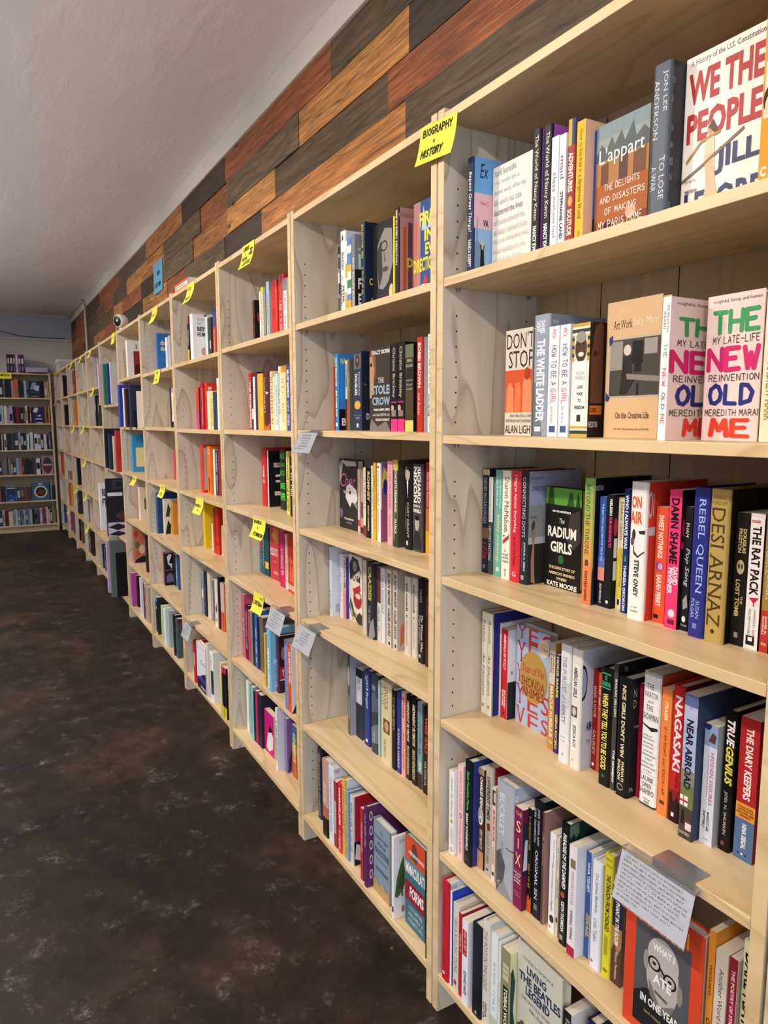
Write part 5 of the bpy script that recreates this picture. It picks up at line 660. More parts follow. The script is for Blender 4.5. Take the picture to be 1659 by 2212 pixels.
(3, 1, 3, 8, -1.4316, -1.4079, 0.11, 0.2245, 0.147, 'h', 'e9dbb3', 'e9dbb3', 'cream hardcover with tan spine lettering', '#^0^.12^0^1^e8dc2c|~^.15^.9^a8823a^b'),
(3, 1, 4, 8, -1.4042, -1.3798, 0.11, 0.2106, 0.138, 'p', '8c96a2', '8c96a2', 'grey paperback with contrasting spine band', 'P^222^.1:1,.4:.8,.9:.85,.8:1'),
(3, 1, 5, 8, -1.3677, -1.3367, 0.11, 0.235, 0.152, 'p', 'aac6dd', 'aac6dd', 'light teal paperback with steel blue spine lettering', '#^.3^.95^.15^.8^c8b48a|~^.2^.9^5a7a9a^b'),
(3, 1, 6, 8, -1.3214, -1.2614, 0.11, 0.2289, 0.15, 'h', 'd92a1e', 'd92a1e', 'bright red hardcover', '~^.15^.6^a81c14^n'),
(3, 1, 7, 8, -1.2399, -1.1928, 0.108, 0.2396, 0.154, 'h', 'c2353b', 'c2353b', 'thick red hardcover with beige spine lettering', '~^.4^.98^f0c8c4^n'),
(3, 1, 8, 8, -1.1875, -1.1546, 0.108, 0.217, 0.142, 'p', 'f0e9e4', 'f0e9e4', 'white paperback with red spine lettering', '#^0^.2^0^1^8a8894|~^.25^.5^c03030^b|~^.6^.9^555^n'),
(3, 2, 1, 11, -1.5224, -1.4955, 0.084, 0.2298, 0.151, 'p', 'd13226', 'd13226', 'red paperback with white spine lettering', 'THE SISTERHOOD^.15^.97^fff^b|@^.03^.07^.3^.7^222'),
(3, 2, 2, 11, -1.4928, -1.4743, 0.084, 0.212, 0.139, 'p', '3a3430', '3a3430', 'charcoal paperback with contrasting spine band', '#^.1^.3^0^1^111|#^.6^.8^0^1^ddd'),
(3, 2, 3, 11, -1.473, -1.4507, 0.084, 0.2118, 0.139, 'p', 'f1eded', 'f1eded', 'white paperback with grey spine lettering', '~^.2^.5^888^n'),
(3, 2, 4, 11, -1.4494, -1.43, 0.084, 0.2297, 0.15, 'h', '2c2e60', '2c2e60', 'navy hardcover', ''),
(3, 2, 5, 11, -1.4275, -1.3696, 0.084, 0.2199, 0.144, 'h', 'e2b32c', 'd8a828', 'mustard yellow hardcover', '@^.6^.75^.6^1^e8c860'),
(3, 2, 6, 11, -1.3657, -1.3077, 0.088, 0.2247, 0.147, 'h', '5b2129', '4a1c22', 'maroon hardcover with illustrated foot', '~^.1^.7^e8d0c8^b^.05^.35|P^e8e4e0^.3:.37,.7:.34,.95:.36,.7:.39|P^c85a30^0:1,.2:.9,.6:.95,1:.88,1:1'),
(3, 2, 7, 11, -1.3024, -1.2547, 0.09, 0.2225, 0.146, 'h', 'e9dab3', 'e0d4b0', 'thick cream hardcover with tan spine lettering', '~^.1^.9^a8823a^b|#^0^.1^.5^1^b8a880'),
(3, 2, 8, 11, -1.2496, -1.2203, 0.092, 0.2093, 0.137, 'p', 'c9ddec', 'c9ddec', 'pale blue paperback with steel blue spine lettering', '~^.2^.9^7aa0b8^n'),
(3, 2, 9, 11, -1.2158, -1.1926, 0.092, 0.2355, 0.154, 'h', 'f1e6cf', 'f1e6cf', 'cream hardcover with olive capitals', 'BEFORE ELVIS^.1^.75^a89a5a^b'),
(3, 2, 10, 11, -1.1904, -1.1492, 0.092, 0.2358, 0.154, 'h', 'f1dea9', 'f1dea9', 'thick cream hardcover with mustard spine lettering', '#^0^.1^0^1^d8902c|~^.2^.9^c8a050^b'),
(3, 2, 11, 11, -1.1464, -1.1107, 0.096, 0.2368, 0.155, 'h', '3b4688', '3b4688', 'navy hardcover with white capitals', 'MALLORY McMORROW^.08^.5^fff^b|~^.55^.92^e8e8f4^b'),
(3, 3, 1, 5, -1.5264, -1.4735, 0.1303, 0.2427, 0.132, 'h', 'c9222b', 'c9222b', 'tall red hardcover', '~^.3^.6^fff^n'),
(3, 3, 2, 5, -1.4693, -1.4559, 0.1358, 0.2336, 0.126, 'p', 'e8e4e0', '161616', 'thin cream paperback', '>#^.22^.3^0.178^0.396^e8e4e0|>UN^.23^.29^c03030^b^0.198^0.377|>#^.43^.47^0.238^0.396^e8e4e0|>#^.53^.57^0.238^0.396^e8e4e0|>#^.73^.8^0.198^0.396^e8e4e0|>~^.74^.79^c03030^b^0.218^0.396'),
(3, 3, 3, 5, -1.3709, -1.3109, 0.15, 0.2405, 0.112, 'h', '1b2619', '1b2619', 'dark book with bright green capitals', '-RACE^.06^.15^46d84a^b^.1^.9|-JAKE^.55^.68^46d84a^b^.1^.9|-TAPPER^.7^.86^46d84a^b^.05^.95|-~^.2^.3^3ab03e^b^.1^.9|-~^.33^.45^46d84a^b^.1^.9'),
(3, 3, 4, 5, -1.2082, -1.1819, 0.1142, 0.2397, 0.148, 'p', 'e9da72', 'e9da72', 'lime paperback with black spine lettering', "WOULDN'T LOVE A ARTIST^.1^.95^222^b"),
(3, 3, 5, 5, -1.1437, -1.1214, 0.1032, 0.2211, 0.145, 'p', '1b1616', '1b1616', 'black paperback with white spine lettering', '~^.1^.7^eee^b'),
(3, 4, 1, 10, -1.6085, -1.5836, 0.1425, 0.21, 0.119, 'p', '4b7c8f', '4b7c8f', 'teal paperback with contrasting spine band', '#^.2^.5^.1^.9^d8503c'),
(3, 4, 2, 10, -1.5703, -1.548, 0.1414, 0.2028, 0.121, 'p', '3b6c7a', '3b6c7a', 'teal paperback with cream spine lettering', '~^.2^.8^ddd^b'),
(3, 4, 3, 10, -1.5453, -1.4937, 0.1419, 0.2131, 0.12, 'p', '1d4b52', '1d4b52', 'dark teal paperback with yellow square', '#^.72^.86^.1^.9^e0c040'),
(3, 4, 4, 10, -1.4828, -1.3775, 0.1436, 0.2209, 0.145, 'f', 'c23340', 'c23340', 'crimson face-out book with orange upper part', ">#^.0^.3^.4^1^c8702c|>4B's^.1^.22^e8b84c^n^.2^.8|>season^.4^.54^f4dcdc^s^-.1^.85|>~^.64^.66^f4c8c8^n^.2^.8|>~^.82^.9^f4dcdc^s^.4^.85"),
(3, 4, 5, 10, -1.3122, -1.2632, 0.1216, 0.2272, 0.14, 'p', 'c91e66', 'c91e66', 'thick magenta paperback with cream spine lettering', '~^.3^.8^f8d0e0^n'),
(3, 4, 6, 10, -1.2627, -1.2371, 0.1241, 0.2194, 0.138, 'p', 'e1d2c7', 'e1d2c7', 'cream paperback with olive spine lettering', 'GIRLS^.5^.9^a06a5a^n'),
(3, 4, 7, 10, -1.2141, -1.199, 0.1155, 0.2299, 0.146, 'p', 'da421e', 'da421e', 'one of four identical orange paperbacks', '~^.4^.8^f8c890^b|#^.86^.95^.2^.8^fff'),
(3, 4, 8, 10, -1.1908, -1.176, 0.1135, 0.2301, 0.149, 'p', 'da421e', 'da421e', 'one of four identical orange paperbacks', '~^.4^.8^f8c890^b|#^.86^.95^.2^.8^fff'),
(3, 4, 9, 10, -1.1682, -1.1536, 0.111, 0.2303, 0.151, 'p', 'da421e', 'da421e', 'one of four identical orange paperbacks', '~^.4^.8^f8c890^b|#^.86^.95^.2^.8^fff'),
(3, 4, 10, 10, -1.1483, -1.1339, 0.1095, 0.23, 0.151, 'p', 'da421e', 'da421e', 'one of four identical orange paperbacks', '~^.4^.8^f8c890^b|#^.86^.95^.2^.8^fff'),
(3, 5, 1, 13, -1.6072, -1.572, 0.0538, 0.2825, 0.185, 'p', 'd96c82', 'c25269', 'tall pink book with scattered motifs', 'P^f0d8e0^.3:.4,.7:.38,.6:.44|P^e0d060^.3:.55,.7:.53,.6:.57'),
(3, 5, 2, 13, -1.5674, -1.5373, 0.0551, 0.2384, 0.156, 'h', '2b1d36', '2b1d36', 'black hardcover with pale grey spine lettering', '~^.1^.8^ccc^b'),
(3, 5, 3, 13, -1.5319, -1.5045, 0.0548, 0.2258, 0.148, 'p', 'c9364e', 'c9364e', 'red paperback', ''),
(3, 5, 4, 13, -1.4986, -1.4737, 0.0541, 0.226, 0.148, 'p', '6c8692', '6c8692', 'steel blue paperback', ''),
(3, 5, 5, 13, -1.4699, -1.4495, 0.0543, 0.2314, 0.152, 'p', '1c1c22', '1c1c22', 'black paperback', ''),
(3, 5, 6, 13, -1.4481, -1.418, 0.0552, 0.2448, 0.16, 'p', '2b62aa', '2b62aa', 'blue paperback with pale blue spine lettering', '~^.3^.9^dde^b'),
(3, 5, 7, 13, -1.4174, -1.3977, 0.0571, 0.2255, 0.148, 'p', '1f1a20', '1f1a20', 'black paperback', ''),
(3, 5, 8, 13, -1.3945, -1.3539, 0.0581, 0.2323, 0.152, 'p', '6c665e', '6c665e', 'thick olive paperback', ''),
(3, 5, 9, 13, -1.2248, -1.2085, 0.0142, 0.2124, 0.139, 'p', 'd2b242', 'd2b242', 'mustard paperback', ''),
(3, 5, 10, 13, -1.1828, -1.1477, 0.0093, 0.2454, 0.161, 'h', '7cbade', '88c6ea', 'sky blue hardcover with white capitals', 'TRAILBLAZERS^.3^.95^fff^b|>END^.48^.56^fff^b^0.0728^0.178|>AN^.82^.87^fff^b^0.0971^0.162|>DE^.88^.93^fff^b^0.0971^0.162'),
(3, 5, 11, 13, -1.1453, -1.1198, 0.0314, 0.222, 0.145, 'h', '4b3152', '3b2129', 'plum hardcover with pale grey spine lettering', '~^.4^.9^c8b8c8^n|>@^.2^.42^0.0598^0.18^a07a78|>#^.55^.75^0.0199^0.199^c82a40|>T^.6^.7^fff^b^0.0798^0.14|>#^.76^.78^0.0199^0.199^ddd'),
(3, 5, 12, 13, -0.9804, -0.9526, 0.002, 0.257, 0.168, 'p', '8c8aba', 'a8a6d0', 'steel blue paperback with grey spine lettering', '~^.3^.8^6a689a^n'),
(3, 5, 13, 13, -0.9465, -0.9192, 0.002, 0.2468, 0.162, 'p', 'ea5e1a', 'e9e9ed', 'orange paperback with white capitals', 'SO GAY FOR YOU^.1^.55^fff^b|~^.6^.85^5a2008^b|>P^3a3836^0:1,.3:.6,1:.5,1:1|>SG^.1^.3^d85a2a^b^.5^1'),
(3, 6, 1, 10, -1.5699, -1.5416, 0.052, 0.2295, 0.15, 'p', 'e9f1ef', 'e9f1ef', 'white paperback', ''),
(3, 6, 2, 10, -1.5407, -1.5215, 0.0532, 0.2241, 0.147, 'p', '9cb2a2', '9cb2a2', 'sage paperback', ''),
(3, 6, 3, 10, -1.4871, -1.4559, 0.0435, 0.2315, 0.152, 'p', '7cc2d2', '7cc2d2', 'light turquoise paperback', ''),
(3, 6, 4, 10, -1.4508, -1.4324, 0.0431, 0.2251, 0.147, 'p', '1c1c20', '1c1c20', 'black paperback', ''),
(3, 6, 5, 10, -1.4299, -1.4057, 0.0437, 0.2321, 0.152, 'p', 'b22a5e', 'b22a5e', 'magenta paperback', ''),
(3, 6, 6, 10, -1.4028, -1.3614, 0.0456, 0.229, 0.15, 'p', '2b2131', '2b2131', 'thick black paperback', ''),
(3, 6, 7, 10, -1.3592, -1.2542, 0.0561, 0.1753, 0.115, 'f', 'c91a7a', 'c91a7a', 'magenta face-out book with black-white figure', '>P^e8e4e8^.2:.9,.4:.5,.7:.4,.95:.5,.9:.8,.5:.95|>P^1c1a1c^.4:.5,.6:.3,.9:.35,.7:.45'),
(3, 6, 8, 10, -1.1692, -1.1518, 0.0331, 0.2529, 0.166, 'p', 'ece8e4', 'd9dded', 'white paperback with black spine lettering', 'A VERY GAY BOOK^.15^.9^222^b'),
(3, 6, 9, 10, -1.1396, -1.1161, 0.0586, 0.219, 0.143, 'p', '9272b2', '8262aa', 'purple paperback with dark figure cover', '#^.5^.9^.3^.6^a88ac0|>P^2a3a2a^0.0321:1,0.0481:.8,0.112:.6,0.144:.65,0.0962:.95'),
(3, 6, 10, 10, -1.0933, -1.0515, 0.0702, 0.208, 0.136, 'p', 'c8642a', 'a85024', 'paperback with rainbow-striped spine', '#^0^.2^0^1^2a6a9a|#^.2^.35^0^1^3a8a4a|#^.35^.5^0^1^c8b030|#^.5^.7^0^1^d8802a|~^.15^.7^eee^b'),
(4, 1, 1, 5, -2.179, -2.1531, 0.01, 0.2091, 0.137, 'p', '1a1512', '1a1512', 'thin black paperback with red and yellow ends', '#^0^.18^0^1^d83a2a|#^.75^1^0^1^e0c020|~^.3^.65^eee^b'),
(4, 1, 2, 5, -2.1455, -2.1017, 0.012, 0.2127, 0.139, 'h', 'f1f1f5', 'ecebf2', 'white hardcover with grey and black cover title', '>AI AND THE^.08^.15^777^n^0.161^0.689|>ART OF^.17^.24^777^n^0.161^0.551|>BEING^.27^.37^1a1a1e^b^0.161^0.597|>HUMAN^.39^.49^1a1a1e^b^0.161^0.597|>@^.72^.9^0.276^0.482^c89a88'),
(4, 1, 3, 5, -2.0996, -2.0573, 0.072, 0.2093, 0.137, 'p', 'd9e5e5', 'd9e5e5', 'thick pale blue paperback with contrasting spine band', '#^0^.05^0^1^23305a'),
(4, 1, 4, 5, -2.0535, -2.0035, 0.074, 0.1892, 0.124, 'p', '3b3939', '3b3939', 'thick charcoal paperback with contrasting spine band', '#^.55^.75^.5^.8^ccc'),
(4, 1, 5, 5, -2.0014, -1.9514, 0.08, 0.2212, 0.145, 'h', 'a93541', 'a93541', 'thick red hardcover with contrasting spine band', '#^0^.35^0^1^4a4688|#^.4^.95^.3^.7^e08050'),
(4, 2, 1, 8, -2.1391, -2.091, 0.028, 0.2, 0.131, 'p', 'e9553d', 'e9553d', 'thin coral paperback fading to pink', '#^.55^1^0^1^d84a8a|~^.1^.6^8a1c14^b'),
(4, 2, 2, 8, -2.0196, -1.9989, 0.01, 0.1911, 0.125, 'p', '2b1b19', '2b1b19', 'black paperback', ''),
(4, 2, 3, 8, -1.9942, -1.9442, 0.01, 0.2102, 0.138, 'p', 'b1212d', 'b1212d', 'thick red paperback with contrasting spine band', '#^.1^.9^.55^.75^d8a0a0'),
(4, 2, 4, 8, -1.9403, -1.8994, 0.014, 0.2094, 0.137, 'h', 'd9311d', 'd9311d', 'thick red hardcover', '>#^.08^.95^0.0225^0.15^d4d0d8|>NAC^.12^.2^c03040^b^0.06^0.15'),
(4, 2, 5, 8, -1.8949, -1.8492, 0.014, 0.1708, 0.12, 'p', 'f1e5c1', 'f1e5c1', 'thick cream paperback', ''),
(4, 2, 6, 8, -1.8434, -1.8046, 0.014, 0.1705, 0.12, 'p', 'e9d989', 'e9d989', 'thick lime paperback with olive spine lettering', '~^.2^.9^8a7a3a^b'),
(4, 2, 7, 8, -1.7975, -1.7486, 0.014, 0.1647, 0.12, 'p', '2d4159', '2d4159', 'thick dark teal paperback', ''),
(4, 2, 8, 8, -1.7457, -1.7185, 0.016, 0.2217, 0.145, 'p', 'f5f1dd', 'f5f1dd', 'white paperback', ''),
(4, 3, 1, 5, -2.2499, -2.2029, 0.0671, 0.2381, 0.156, 'h', 'd93d29', 'd93d29', 'tall red hardcover, grey front cover', '>#^.06^.94^0.016^0.16^b8b4b8'),
(4, 3, 2, 5, -2.1515, -2.1015, 0.0743, 0.2341, 0.153, 'h', 'e97921', 'e97921', 'orange hardcover with black block letters', '#^.65^.95^.5^.8^1c1a1a|-C^.06^.16^f0e0d0^b^.5^.95'),
(4, 3, 3, 5, -2.0959, -2.0687, 0.0903, 0.2198, 0.144, 'p', 'f1ede9', 'f1ede9', 'white paperback', ''),
(4, 3, 4, 5, -2.0646, -2.0247, 0.0918, 0.2182, 0.143, 'p', '2b3945', '2b3945', 'thick charcoal paperback with white spine lettering', '~^.05^.5^eee^b|~^.55^.9^eee^b'),
(4, 3, 5, 5, -2.0193, -1.9759, 0.0921, 0.2235, 0.146, 'p', '8a2a38', '8a2a38', 'thick dark red paperback', ''),
(4, 4, 1, 5, -2.3693, -2.3385, 0.103, 0.2307, 0.151, 'h', 'e9c921', 'e9c921', 'large yellow hardcover with yellow front cover', '-B^.02^.06^222^b|>~^.78^.8^6a5a20^n^0.0814^0.163'),
(4, 4, 2, 5, -2.2486, -2.2293, 0.1148, 0.1396, 0.12, 'p', 'ece4d4', 'ece4d4', 'cream paperback', ''),
(4, 4, 3, 5, -2.1852, -2.1523, 0.1041, 0.2272, 0.149, 'h', 'c12919', 'c12919', 'red hardcover', ''),
(4, 4, 4, 5, -2.1464, -2.0964, 0.1051, 0.2299, 0.151, 'h', 'cd2d19', 'cd2d19', 'thick red hardcover with contrasting spine band', '#^.75^.8^.2^.9^8a1810'),
(4, 4, 5, 5, -2.0751, -2.0508, 0.1137, 0.1513, 0.12, 'p', 'd9c9a9', 'd9c9a9', 'beige paperback', ''),
(4, 5, 1, 7, -2.4179, -2.3757, 0.0961, 0.2311, 0.151, 'p', '7b99b9', '7b99b9', 'thick steel blue paperback with contrasting spine band', '#^.4^.6^.2^.8^eee'),
(4, 5, 2, 7, -2.3741, -2.3354, 0.0985, 0.2462, 0.161, 'p', '1c1717', '1c1717', 'thick black paperback with olive spine lettering', '~^.3^.9^a05a50^b'),
(4, 5, 3, 7, -2.3341, -2.2841, 0.1032, 0.2459, 0.159, 'h', 'd9d1c5', 'd9d1c5', 'thick pale grey hardcover', ''),
(4, 5, 4, 7, -2.2578, -2.2309, 0.1049, 0.2194, 0.144, 'p', '8c8880', '8c8880', 'grey paperback with white spine lettering', '~^.2^.9^eee^b'),
(4, 5, 5, 7, -2.1432, -2.1013, 0.0891, 0.2416, 0.158, 'p', 'e4dcd8', 'e4dcd8', 'white paperback with scattered figure spine', 'P^5a3a48^.2:.6,.6:.5,.9:.62,.5:.7|P^d89a60^.1:.9,.5:.8,.9:.85'),
(4, 5, 6, 7, -2.0955, -2.0682, 0.0921, 0.2662, 0.17, 'p', '17141a', '17141a', 'black paperback', ''),
(4, 5, 7, 7, -2.0635, -2.0135, 0.0928, 0.2419, 0.158, 'h', 'd1b5b1', 'c94d29', 'hardcover, pink above, rust-orange below', '#^.6^1^0^1^c94d29'),
(4, 6, 1, 7, -2.2696, -2.2353, 0.002, 0.2245, 0.147, 'h', 'c12d31', 'c12d31', 'red hardcover with contrasting spine band', '#^.3^.6^.3^.7^e8d8d0'),
(4, 6, 2, 7, -2.2041, -2.0404, 0.002, 0.2396, 0.157, 'f', 'ecebf4', 'ecebf4', 'white face-out book with purple silhouettes', '>~^.06^.08^4a5a9a^n^.3^.9|>Comm^.33^.42^4a3a5a^n^.4^1.3|>P^4a4296^0:1,0:.78,.3:.72,.6:.66,1:.55,1:1|>P^2a2448^.5:.65,.8:.6,1:.56,1:.7,.7:.74|>#^.8^1^0^1^2a2650|>WHEN^.9^.95^eee^b^.35^.95'),
(4, 6, 3, 7, -2.0368, -2.0062, 0.0057, 0.2729, 0.179, 'p', 'e4d4cc', 'e4d4cc', 'cream paperback', ''),
(4, 6, 4, 7, -1.9849, -1.9349, 0.0069, 0.2469, 0.162, 'h', 'eff1f5', 'e4e6ec', 'white hardcover with green picture panel', '-FI^.07^.13^222^s^.35^.75|-BE^.15^.21^222^s^.35^.8|-IT^.23^.29^222^s^.35^.7|#^.36^.84^.4^1^2f4a44|P^14201c^.4:.6,.7:.5,1:.55,1:.7'),
(4, 6, 5, 7, -1.7963, -1.7754, 0.002, 0.248, 0.162, 'p', 'e8d890', 'e8d890', 'lime paperback', ''),
(4, 6, 6, 7, -1.7669, -1.7422, 0.0026, 0.2378, 0.156, 'p', '16141a', '16141a', 'first thin black paperback with pink top', '#^0^.12^0^1^c81e6e|#^.78^1^0^1^d8d028'),
(4, 6, 7, 7, -1.739, -1.7067, 0.0035, 0.2418, 0.158, 'p', '16141a', '16141a', 'second thin black paperback with pink top', '#^0^.12^0^1^c81e6e|#^.78^1^0^1^d8d028'),
(5, 1, 1, 3, -3.1692, -3.1384, 0.072, 0.2405, 0.158, 'h', '2b6cba', '3579ca', 'blue hardcover with pale yellow rounded lettering', '>do^.17^.29^e8e8b0^b^0.103^0.308|>do^.31^.43^e8e8b0^b^0.103^0.308|>~^.6^.72^b088d8^b^0.12^0.343|>do^.86^.96^e8e8b0^b^0.103^0.308'),
(5, 1, 2, 3, -2.9998, -2.9578, 0.09, 0.1998, 0.131, 'p', 'eceae8', 'eceae8', 'white paperback with charcoal spine lettering', '~^.4^.65^333^b'),
(5, 1, 3, 3, -2.9252, -2.8832, 0.09, 0.2025, 0.133, 'p', 'b9b9d9', 'b9b9d9', 'lavender paperback', ''),
(5, 2, 1, 2, -2.8186, -2.7985, 0.062, 0.2199, 0.144, 'p', '17171a', '17171a', 'black paperback', ''),
(5, 2, 2, 2, -2.7938, -2.7518, 0.064, 0.2189, 0.143, 'p', 'ecebe6', 'ecebe6', 'white paperback with contrasting spine band', '#^.85^1^0^1^222|#^.3^.7^.1^.4^c03a50'),
(5, 3, 1, 1, -3.1702, -3.1282, 0.1493, 0.1871, 0.113, 'p', 'd9415d', 'd9415d', 'coral paperback', ''),
(5, 4, 1, 3, -3.2311, -3.1891, 0.0419, 0.2567, 0.168, 'h', '25558d', '1f3a68', 'tall blue hardcover', '#^.1^.13^.2^.4^dde'),
(5, 4, 2, 3, -3.181, -3.1477, 0.0739, 0.2174, 0.142, 'p', 'e4e2d6', 'dedccc', 'cream paperback', '>P^2a4a3a^0.0632:.5,0.19:.1,0.284:.3,0.221:.5|>P^1c2a22^0.0316:1,0.158:.6,0.284:.75,0.253:1'),
(5, 4, 3, 3, -3.1415, -3.0995, 0.1135, 0.2021, 0.132, 'h', 'd18d31', 'd18d31', 'orange face-out book with tiger-like pattern', '>P^5a3a20^.2:.3,.6:.15,.8:.35,.4:.4|>P^4a2e1a^.3:.7,.6:.5,.9:.6,.6:.8|>P^7a5a30^.1:.95,.5:.85,.9:.9'),
(5, 5, 1, 5, -3.2426, -3.216, 0.0679, 0.2139, 0.14, 'p', 'd8a0a4', 'd8a0a4', 'pink paperback', ''),
(5, 5, 2, 5, -3.2073, -3.1653, 0.0685, 0.2056, 0.135, 'h', '1c1a22', '1c1a22', 'black face-out book with white zigzag', '>P^e4e4e8^0.0832:.1,0.208:.02,0.312:.05,0.166:.3,0.333:.34,0.291:.5,0.229:.4,0.125:.34|>#^.52^.53^0^1^b0b0c0|>P^6a6a94^0.0416:.9,0.0416:.7,0.208:.6,0.395:.72,0.395:.9'),
(5, 5, 3, 5, -3.1646, -3.1256, 0.1206, 0.2016, 0.132, 'p', '1c2230', '1c2230', 'black paperback', ''),
(5, 5, 4, 5, -3.1195, -3.0847, 0.125, 0.2042, 0.134, 'p', '5c8a92', '5c8a92', 'steel blue paperback with white spine lettering', '~^.3^.8^eee^b'),
(5, 5, 5, 5, -3.0385, -2.9965, 0.1164, 0.2225, 0.146, 'p', '23448d', '23448d', 'blue paperback', ''),
(5, 6, 1, 6, -3.2423, -3.2003, 0.0167, 0.2418, 0.158, 'p', '16181c', '2a2c30', 'black paperback with blue cap, yellow foot', '#^0^.12^0^1^2a8ad0|-B^.24^.32^ddd^b^.5^.9|#^.93^1^0^1^e0d040'),
(5, 6, 2, 6, -3.0512, -3.0144, 0.0086, 0.2296, 0.15, 'p', 'c9d991', 'c9d991', 'lime paperback', ''),
(5, 6, 3, 6, -2.988, -2.946, 0.0067, 0.2293, 0.15, 'h', 'e4ecf0', 'd8e4ea', 'white hardcover', ''),
(5, 6, 4, 6, -2.9377, -2.8957, 0.0194, 0.2252, 0.148, 'h', 'a9b9b5', 'a9b9b5', 'grey-green face-out hardcover', ''),
(5, 6, 5, 6, -2.7672, -2.7281, 0.0138, 0.2398, 0.157, 'h', '1c2438', '1c2438', 'navy hardcover', ''),
(5, 6, 6, 6, -2.7117, -2.6697, 0.0153, 0.2324, 0.152, 'h', '4a5a5a', '4a5a5a', 'face-out book with gold ring on teal', '>#^0^.1^0^1^7a2034|>@^.25^.85^.2^1^c8a050|>@^.33^.77^.32^1^d8d8e0'),
(6, 1, 1, 1, -3.8396, -3.7976, 0.012, 0.2495, 0.163, 'h', 'eeeae6', 'e4e0e8', 'large white boxed art book with red picture', '>195^.1^.22^5a5a6a^s^.25^1|>#^.28^1^.25^1^8a2c2c|>P^4a1c1c^.25:1,.3:.65,.7:.6,1:.7,1:1'),
(6, 2, 1, 5, -3.9538, -3.9118, -0.035, 0.2899, 0.19, 'h', '2f3fa6', '2f3fa6', 'tall glossy blue book', '#^.0^1^.8^1^4a5ac0'),
(6, 2, 2, 5, -3.7583, -3.7181, -0.035, 0.2595, 0.17, 'p', 'e8e8f0', 'e8e8f0', 'white paperback', ''),
(6, 2, 3, 5, -3.7004, -3.6584, -0.035, 0.2552, 0.167, 'h', '4a2c2a', '3a2426', 'brown glossy art book', '#^0^.2^0^1^17151a'),
(6, 2, 4, 5, -3.5381, -3.4961, -0.035, 0.2709, 0.177, 'h', '26314d', '26314d', 'large navy face-out book', '>#^.6^1^0.0778^0.259^171a26'),
(6, 2, 5, 5, -3.2798, -3.2728, -0.035, 0.2217, 0.145, 'h', 'ece4dc', 'ece4dc', 'cream face-out book with red drawing', '>P^c85a3a^.5:.85,.6:.5,.9:.35,1:.6,.9:.85|>#^.5^.6^.3^.6^2a2624'),
(6, 3, 1, 1, -4.014, -3.972, 0.0486, 0.2642, 0.173, 'h', '3b95cd', '3b95cd', 'cyan face-out book with red-gowned figures', '>VOGUE^.05^.2^2a6aa8^s^.1^.95|>on Dior^.24^.28^2a4a7a^n^.5^.95|>#^.34^.86^.12^1^e8e0a8|>P^6a2a30^.5:.84,.6:.5,.7:.44,.78:.5,.85:.45,.95:.6,1:.82|>@^.42^.46^.6^.68^c8a080'),
(6, 4, 1, 2, -4.0071, -3.9677, 0.0692, 0.2166, 0.142, 'p', 'c88a78', 'c88a78', 'dusty pink paperback', ''),
(6, 4, 2, 2, -3.9593, -3.9173, 0.0709, 0.2352, 0.154, 'h', 'ece4d4', 'e0d8c4', 'cream hardcover with black cover capitals', '>A R^.08^.15^1c1a18^b^.2^1|>B O^.17^.24^1c1a18^b^.2^1|>#^.34^.68^.2^.9^6a6034|>WO^.8^.86^1c1a18^b^.3^1'),
(6, 5, 1, 2, -4.0649, -4.0229, 0.0327, 0.2663, 0.174, 'h', 'b07a60', 'b07a60', 'face-out art book with red floral pattern', '>@^.1^.3^0.0267^0.213^b8402c|>@^.2^.45^0.267^0.48^c85a48|>@^.4^.6^0.0533^0.267^5a6a48|>@^.5^.75^0.213^0.453^d8b8a0|>@^.65^.85^0.0533^0.24^c8583c|>P^1c1c22^0.0267:1,0.0533:.92,0.267:.84,0.427:.8,0.533:.9,0.48:1'),
(6, 5, 2, 2, -3.6772, -3.6352, 0.0524, 0.2607, 0.171, 'p', '2a2220', '2a2220', 'black paperback', ''),
(6, 6, 1, 6, -4.0693, -4.0273, 0.0086, 0.2526, 0.165, 'p', 'b94b99', 'b94b99', 'magenta book with pale foot', '#^.7^1^0^1^d080b8'),
(6, 6, 2, 6, -4.0259, -3.9839, 0.0432, 0.2362, 0.155, 'p', '1c1c1e', '1c1c1e', 'black paperback', ''),
(6, 6, 3, 6, -3.7518, -3.7098, 0.0153, 0.2747, 0.18, 'p', 'eceaf0', 'eceaf0', 'white paperback', ''),
(6, 6, 4, 6, -3.6632, -3.6311, 0.022, 0.2559, 0.168, 'p', '6a2a28', '6a2a28', 'maroon paperback', ''),
(6, 6, 5, 6, -3.6024, -3.5604, 0.0194, 0.2663, 0.174, 'p', 'c8b8b0', 'c8b8b0', 'brown-and-white speckled paperback', '#^.1^.5^.3^.8^7a4030|#^.6^.9^.2^.7^3a2420'),
(6, 6, 6, 6, -3.5531, -3.5111, 0.0236, 0.2493, 0.163, 'p', 'b8a890', 'b8a890', 'dusty pink paperback', ''),
(7, 1, 1, 4, -4.9171, -4.8751, -0.024, 0.3312, 0.217, 'p', 'e0b8c4', 'e0b8c4', 'tall pink and white magazine spine', '#^.3^.7^.3^.9^c8d0d8'),
(7, 1, 2, 4, -4.6892, -4.6472, -0.02, 0.3153, 0.207, 'p', '2f8a5a', '2f8a5a', 'green paperback', ''),
(7, 1, 3, 4, -4.5027, -4.4607, -0.02, 0.3056, 0.2, 'p', '2c3a8a', '2c3a8a', 'blue paperback', ''),
(7, 1, 4, 4, -4.3482, -4.3062, -0.02, 0.3014, 0.197, 'p', 'c9c9cb', 'c9c9cb', 'thick pale grey book', ''),
(7, 2, 1, 4, -4.7901, -4.7481, -0.02, 0.3166, 0.207, 'h', '1a2030', '1a2030', 'black hardcover', ''),
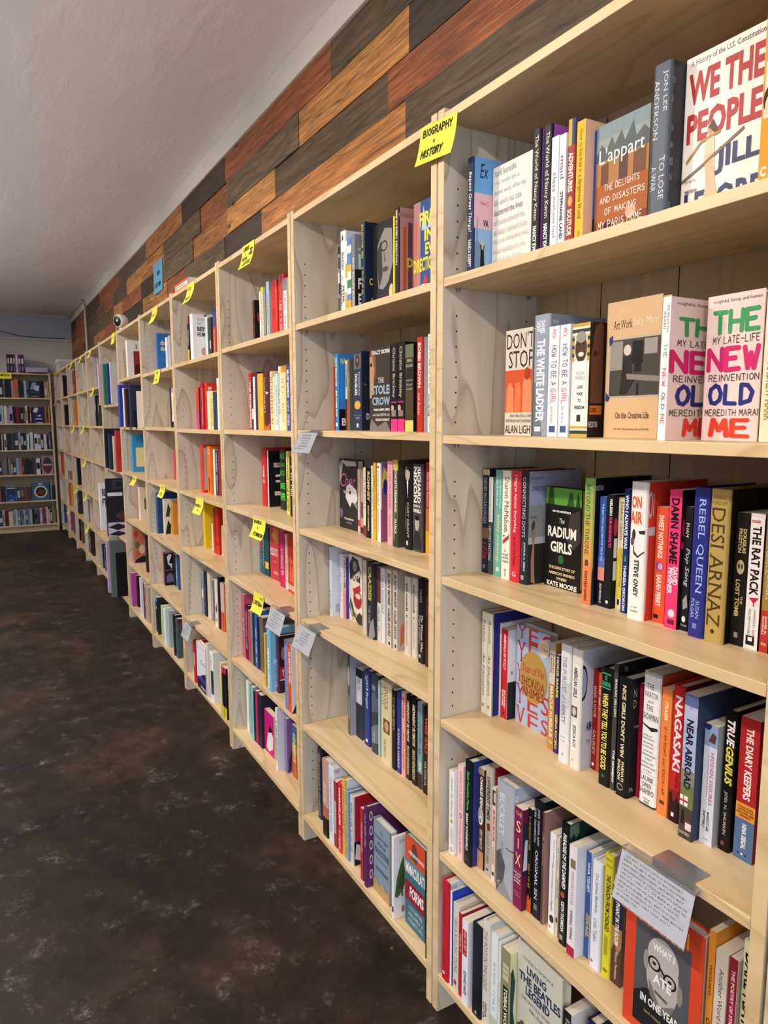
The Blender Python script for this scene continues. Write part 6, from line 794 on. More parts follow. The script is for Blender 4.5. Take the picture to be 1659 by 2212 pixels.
(7, 2, 2, 4, -4.6006, -4.5586, -0.02, 0.2818, 0.185, 'h', '28324a', '28324a', 'navy hardcover', ''),
(7, 2, 3, 4, -4.3786, -4.3366, -0.02, 0.2637, 0.173, 'p', 'd8ccb0', 'd8ccb0', 'beige paperback', ''),
(7, 2, 4, 4, -4.2732, -4.2312, -0.02, 0.3065, 0.201, 'h', 'c03630', 'c03630', 'tall red hardcover', ''),
(7, 3, 1, 2, -4.8213, -4.7793, -0.08, 0.3867, 0.253, 'h', 'eceef0', 'eceef0', 'white face-out book with black letters', '>RE^.1^.3^222^b^0.0663^0.199|>FT^.32^.5^222^b^0.0663^0.199'),
(7, 3, 2, 2, -4.4571, -4.4151, -0.08, 0.4456, 0.292, 'h', '22222a', '22222a', 'huge dark glossy book above checkered band', '>DI^.02^.18^3a3a42^b^.1^.7|>X^.2^.34^e8e8ec^b^.5^.95|>#^.24^.3^.02^.4^e8e8ec|>#^.76^1^0^1^c4c0dc|>P^22202c^0:.84,.25:.78,.5:.84,.25:.9|>P^22202c^.5:.84,.75:.78,1:.84,.75:.9|>P^22202c^0:.97,.25:.91,.5:.97,.25:1|>P^22202c^.5:.97,.75:.91,1:.97,.75:1|>@^.55^.75^.2^1^5a3034'),
(7, 4, 1, 2, -4.5791, -4.5371, -0.08, 0.4191, 0.275, 'p', 'cbaed4', 'cbaed4', 'tall lavender book', ''),
(7, 4, 2, 2, -4.4073, -4.3653, -0.08, 0.4466, 0.293, 'h', '5c6864', '5c6864', 'grey face-out book with black picture panel', '>H^.06^.15^c8ccc8^n^.4^.75|>#^.22^1^.12^1^121214')
]
for bay, lev, i, n_, x0, x1, y, H, D, kind, sp, cv, desc, txt in BOOKS:
    z = ZS[bay][lev-1]; specs = [s for s in txt.split('|') if s]
    sn = SHELF[lev-1] if lev < len(ZS[bay]) else 'bottom'
    pos = ('leftmost' if i == 1 else 'rightmost' if i == n_ else ORD[i]+' from left') if n_ > 1 else 'alone'
    name = {'h': 'hardcover_book', 'p': 'paperback_book', 'f': 'face_out_book'}[kind]
    if kind == 'f':
        t = empty(name, (x0, y+.024, z+.0002), R(-90)); make_book('f' if H > .2 else 'p', .024, x1-x0, H, sp, cv, specs, t)
    else:
        t = empty(name, (x0, y, z+.0002)); make_book(kind, x1-x0, D, H, sp, cv, specs, t)
    tag(t, f'{desc}, {pos}, {sn} shelf, {BAY[bay]}', 'book', f'books on the {sn} shelf of the {BAY[bay]}')
# books too far off to tell apart: the far five bookcases and the rear bookcase
FAR = [(-9.077, 0.03, 0.419, 0.05, 0.17, 0.26, 'c0bcb4'),(-9.077, 0.03, 0.098, 0.05, 0.17, 0.3, '3a4a8a'),(-9.077, 0.03, 1.091, 0.012, 0.17, 0.3, 'e4e0d0'),(-9.077, 0.03, 0.75, 0.012, 0.17, 0.3, 'd84a24'),(-9.077, 0.03, 0.75, 0.05, 0.17, 0.28, 'c8562c'),(-8.277, 0.03, 1.745, 0.017, 0.17, 0.22, 'c8c4b4'),(-8.26, 0.03, 1.745, 0.05, 0.17, 0.27, '121214'),(-8.261, 0.03, 1.412, 0.05, 0.17, 0.25, '161616'),(-8.277, 0.03, 0.75, 0.05, 0.17, 0.1, '6a8a90'),(-8.124, 0.03, 0.75, 0.05, 0.17, 0.1, 'a06a50'),(-8.277, 0.03, 0.419, 0.012, 0.17, 0.27, 'd8a878'),(-8.277, 0.03, 0.419, 0.05, 0.17, 0.27, 'd0502c'),(-8.044, 0.03, 0.419, 0.05, 0.17, 0.27, 'd8a82c'),(-8.277, 0.03, 0.098, 0.012, 0.17, 0.23, '6a5a90'),(-8.277, 0.03, 0.098, 0.05, 0.17, 0.24, 'a83a7a'),(-8.01, 0.03, 0.098, 0.05, 0.17, 0.24, '6a6040'),(-7.191, 0.03, 1.745, 0.05, 0.17, 0.24, '1a1414'),(-7.125, 0.03, 1.745, 0.05, 0.17, 0.26, 'b03a2c'),(-7.183, 0.03, 1.412, 0.05, 0.17, 0.26, 'd88028'),(-7.269, 0.03, 0.75, 0.05, 0.17, 0.3, '15181a'),(-7.417, 0.03, 0.419, 0.05, 0.17, 0.23, '15151a'),(-7.297, 0.03, 0.419, 0.05, 0.17, 0.26, '262c38'),(-7.417, 0.03, 0.098, 0.012, 0.17, 0.24, '8a5a60'),(-7.405, 0.03, 0.098, 0.05, 0.17, 0.25, '16141a'),(-7.191, 0.03, 0.098, 0.05, 0.17, 0.25, '5a4a44'),(-6.328, 0.03, 1.745, 0.05, 0.17, 0.28, 'd8d4d0'),(-6.567, 0.03, 0.419, 0.024, 0.17, 0.25, 'd4ccc4'),(-6.507, 0.03, 0.419, 0.05, 0.17, 0.24, '8a8480'),(-6.33, 0.03, 0.419, 0.05, 0.17, 0.25, 'cfc8c0'),(-6.567, 0.03, 0.098, 0.012, 0.17, 0.24, '3a4450'),(-6.567, 0.03, 0.098, 0.05, 0.17, 0.2, '5a6068'),(-6.461, 0.03, 0.098, 0.05, 0.17, 0.24, '1a1818'),(-6.322, 0.03, 0.098, 0.05, 0.17, 0.25, '3a2020'),(-5.455, 0.03, 1.745, 0.05, 0.17, 0.25, 'a8a0b8'),(-5.342, 0.03, 1.745, 0.05, 0.17, 0.25, 'b8b0c0'),(-5.583, 0.03, 1.412, 0.05, 0.17, 0.27, '22262c'),(-5.41, 0.03, 1.412, 0.05, 0.17, 0.25, '3a4444'),(-5.767, 0.03, 0.098, 0.012, 0.17, 0.22, '2a6ac0'),(-5.767, 0.03, 0.098, 0.05, 0.17, 0.22, 'c8b8a0'),(-5.631, 0.03, 0.098, 0.05, 0.17, 0.23, '22303c'),(-5.49, 0.03, 0.098, 0.05, 0.17, 0.23, '3a5a78'),(-5.38, 0.03, 0.098, 0.05, 0.17, 0.23, '1c2430')]
rr = random.Random(11); mb = MB()
for x, y, z, wd, D, H, col in FAR:
    mb.box(x, x+wd, y, y+D, z, z+H, lin(col)); mb.box(x+.002, x+wd-.002, y+.004, y+D-.003, z+H-.004, z+H+.0005, lin('d8cfbd'))
    if wd > .02:
        for t in (.15, .5): mb.box(x+wd*.3, x+wd*.7, y-.0006, y, z+H*t, z+H*(t+.25), lin(rr.choice(('d8d8d8', '222222', 'c8b070', col))))
REAR = [(-0.7024, -0.6051, 1.766, 0.238, 0.029, '222a33'),(-0.6035, -0.5894, 1.766, 0.202, 0.014, '3a4048'),(-0.5878, -0.5789, 1.766, 0.233, 0.025, 'c8c8c8'),(-0.5773, -0.5632, 1.766, 0.227, 0.018, '1c2226'),(-0.5616, -0.5316, 1.766, 0.224, 0.023, '1a1c20'),(-0.53, -0.5052, 1.766, 0.223, 0.015, '22262a'),(-0.5036, -0.4787, 1.766, 0.217, 0.019, 'c08a98'),(-0.4771, -0.4627, 1.766, 0.229, 0.03, 'd8a080'),(-0.4611, -0.4201, 1.766, 0.238, 0.022, 'c85a38'),(-0.4185, -0.3934, 1.766, 0.218, 0.017, '1c2434'),(-0.3918, -0.3612, 1.766, 0.201, 0.012, '28303c'),(-0.3596, -0.3289, 1.766, 0.219, 0.018, 'a8b8d0'),(-0.3273, -0.3019, 1.766, 0.215, 0.028, '5a7088'),(-0.1586, -0.1217, 1.766, 0.221, 0.022, '1a1c40'),(-0.1201, -0.0831, 1.766, 0.209, 0.012, 'b08a90'),(-0.0815, -0.0664, 1.766, 0.213, 0.014, 'c8b060'),(-0.0648, -0.0648, 1.766, 0.22, 0.03, 'd8c080'),(-0.7236, -0.6365, 1.434, 0.217, 0.015, 'a8b8d0'),(-0.6349, -0.6155, 1.434, 0.226, 0.026, 'c8d4e4'),(-0.6139, -0.605, 1.434, 0.219, 0.028, '7a8aa0'),(-0.6034, -0.5733, 1.434, 0.221, 0.026, 'e0d8b8'),(-0.5717, -0.5469, 1.434, 0.204, 0.03, 'a890c0'),(-0.5453, -0.5044, 1.434, 0.228, 0.015, 'b09acc'),(-0.5028, -0.4724, 1.434, 0.22, 0.025, '1a1416'),(-0.4708, -0.435, 1.434, 0.208, 0.022, '7a1a20'),(-0.4334, -0.4135, 1.434, 0.21, 0.029, '3a3a38'),(-0.4119, -0.3866, 1.434, 0.21, 0.027, '15140f'),(-0.385, -0.3596, 1.434, 0.204, 0.028, '4a3028'),(-0.358, -0.3326, 1.434, 0.226, 0.02, 'c8d0d8'),(-0.331, -0.3108, 1.434, 0.213, 0.029, '2a1a20'),(-0.3092, -0.2891, 1.434, 0.219, 0.021, 'a03848'),(-0.2875, -0.2782, 1.434, 0.199, 0.018, '161618'),(-0.1338, -0.1132, 1.434, 0.218, 0.015, 'c88a30'),(-0.1116, -0.091, 1.434, 0.226, 0.017, '3a5a60'),(-0.0894, -0.0687, 1.434, 0.226, 0.018, 'c8783a'),(-0.7456, -0.6582, 1.09, 0.233, 0.025, '1c2230'),(-0.6566, -0.6424, 1.09, 0.215, 0.021, 'b8a888'),(-0.6408, -0.6265, 1.09, 0.221, 0.023, '2a2a2a'),(-0.6249, -0.6001, 1.09, 0.207, 0.016, 'd8dcf0'),(-0.5985, -0.5523, 1.09, 0.215, 0.029, '2a2a30'),(-0.5507, -0.5096, 1.09, 0.22, 0.013, '3a4048'),(-0.508, -0.4613, 1.09, 0.228, 0.025, '3c4450'),(-0.4597, -0.4344, 1.09, 0.231, 0.015, 'b0b0d8'),(-0.4328, -0.4019, 1.09, 0.225, 0.013, '222226'),(-0.4003, -0.3694, 1.09, 0.221, 0.017, '2c3034'),(-0.3678, -0.3368, 1.09, 0.204, 0.028, 'e0f0f4'),(-0.3352, -0.3259, 1.09, 0.199, 0.021, '1a3a40'),(-0.3243, -0.2876, 1.09, 0.229, 0.016, 'c8dce8'),(-0.286, -0.2766, 1.09, 0.203, 0.028, '3a1a28'),(-0.275, -0.2382, 1.09, 0.212, 0.025, 'e0d4e8'),(-0.2366, -0.1995, 1.09, 0.196, 0.019, 'c0d8f0'),(-0.1979, -0.1663, 1.09, 0.202, 0.024, '3a1a30'),(-0.1647, -0.1274, 1.09, 0.198, 0.029, 'e0d0f0'),(-0.1258, -0.1051, 1.09, 0.196, 0.025, '1a1a22'),(-0.1035, -0.0827, 1.09, 0.196, 0.017, '5a6a8a'),(-0.0811, -0.0648, 1.09, 0.228, 0.015, '22304a'),(-0.7663, -0.6733, 0.766, 0.192, 0.024, '3a3040'),(-0.6717, -0.6415, 0.766, 0.2, 0.013, '5a6a78'),(-0.6399, -0.6149, 0.766, 0.225, 0.015, '7a7a68'),(-0.6133, -0.599, 0.766, 0.186, 0.018, '2a3428'),(-0.5974, -0.5723, 0.766, 0.21, 0.025, '8a8a80'),(-0.5707, -0.5455, 0.766, 0.19, 0.018, '4a5464'),(-0.5439, -0.5079, 0.766, 0.186, 0.02, '3a4a4a'),(-0.5063, -0.4756, 0.766, 0.216, 0.025, '8ab0d0'),(-0.474, -0.4432, 0.766, 0.221, 0.026, 'a87a70'),(-0.4416, -0.416, 0.766, 0.219, 0.025, '6a2a2a'),(-0.4144, -0.3834, 0.766, 0.204, 0.016, '2c2a30'),(-0.3818, -0.3506, 0.766, 0.211, 0.018, '26262a'),(-0.349, -0.3067, 0.766, 0.189, 0.02, '2a2a30'),(-0.3051, -0.2737, 0.766, 0.22, 0.014, '4a4a58'),(-0.2721, -0.2239, 0.766, 0.208, 0.019, 'e8e0ec'),(-0.2223, -0.21, 0.766, 0.206, 0.015, '1a1424'),(-0.7886, -0.7058, 0.418, 0.223, 0.017, 'a05048'),(-0.7042, -0.6553, 0.418, 0.209, 0.02, '2c2c30'),(-0.5195, -0.4805, 0.418, 0.186, 0.022, '4a4458'),(-0.4789, -0.437, 0.418, 0.191, 0.013, '4a4250'),(-0.4354, -0.3932, 0.418, 0.186, 0.015, '6a4250'),(-0.3916, -0.3438, 0.418, 0.189, 0.023, '5a3a48'),(-0.1362, -0.1153, 0.418, 0.205, 0.03, '2a3a58'),(-0.1137, -0.104, 0.418, 0.222, 0.03, 'c8b8b0'),(-0.1024, -0.0814, 0.418, 0.194, 0.02, '1c2a34'),(-0.0798, -0.0672, 0.418, 0.195, 0.023, '2a3038'),(-0.8089, -0.7045, 0.1, 0.21, 0.026, '1c4a50'),(-0.7029, -0.6778, 0.1, 0.213, 0.017, 'c8a8a8'),(-0.6762, -0.635, 0.1, 0.202, 0.021, '5a1a24'),(-0.6334, -0.5865, 0.1, 0.185, 0.013, 'c8c0b4'),(-0.5849, -0.5541, 0.1, 0.201, 0.014, '8a98a8'),(-0.5525, -0.5324, 0.1, 0.214, 0.016, 'b8bcc8'),(-0.5308, -0.4998, 0.1, 0.189, 0.015, '6a8aa8'),(-0.4982, -0.478, 0.1, 0.194, 0.016, '3a4a68'),(-0.4764, -0.4561, 0.1, 0.206, 0.02, '9a8a80'),(-0.4545, -0.4342, 0.1, 0.197, 0.024, '88a8d0'),(-0.4326, -0.4122, 0.1, 0.193, 0.028, '3a5a70'),(-0.4106, -0.3902, 0.1, 0.224, 0.025, '5a7aa8'),(-0.3886, -0.3571, 0.1, 0.202, 0.021, 'a8a8a8'),(-0.3555, -0.335, 0.1, 0.208, 0.013, '1c2430'),(-0.3334, -0.2961, 0.1, 0.202, 0.021, '2a6a88'),(-0.2945, -0.2682, 0.1, 0.192, 0.014, '7a2a38'),(-0.2666, -0.2347, 0.1, 0.217, 0.019, 'b8a0b8'),(-0.2331, -0.2123, 0.1, 0.206, 0.029, '5a4a70'),(-0.2107, -0.1898, 0.1, 0.209, 0.017, '8a3a50'),(-0.1882, -0.1672, 0.1, 0.224, 0.019, 'd0c0a0'),(-0.1656, -0.1447, 0.1, 0.186, 0.024, 'c0a8b0'),(-0.1431, -0.1163, 0.1, 0.189, 0.018, '24284a'),(-0.1147, -0.088, 0.1, 0.219, 0.024, '8a8848'),(-0.0864, -0.0709, 0.1, 0.186, 0.02, '7a7a40')]
for y0, y1, z, H, dx, col in REAR:
    mb.box(-9.3, -9.05-dx, y0, y1, z, z+H, lin(col)); mb.box(-9.29, -9.055-dx, y0+.001, y1-.001, z+H-.004, z+H+.0005, lin('cfc6b4'))
    if y1-y0 > .018:
        a, b_ = rr.uniform(.1, .4), rr.uniform(.5, .8)
        mb.box(-9.05-dx, -9.0494-dx, y0+.005, y1-.005, z+H*a, z+H*b_, lin(rr.choice(('c8c8cc', '1c1c22', '8a7a5a', col, col))))
o = mb.build('distant_books', M['gloss']); tag(o, 'rows of small distant books on the far and rear bookcases', 'books', kind='stuff')
def rear_face(y0, y1, z, H, col, specs, label):
    t = empty('face_out_book', (-9.075, y0, z), R(0)); t.rotation_euler = (0, 0, 0)
    W = y1-y0; b = MB(); b.box(0, .022, 0, W, 0, H, lin(col)); sheet(b, specs, W/H, lambda a, t_, l: (.022+l, a*W, H*(1-t_)), step=.0002, base=.0005); b.build('cover', M['gloss'], t)
    b = MB(); b.box(.003, .019, .004, W-.004, H-.002, H+.001, lin('d8cfbd')); b.build('pages', M['pages'], t)
    tag(t, label, 'book', 'face-out books on the rear bookcase')
rear_face(-0.299, -0.161, 1.7665, 0.215, '1c2a44', ['P^8fa0c0^.1:.5,.3:.1,.6:.05,.7:.5', '#^.6^.75^.1^.9^3a4a60', '#^.88^.93^.15^.8^b8a078', 'P^c8d0e0^.4:.3,.9:.25,.8:.6,.5:.55'], 'dark blue face-out book with pale flashes, top shelf of rear bookcase')
rear_face(-0.275, -0.137, 1.4344999999999999, 0.215, '2a2e6a', ['P^dfe6f4^.02:.3,.2:.05,.5:.05,.45:.25,.3:.35', '#^.7^.76^.2^.8^e0e0ea', 'P^c8d0e8^.3:.55,.7:.45,.65:.6', 'P^e8eaf0^.1:.98,.5:.92,.9:.96,.8:1'], 'blue-purple face-out book with white flashes, second shelf of rear bookcase')
rear_face(-0.207, -0.066, 0.7665, 0.24, '9a8a84', ['@^.08^.95^.1^.9^2c2426', '@^.12^.48^.16^.84^33414a', '@^.52^.9^.16^.84^7a2c34', '#^.44^.54^.12^.88^c8a89a'], 'face-out book with ornate silver border and dark oval on rear bookcase')
rear_face(-0.652, -0.522, 0.4185, 0.205, '3f5f92', ['#^.03^.97^.05^.95^8a94b8', '#^.05^.95^.08^.92^1d3768', '#^.1^.18^.15^.85^d0c088', 'P^2f5490^.1:.85,.4:.5,.9:.7,.9:.9', '#^.88^.92^.3^.7^b8c0d8'], 'blue face-out book with light border on rear bookcase')
rear_face(-0.341, -0.139, 0.4185, 0.245, '3a6a86', ['R^.2^.86^.12^.9^eae2c4', '@^.27^.79^.2^.82^38221e', 'P^6a4a42^.25:.6,.5:.4,.75:.5,.6:.7', '#^.08^.14^.38^.62^dce4ea'], 'teal face-out book with pale ring on rear bookcase')
# six spines of a boxed set standing on top of the rear bookcase
for k, (y0, y1, c) in enumerate([(-0.53, -0.499, '2c2834'), (-0.499, -0.462, '33303a'), (-0.462, -0.433, '5a3430'), (-0.433, -0.403, 'a8b4d0'), (-0.403, -0.371, '5a3a58'), (-0.371, -0.334, '4a2c50')]):
    b = MB(); b.box(-9.24, -9.1, y0, y1-.001, 2.0815, 2.0815+.235, lin(c)); b.box(-9.0998, -9.0992, y0+.006, y1-.007, 2.2, 2.27, lin('d0c8c8')); b.box(-9.0998, -9.0992, y0+.01, y1-.012, 2.11, 2.17, lin('8a8088'))
    o = b.build('set_book', M['gloss']); tag(o, ('leftmost', 'second', 'third', 'fourth', 'fifth', 'rightmost')[k]+' upright book of the set on top of rear bookcase', 'book', 'book set on top of the rear bookcase')
b = MB(); b.box(-9.3, -9.1, -.32, -.06, 2.0925, 2.16, lin('b4b0c4')); b.box(-9.1, -9.0, -.3, -.08, 2.0925, 2.1, lin('b4b0c4'))  # made-up solid where a grey-lavender patch reads as shadow
tag(b.build('shadow_block', M['paper'], None, .003), 'low lavender-grey block standing for a shadow patch on top of rear bookcase', 'carton')
b = MB(); b.box(-8.95, -8.62, .03, .22, 2.0925, 2.23, lin('cfd0cc')); t = empty('storage_box', (0, 0, 0)); b.build('box', M['paper'], t, .004)
b = MB(); b.box(-8.96, -8.61, .02, .23, 2.2, 2.245, lin('e4e2dc')); b.build('lid', M['paper'], t, .004)
tag(t, 'pale grey lidded box on top of the last bookcase in the row', 'box')

# ---------------------------------------------------------------- sticky notes and shelf cards
def note(x0, z1, wd, ht, lines, label, name='sticky_note', y=-.002, col='ece34a', ink='1a1a1e', tilt=0, curl=.02, group='yellow shelf notes', rear=False, slant=0):
    t = empty(name, (x0, y, z1)) if not rear else empty(name, (y, x0, z1), R(90))
    t.rotation_euler.rotate_axis('Y', R(tilt))
    b = MB(); NZ = 12
    prof = lambda s: -curl*s**2.2
    k = 0
    for i in range(NZ):
        a, c = i/NZ, (i+1)/NZ
        for th, sg in ((0, 1), (.0003, -1)):
            P = [(slant*a, prof(a)+th, -ht*a), (slant*a+wd, prof(a)+th, -ht*a), (slant*c+wd, prof(c)+th, -ht*c), (slant*c, prof(c)+th, -ht*c)]
            b.face(P if sg < 0 else P[::-1], lin(col))
    for txt, t0, t1, w0, w1 in lines:
        for q in fit(glyphs(txt, 'hb' if txt != '~' else 'n'), w0, w1, t0, t1, wd/ht):
            q = clip(q); k += 1
            if q: b.face([(slant*tt+a*wd, prof(max(0, tt))-.0004-.0006*max(0, tt)-k*1.5e-6, -ht*tt) for a, tt in q], lin(ink))
    b.build('sheet', M['paper'], t)
    tag(t, label, 'note', group); return t
note(-.088, 2.079, .138, .08, [('BIOGRAPHY', .08, .3, .08, .9), ('+', .42, .52, .4, .47), ('HISTORY', .62, .86, .12, .72)], 'largest yellow sticky note, lettered BIOGRAPHY + HISTORY, across two bookcases', curl=.012, tilt=5)
note(-1.305, 2.082, .13, .085, [('CURRENT', .1, .28, .1, .62), ('+', .36, .46, .3, .38), ('SOCIAL', .52, .68, .12, .58), ('JUSTICE', .74, .92, .3, .9), ('T', .25, .55, .68, .9), ('V', .42, .55, .62, .76), ('V', .42, .55, .8, .94)], 'yellow sticky note with small scales drawing on third bookcase top', curl=.02)
note(-2.105, 2.075, .125, .09, [('~', .15, .34, .15, .6), ('+', .42, .52, .35, .45), ('HEALTH', .66, .84, .2, .75)], 'yellow sticky note on fourth bookcase top, right of orange-fronted box', curl=.03)
note(-2.88, 2.075, .135, .09, [('~', .35, .62, .2, .7)], 'yellow sticky note on fifth bookcase top, below the blue sign', curl=.03)
note(-2.88, 1.735, .135, .078, [('~', .12, .3, .2, .65), ('+', .42, .52, .4, .5), ('~', .62, .85, .25, .7)], 'yellow sticky note on the fifth bookcase, top shelf edge', curl=.015)
note(-4.29, 2.086, .14, .078, [('~', .3, .5, .2, .7)], 'yellow sticky note on seventh bookcase top, beside the white camera', curl=.01)
note(-1.262, 1.083, .134, .072, [('WOMEN', .08, .28, .08, .68), ('+', .42, .54, .4, .48), ('FEMINISM', .68, .88, .22, .95)], 'yellow sticky note lettered WOMEN + FEMINISM on the third bookcase', curl=.02)
note(-1.28, .793, .112, .074, [('LGBTQIA+', .4, .64, .1, .88), ('~', .12, .3, .65, .9)], 'yellow sticky note lettered LGBTQIA+ on the third bookcase', curl=.016)
note(-2.088, 1.085, .135, .074, [('BUSINESS', .4, .58, .06, .75), ('~', .68, .82, .4, .6)], 'yellow sticky note over the big yellow book, fourth bookcase', curl=.022)
note(-2.868, 1.086, .13, .068, [('~', .12, .28, .2, .7), ('~', .6, .85, .3, .7)], 'yellow sticky note over the tall blue hardcover, fifth bookcase', curl=.022)
note(-3.71, 1.085, .135, .06, [('~', .2, .45, .2, .7)], 'yellow sticky note on sixth bookcase below the cyan cover', curl=.026)
for x, z, lab in ((-5.52, 2.08, 'yellow note hanging from the eighth bookcase top'), (-6.2, 2.08, 'yellow note hanging from the ninth bookcase top'), (-6.98, 2.08, 'yellow note hanging from the tenth bookcase top'), (-8.6, 2.085, 'yellow note on the last bookcase top below the pale box'),
                  (-5.45, 1.748, 'yellow note on the eighth bookcase, top shelf edge'), (-9.0, 1.74, 'small yellow note on the last bookcase, top shelf edge'), (-7.08, 1.413, 'yellow note on the tenth bookcase, second shelf edge'), (-6.27, 1.413, 'yellow note on the ninth bookcase, second shelf edge'),
                  (-6.27, 1.089, 'yellow note on the ninth bookcase, third shelf edge'), (-7.14, .75, 'yellow note on the tenth bookcase, fourth shelf edge'), (-6.32, .75, 'yellow note on the ninth bookcase, fourth shelf edge'), (-8.06, .419, 'yellow note on the eleventh bookcase, fifth shelf edge'), (-6.35, .419, 'yellow note on the ninth bookcase, fifth shelf edge')):
    note(x, z, .13, .08, [('~', .3, .5, .2, .7)], lab, curl=.03)
note(-.66, 2.082, .17, .08, [('TWEEN', .25, .6, .1, .85)], 'yellow note lettered TWEEN on the rear bookcase top', y=-9.048, curl=.004, rear=True)
note(-4.13, 2.575, .28, .215, [('NON', .3, .45, .4, .72), ('FICTION', .66, .82, .14, .8)], 'blue paper sign lettered NON FICTION on the plank wall', name='wall_sign', y=.284, col='62a3c4', curl=.004, group='wall signs')
def card(x0, z, wd, ht, lines, label, y=-.018, tilt=0, back=.25):
    """a clear card holder clipped to a shelf edge: z is the shelf's top"""
    t = empty('shelf_talker', (x0, 0, z)); tag(t, label, 'shelf card', 'hand-written shelf cards')
    c = MB(); cw = min(.075, wd*.55); cx = wd*.62
    c.box(cx-cw/2, cx+cw/2, -.002, .036, .0003, .0013); c.box(cx-cw/2, cx+cw/2, -.003, -.0018, -.021, .0013); c.box(cx-cw/2, cx+cw/2, -.003, .02, -.0215, -.0203)
    c.build('metal_clip', M['metal'], t)
    r = MB(); r.box(0, wd, y-.001, -.0028, -.006, -.001); r.build('holder_rail', M['acryl'], t)
    p = MB(); f = lambda a, t_, l: (a*wd+tilt*t_, y-l-back*t_*ht, -.006-t_*ht)
    p.face([f(0, 0, 0), f(0, 1, 0), f(1, 1, 0), f(1, 0, 0)], lin('e9e8ec'))
    for txt, t0, t1, w0, w1 in lines:
        for q in fit(glyphs(txt, 'h' if txt != '~' else 'n'), w0, w1, t0, t1, wd/ht):
            q = clip(q)
            if q: p.face([f(a, tt, .0004) for a, tt in q], lin('33333c'))
    p.build('card', M['paper'], t)
    s = MB(); s.face([f(-.01, -.02, .0014), f(-.01, 1.02, .0014), f(1.01, 1.02, .0014), f(1.01, -.02, .0014)]); s.build('clear_sleeve', M['acryl'], t)
L = ['"JUST KIDS" BY PATTI SMITH IS AN INCREDIBLE', 'MEMOIR. THIS ONE IS AN ODE TO HER LATE FRIEND/', 'LOVER ROBERT MAPPLETHORPE. SMITH WRITES ABOUT', 'THEIR EXPERIENCE AS STRUGGLING ARTISTS DURING THE', "LATE 60'S - EARLY 70'S. THIS MEMOIR WILL MOVE YOU", 'MOST TO NEW YORK AND SIMPLY LIVE A CREATIVE,', 'MAYBE WITH NO MIND! WE ALL WANT TO BY THIS', "BOOK. IT IS AN ABSOLUTE HIT. PATTI SHOWS WHAT/HOW", 'IS IT LIVE IN HARD TIMES, STICK WITH IT.', 'AN AMAZING STORY.']
card(.556, .7557, .136, .078, [(s, .06+.088*i, .105+.088*i, .05, .05+.9*min(1, len(s)/48)) for i, s in enumerate(L)], 'large hand-written shelf card above the orange portrait book, nearest bookcase')
sc = lambda n_, h0=.12: [('~', h0+i*.13, h0+.06+i*.13, .08, .92 if i < n_-1 else .6) for i in range(n_)]
card(-.757, 1.4161, .134, .062, sc(6), 'small hand-written shelf card on second bookcase, second shelf edge', tilt=-.03)
card(-.79, .7925, .134, .076, sc(5, .16), 'small hand-written shelf card on second bookcase, fourth shelf edge', tilt=-.02)
card(-1.05, .7897, .138, .074, sc(6), 'small hand-written shelf card right of the LGBTQIA+ note', tilt=-.01)
card(-2.33, .416, .13, .078, sc(5), 'small hand-written shelf card on fourth bookcase, fifth shelf edge', tilt=-.02)

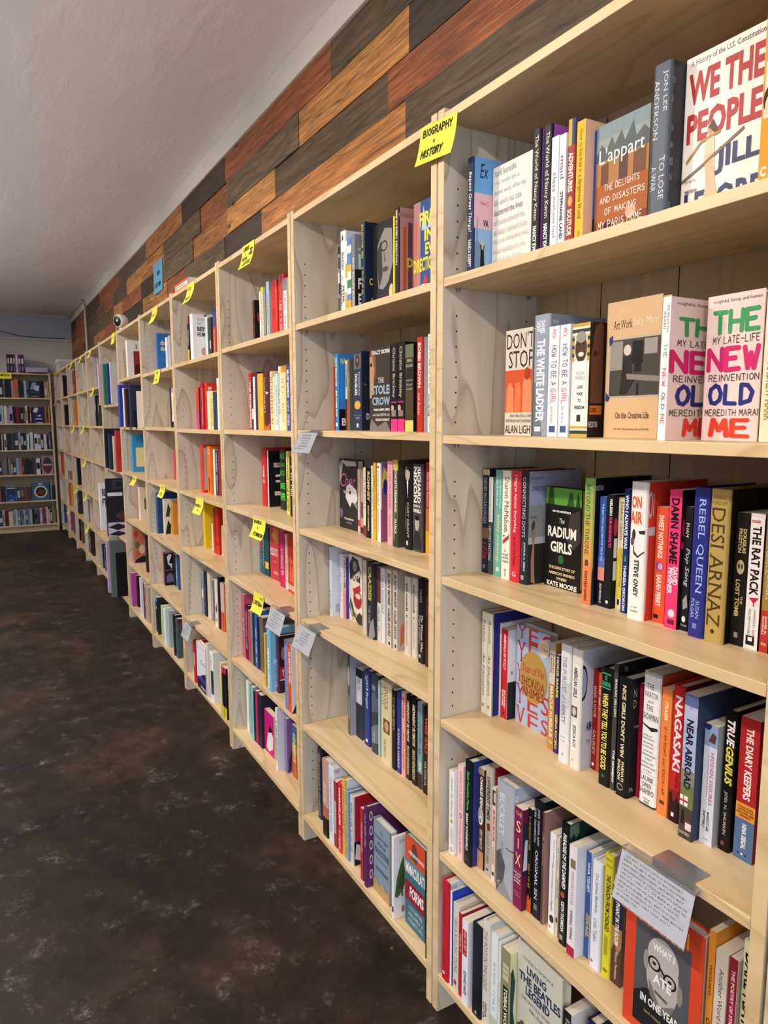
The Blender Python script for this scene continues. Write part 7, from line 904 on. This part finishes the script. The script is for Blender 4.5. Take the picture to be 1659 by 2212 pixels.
# ---------------------------------------------------------------- things above the bookcases
t = empty('display_box', (-2.40, .012, 2.0818)); tag(t, 'white carton with orange front standing on the fourth bookcase', 'box')
b = MB(); b.box(0, .262, .001, .16, 0, .041, lin('dcdcdc')); b.build('carton', M['paper'], t, .001)
b = MB(); b.box(0, .262, 0, .001, 0, .041, lin('e0562c')); b.box(.012, .25, -.0006, 0, .012, .03, lin('f4efe8')); b.box(.022, .04, -.001, -.0006, .017, .025, lin('2a2a2a')); b.box(.06, .21, -.001, -.0006, .019, .023, lin('c8705a')); b.build('front_label', M['paper'], t)
t = empty('security_camera', (-4.17, .05, 2.0818)); tag(t, 'white round security camera with black face on sixth bookcase top', 'camera')
def lathe(name, prof, mat, parent, axis=Matrix.Identity(4), k=28):
    b = MB(); 
    for (r0, z0), (r1, z1) in zip(prof, prof[1:]):
        for i in range(k):
            a, c = 2*math.pi*i/k, 2*math.pi*(i+1)/k
            P = [Vector((r0*math.cos(a), r0*math.sin(a), z0)), Vector((r0*math.cos(c), r0*math.sin(c), z0)), Vector((r1*math.cos(c), r1*math.sin(c), z1)), Vector((r1*math.cos(a), r1*math.sin(a), z1))]
            b.face([axis @ p for p in P])
    o = b.build(name, mat, parent, smooth=True)
    bm = bmesh.new(); bm.from_mesh(o.data); bmesh.ops.remove_doubles(bm, verts=bm.verts, dist=1e-5); bm.to_mesh(o.data); bm.free(); return o
dirv = Vector((.55, -1, -.12)).normalized(); ax = Matrix.Translation((0, 0, .088)) @ dirv.to_track_quat('Z', 'Y').to_matrix().to_4x4()
lathe('body', [(0, -.045), (.02, -.043), (.036, -.034), (.043, -.02), (.045, 0), (.045, .03), (.042, .034), (.039, .034)], M['white'], t, ax)
lathe('lens_face', [(.039, .032), (.02, .035), (0, .0355)], M['black'], t, ax)
lathe('lens', [(.012, .0352), (.011, .038), (0, .0385)], M['metal'], t, ax)
lathe('stand', [(.034, 0), (.034, .006), (.02, .012), (.014, .03), (.013, .05)], M['white'], t)
tag(tube('camera_cable', [(-4.13, .1, 2.15), (-4.08, .15, 2.12), (-4.0, .2, 2.09), (-3.8, .25, 2.085)], .0025, M['white']), 'thin white cable behind the security camera', 'cable')
tag(tube('conduit', [(-9.4, .262, 2.87), (-8.1, .262, 2.872), (-7.95, .262, 2.868), (-7.83, .262, 2.85), (-7.75, .262, 2.8), (-7.71, .262, 2.73), (-7.7, .262, 2.6), (-7.69, .262, 2.098)], .013, M['conduit']), 'pale metal conduit bending down the plank wall near far corner', 'conduit')
tag(tube('wall_cable', [(-9.38, -1.4, 2.72), (-9.38, -1.0, 2.7), (-9.38, -.75, 2.66), (-9.38, -.5, 2.62), (-9.38, -.35, 2.585), (-9.38, -.15, 2.577), (-9.38, .05, 2.576), (-9.38, .2, 2.58)], .004, M['black']), 'thin dark cable drooping along the rear wall ledge', 'cable')

for F in FONTS.values(): bpy.data.objects.remove(F.ob)
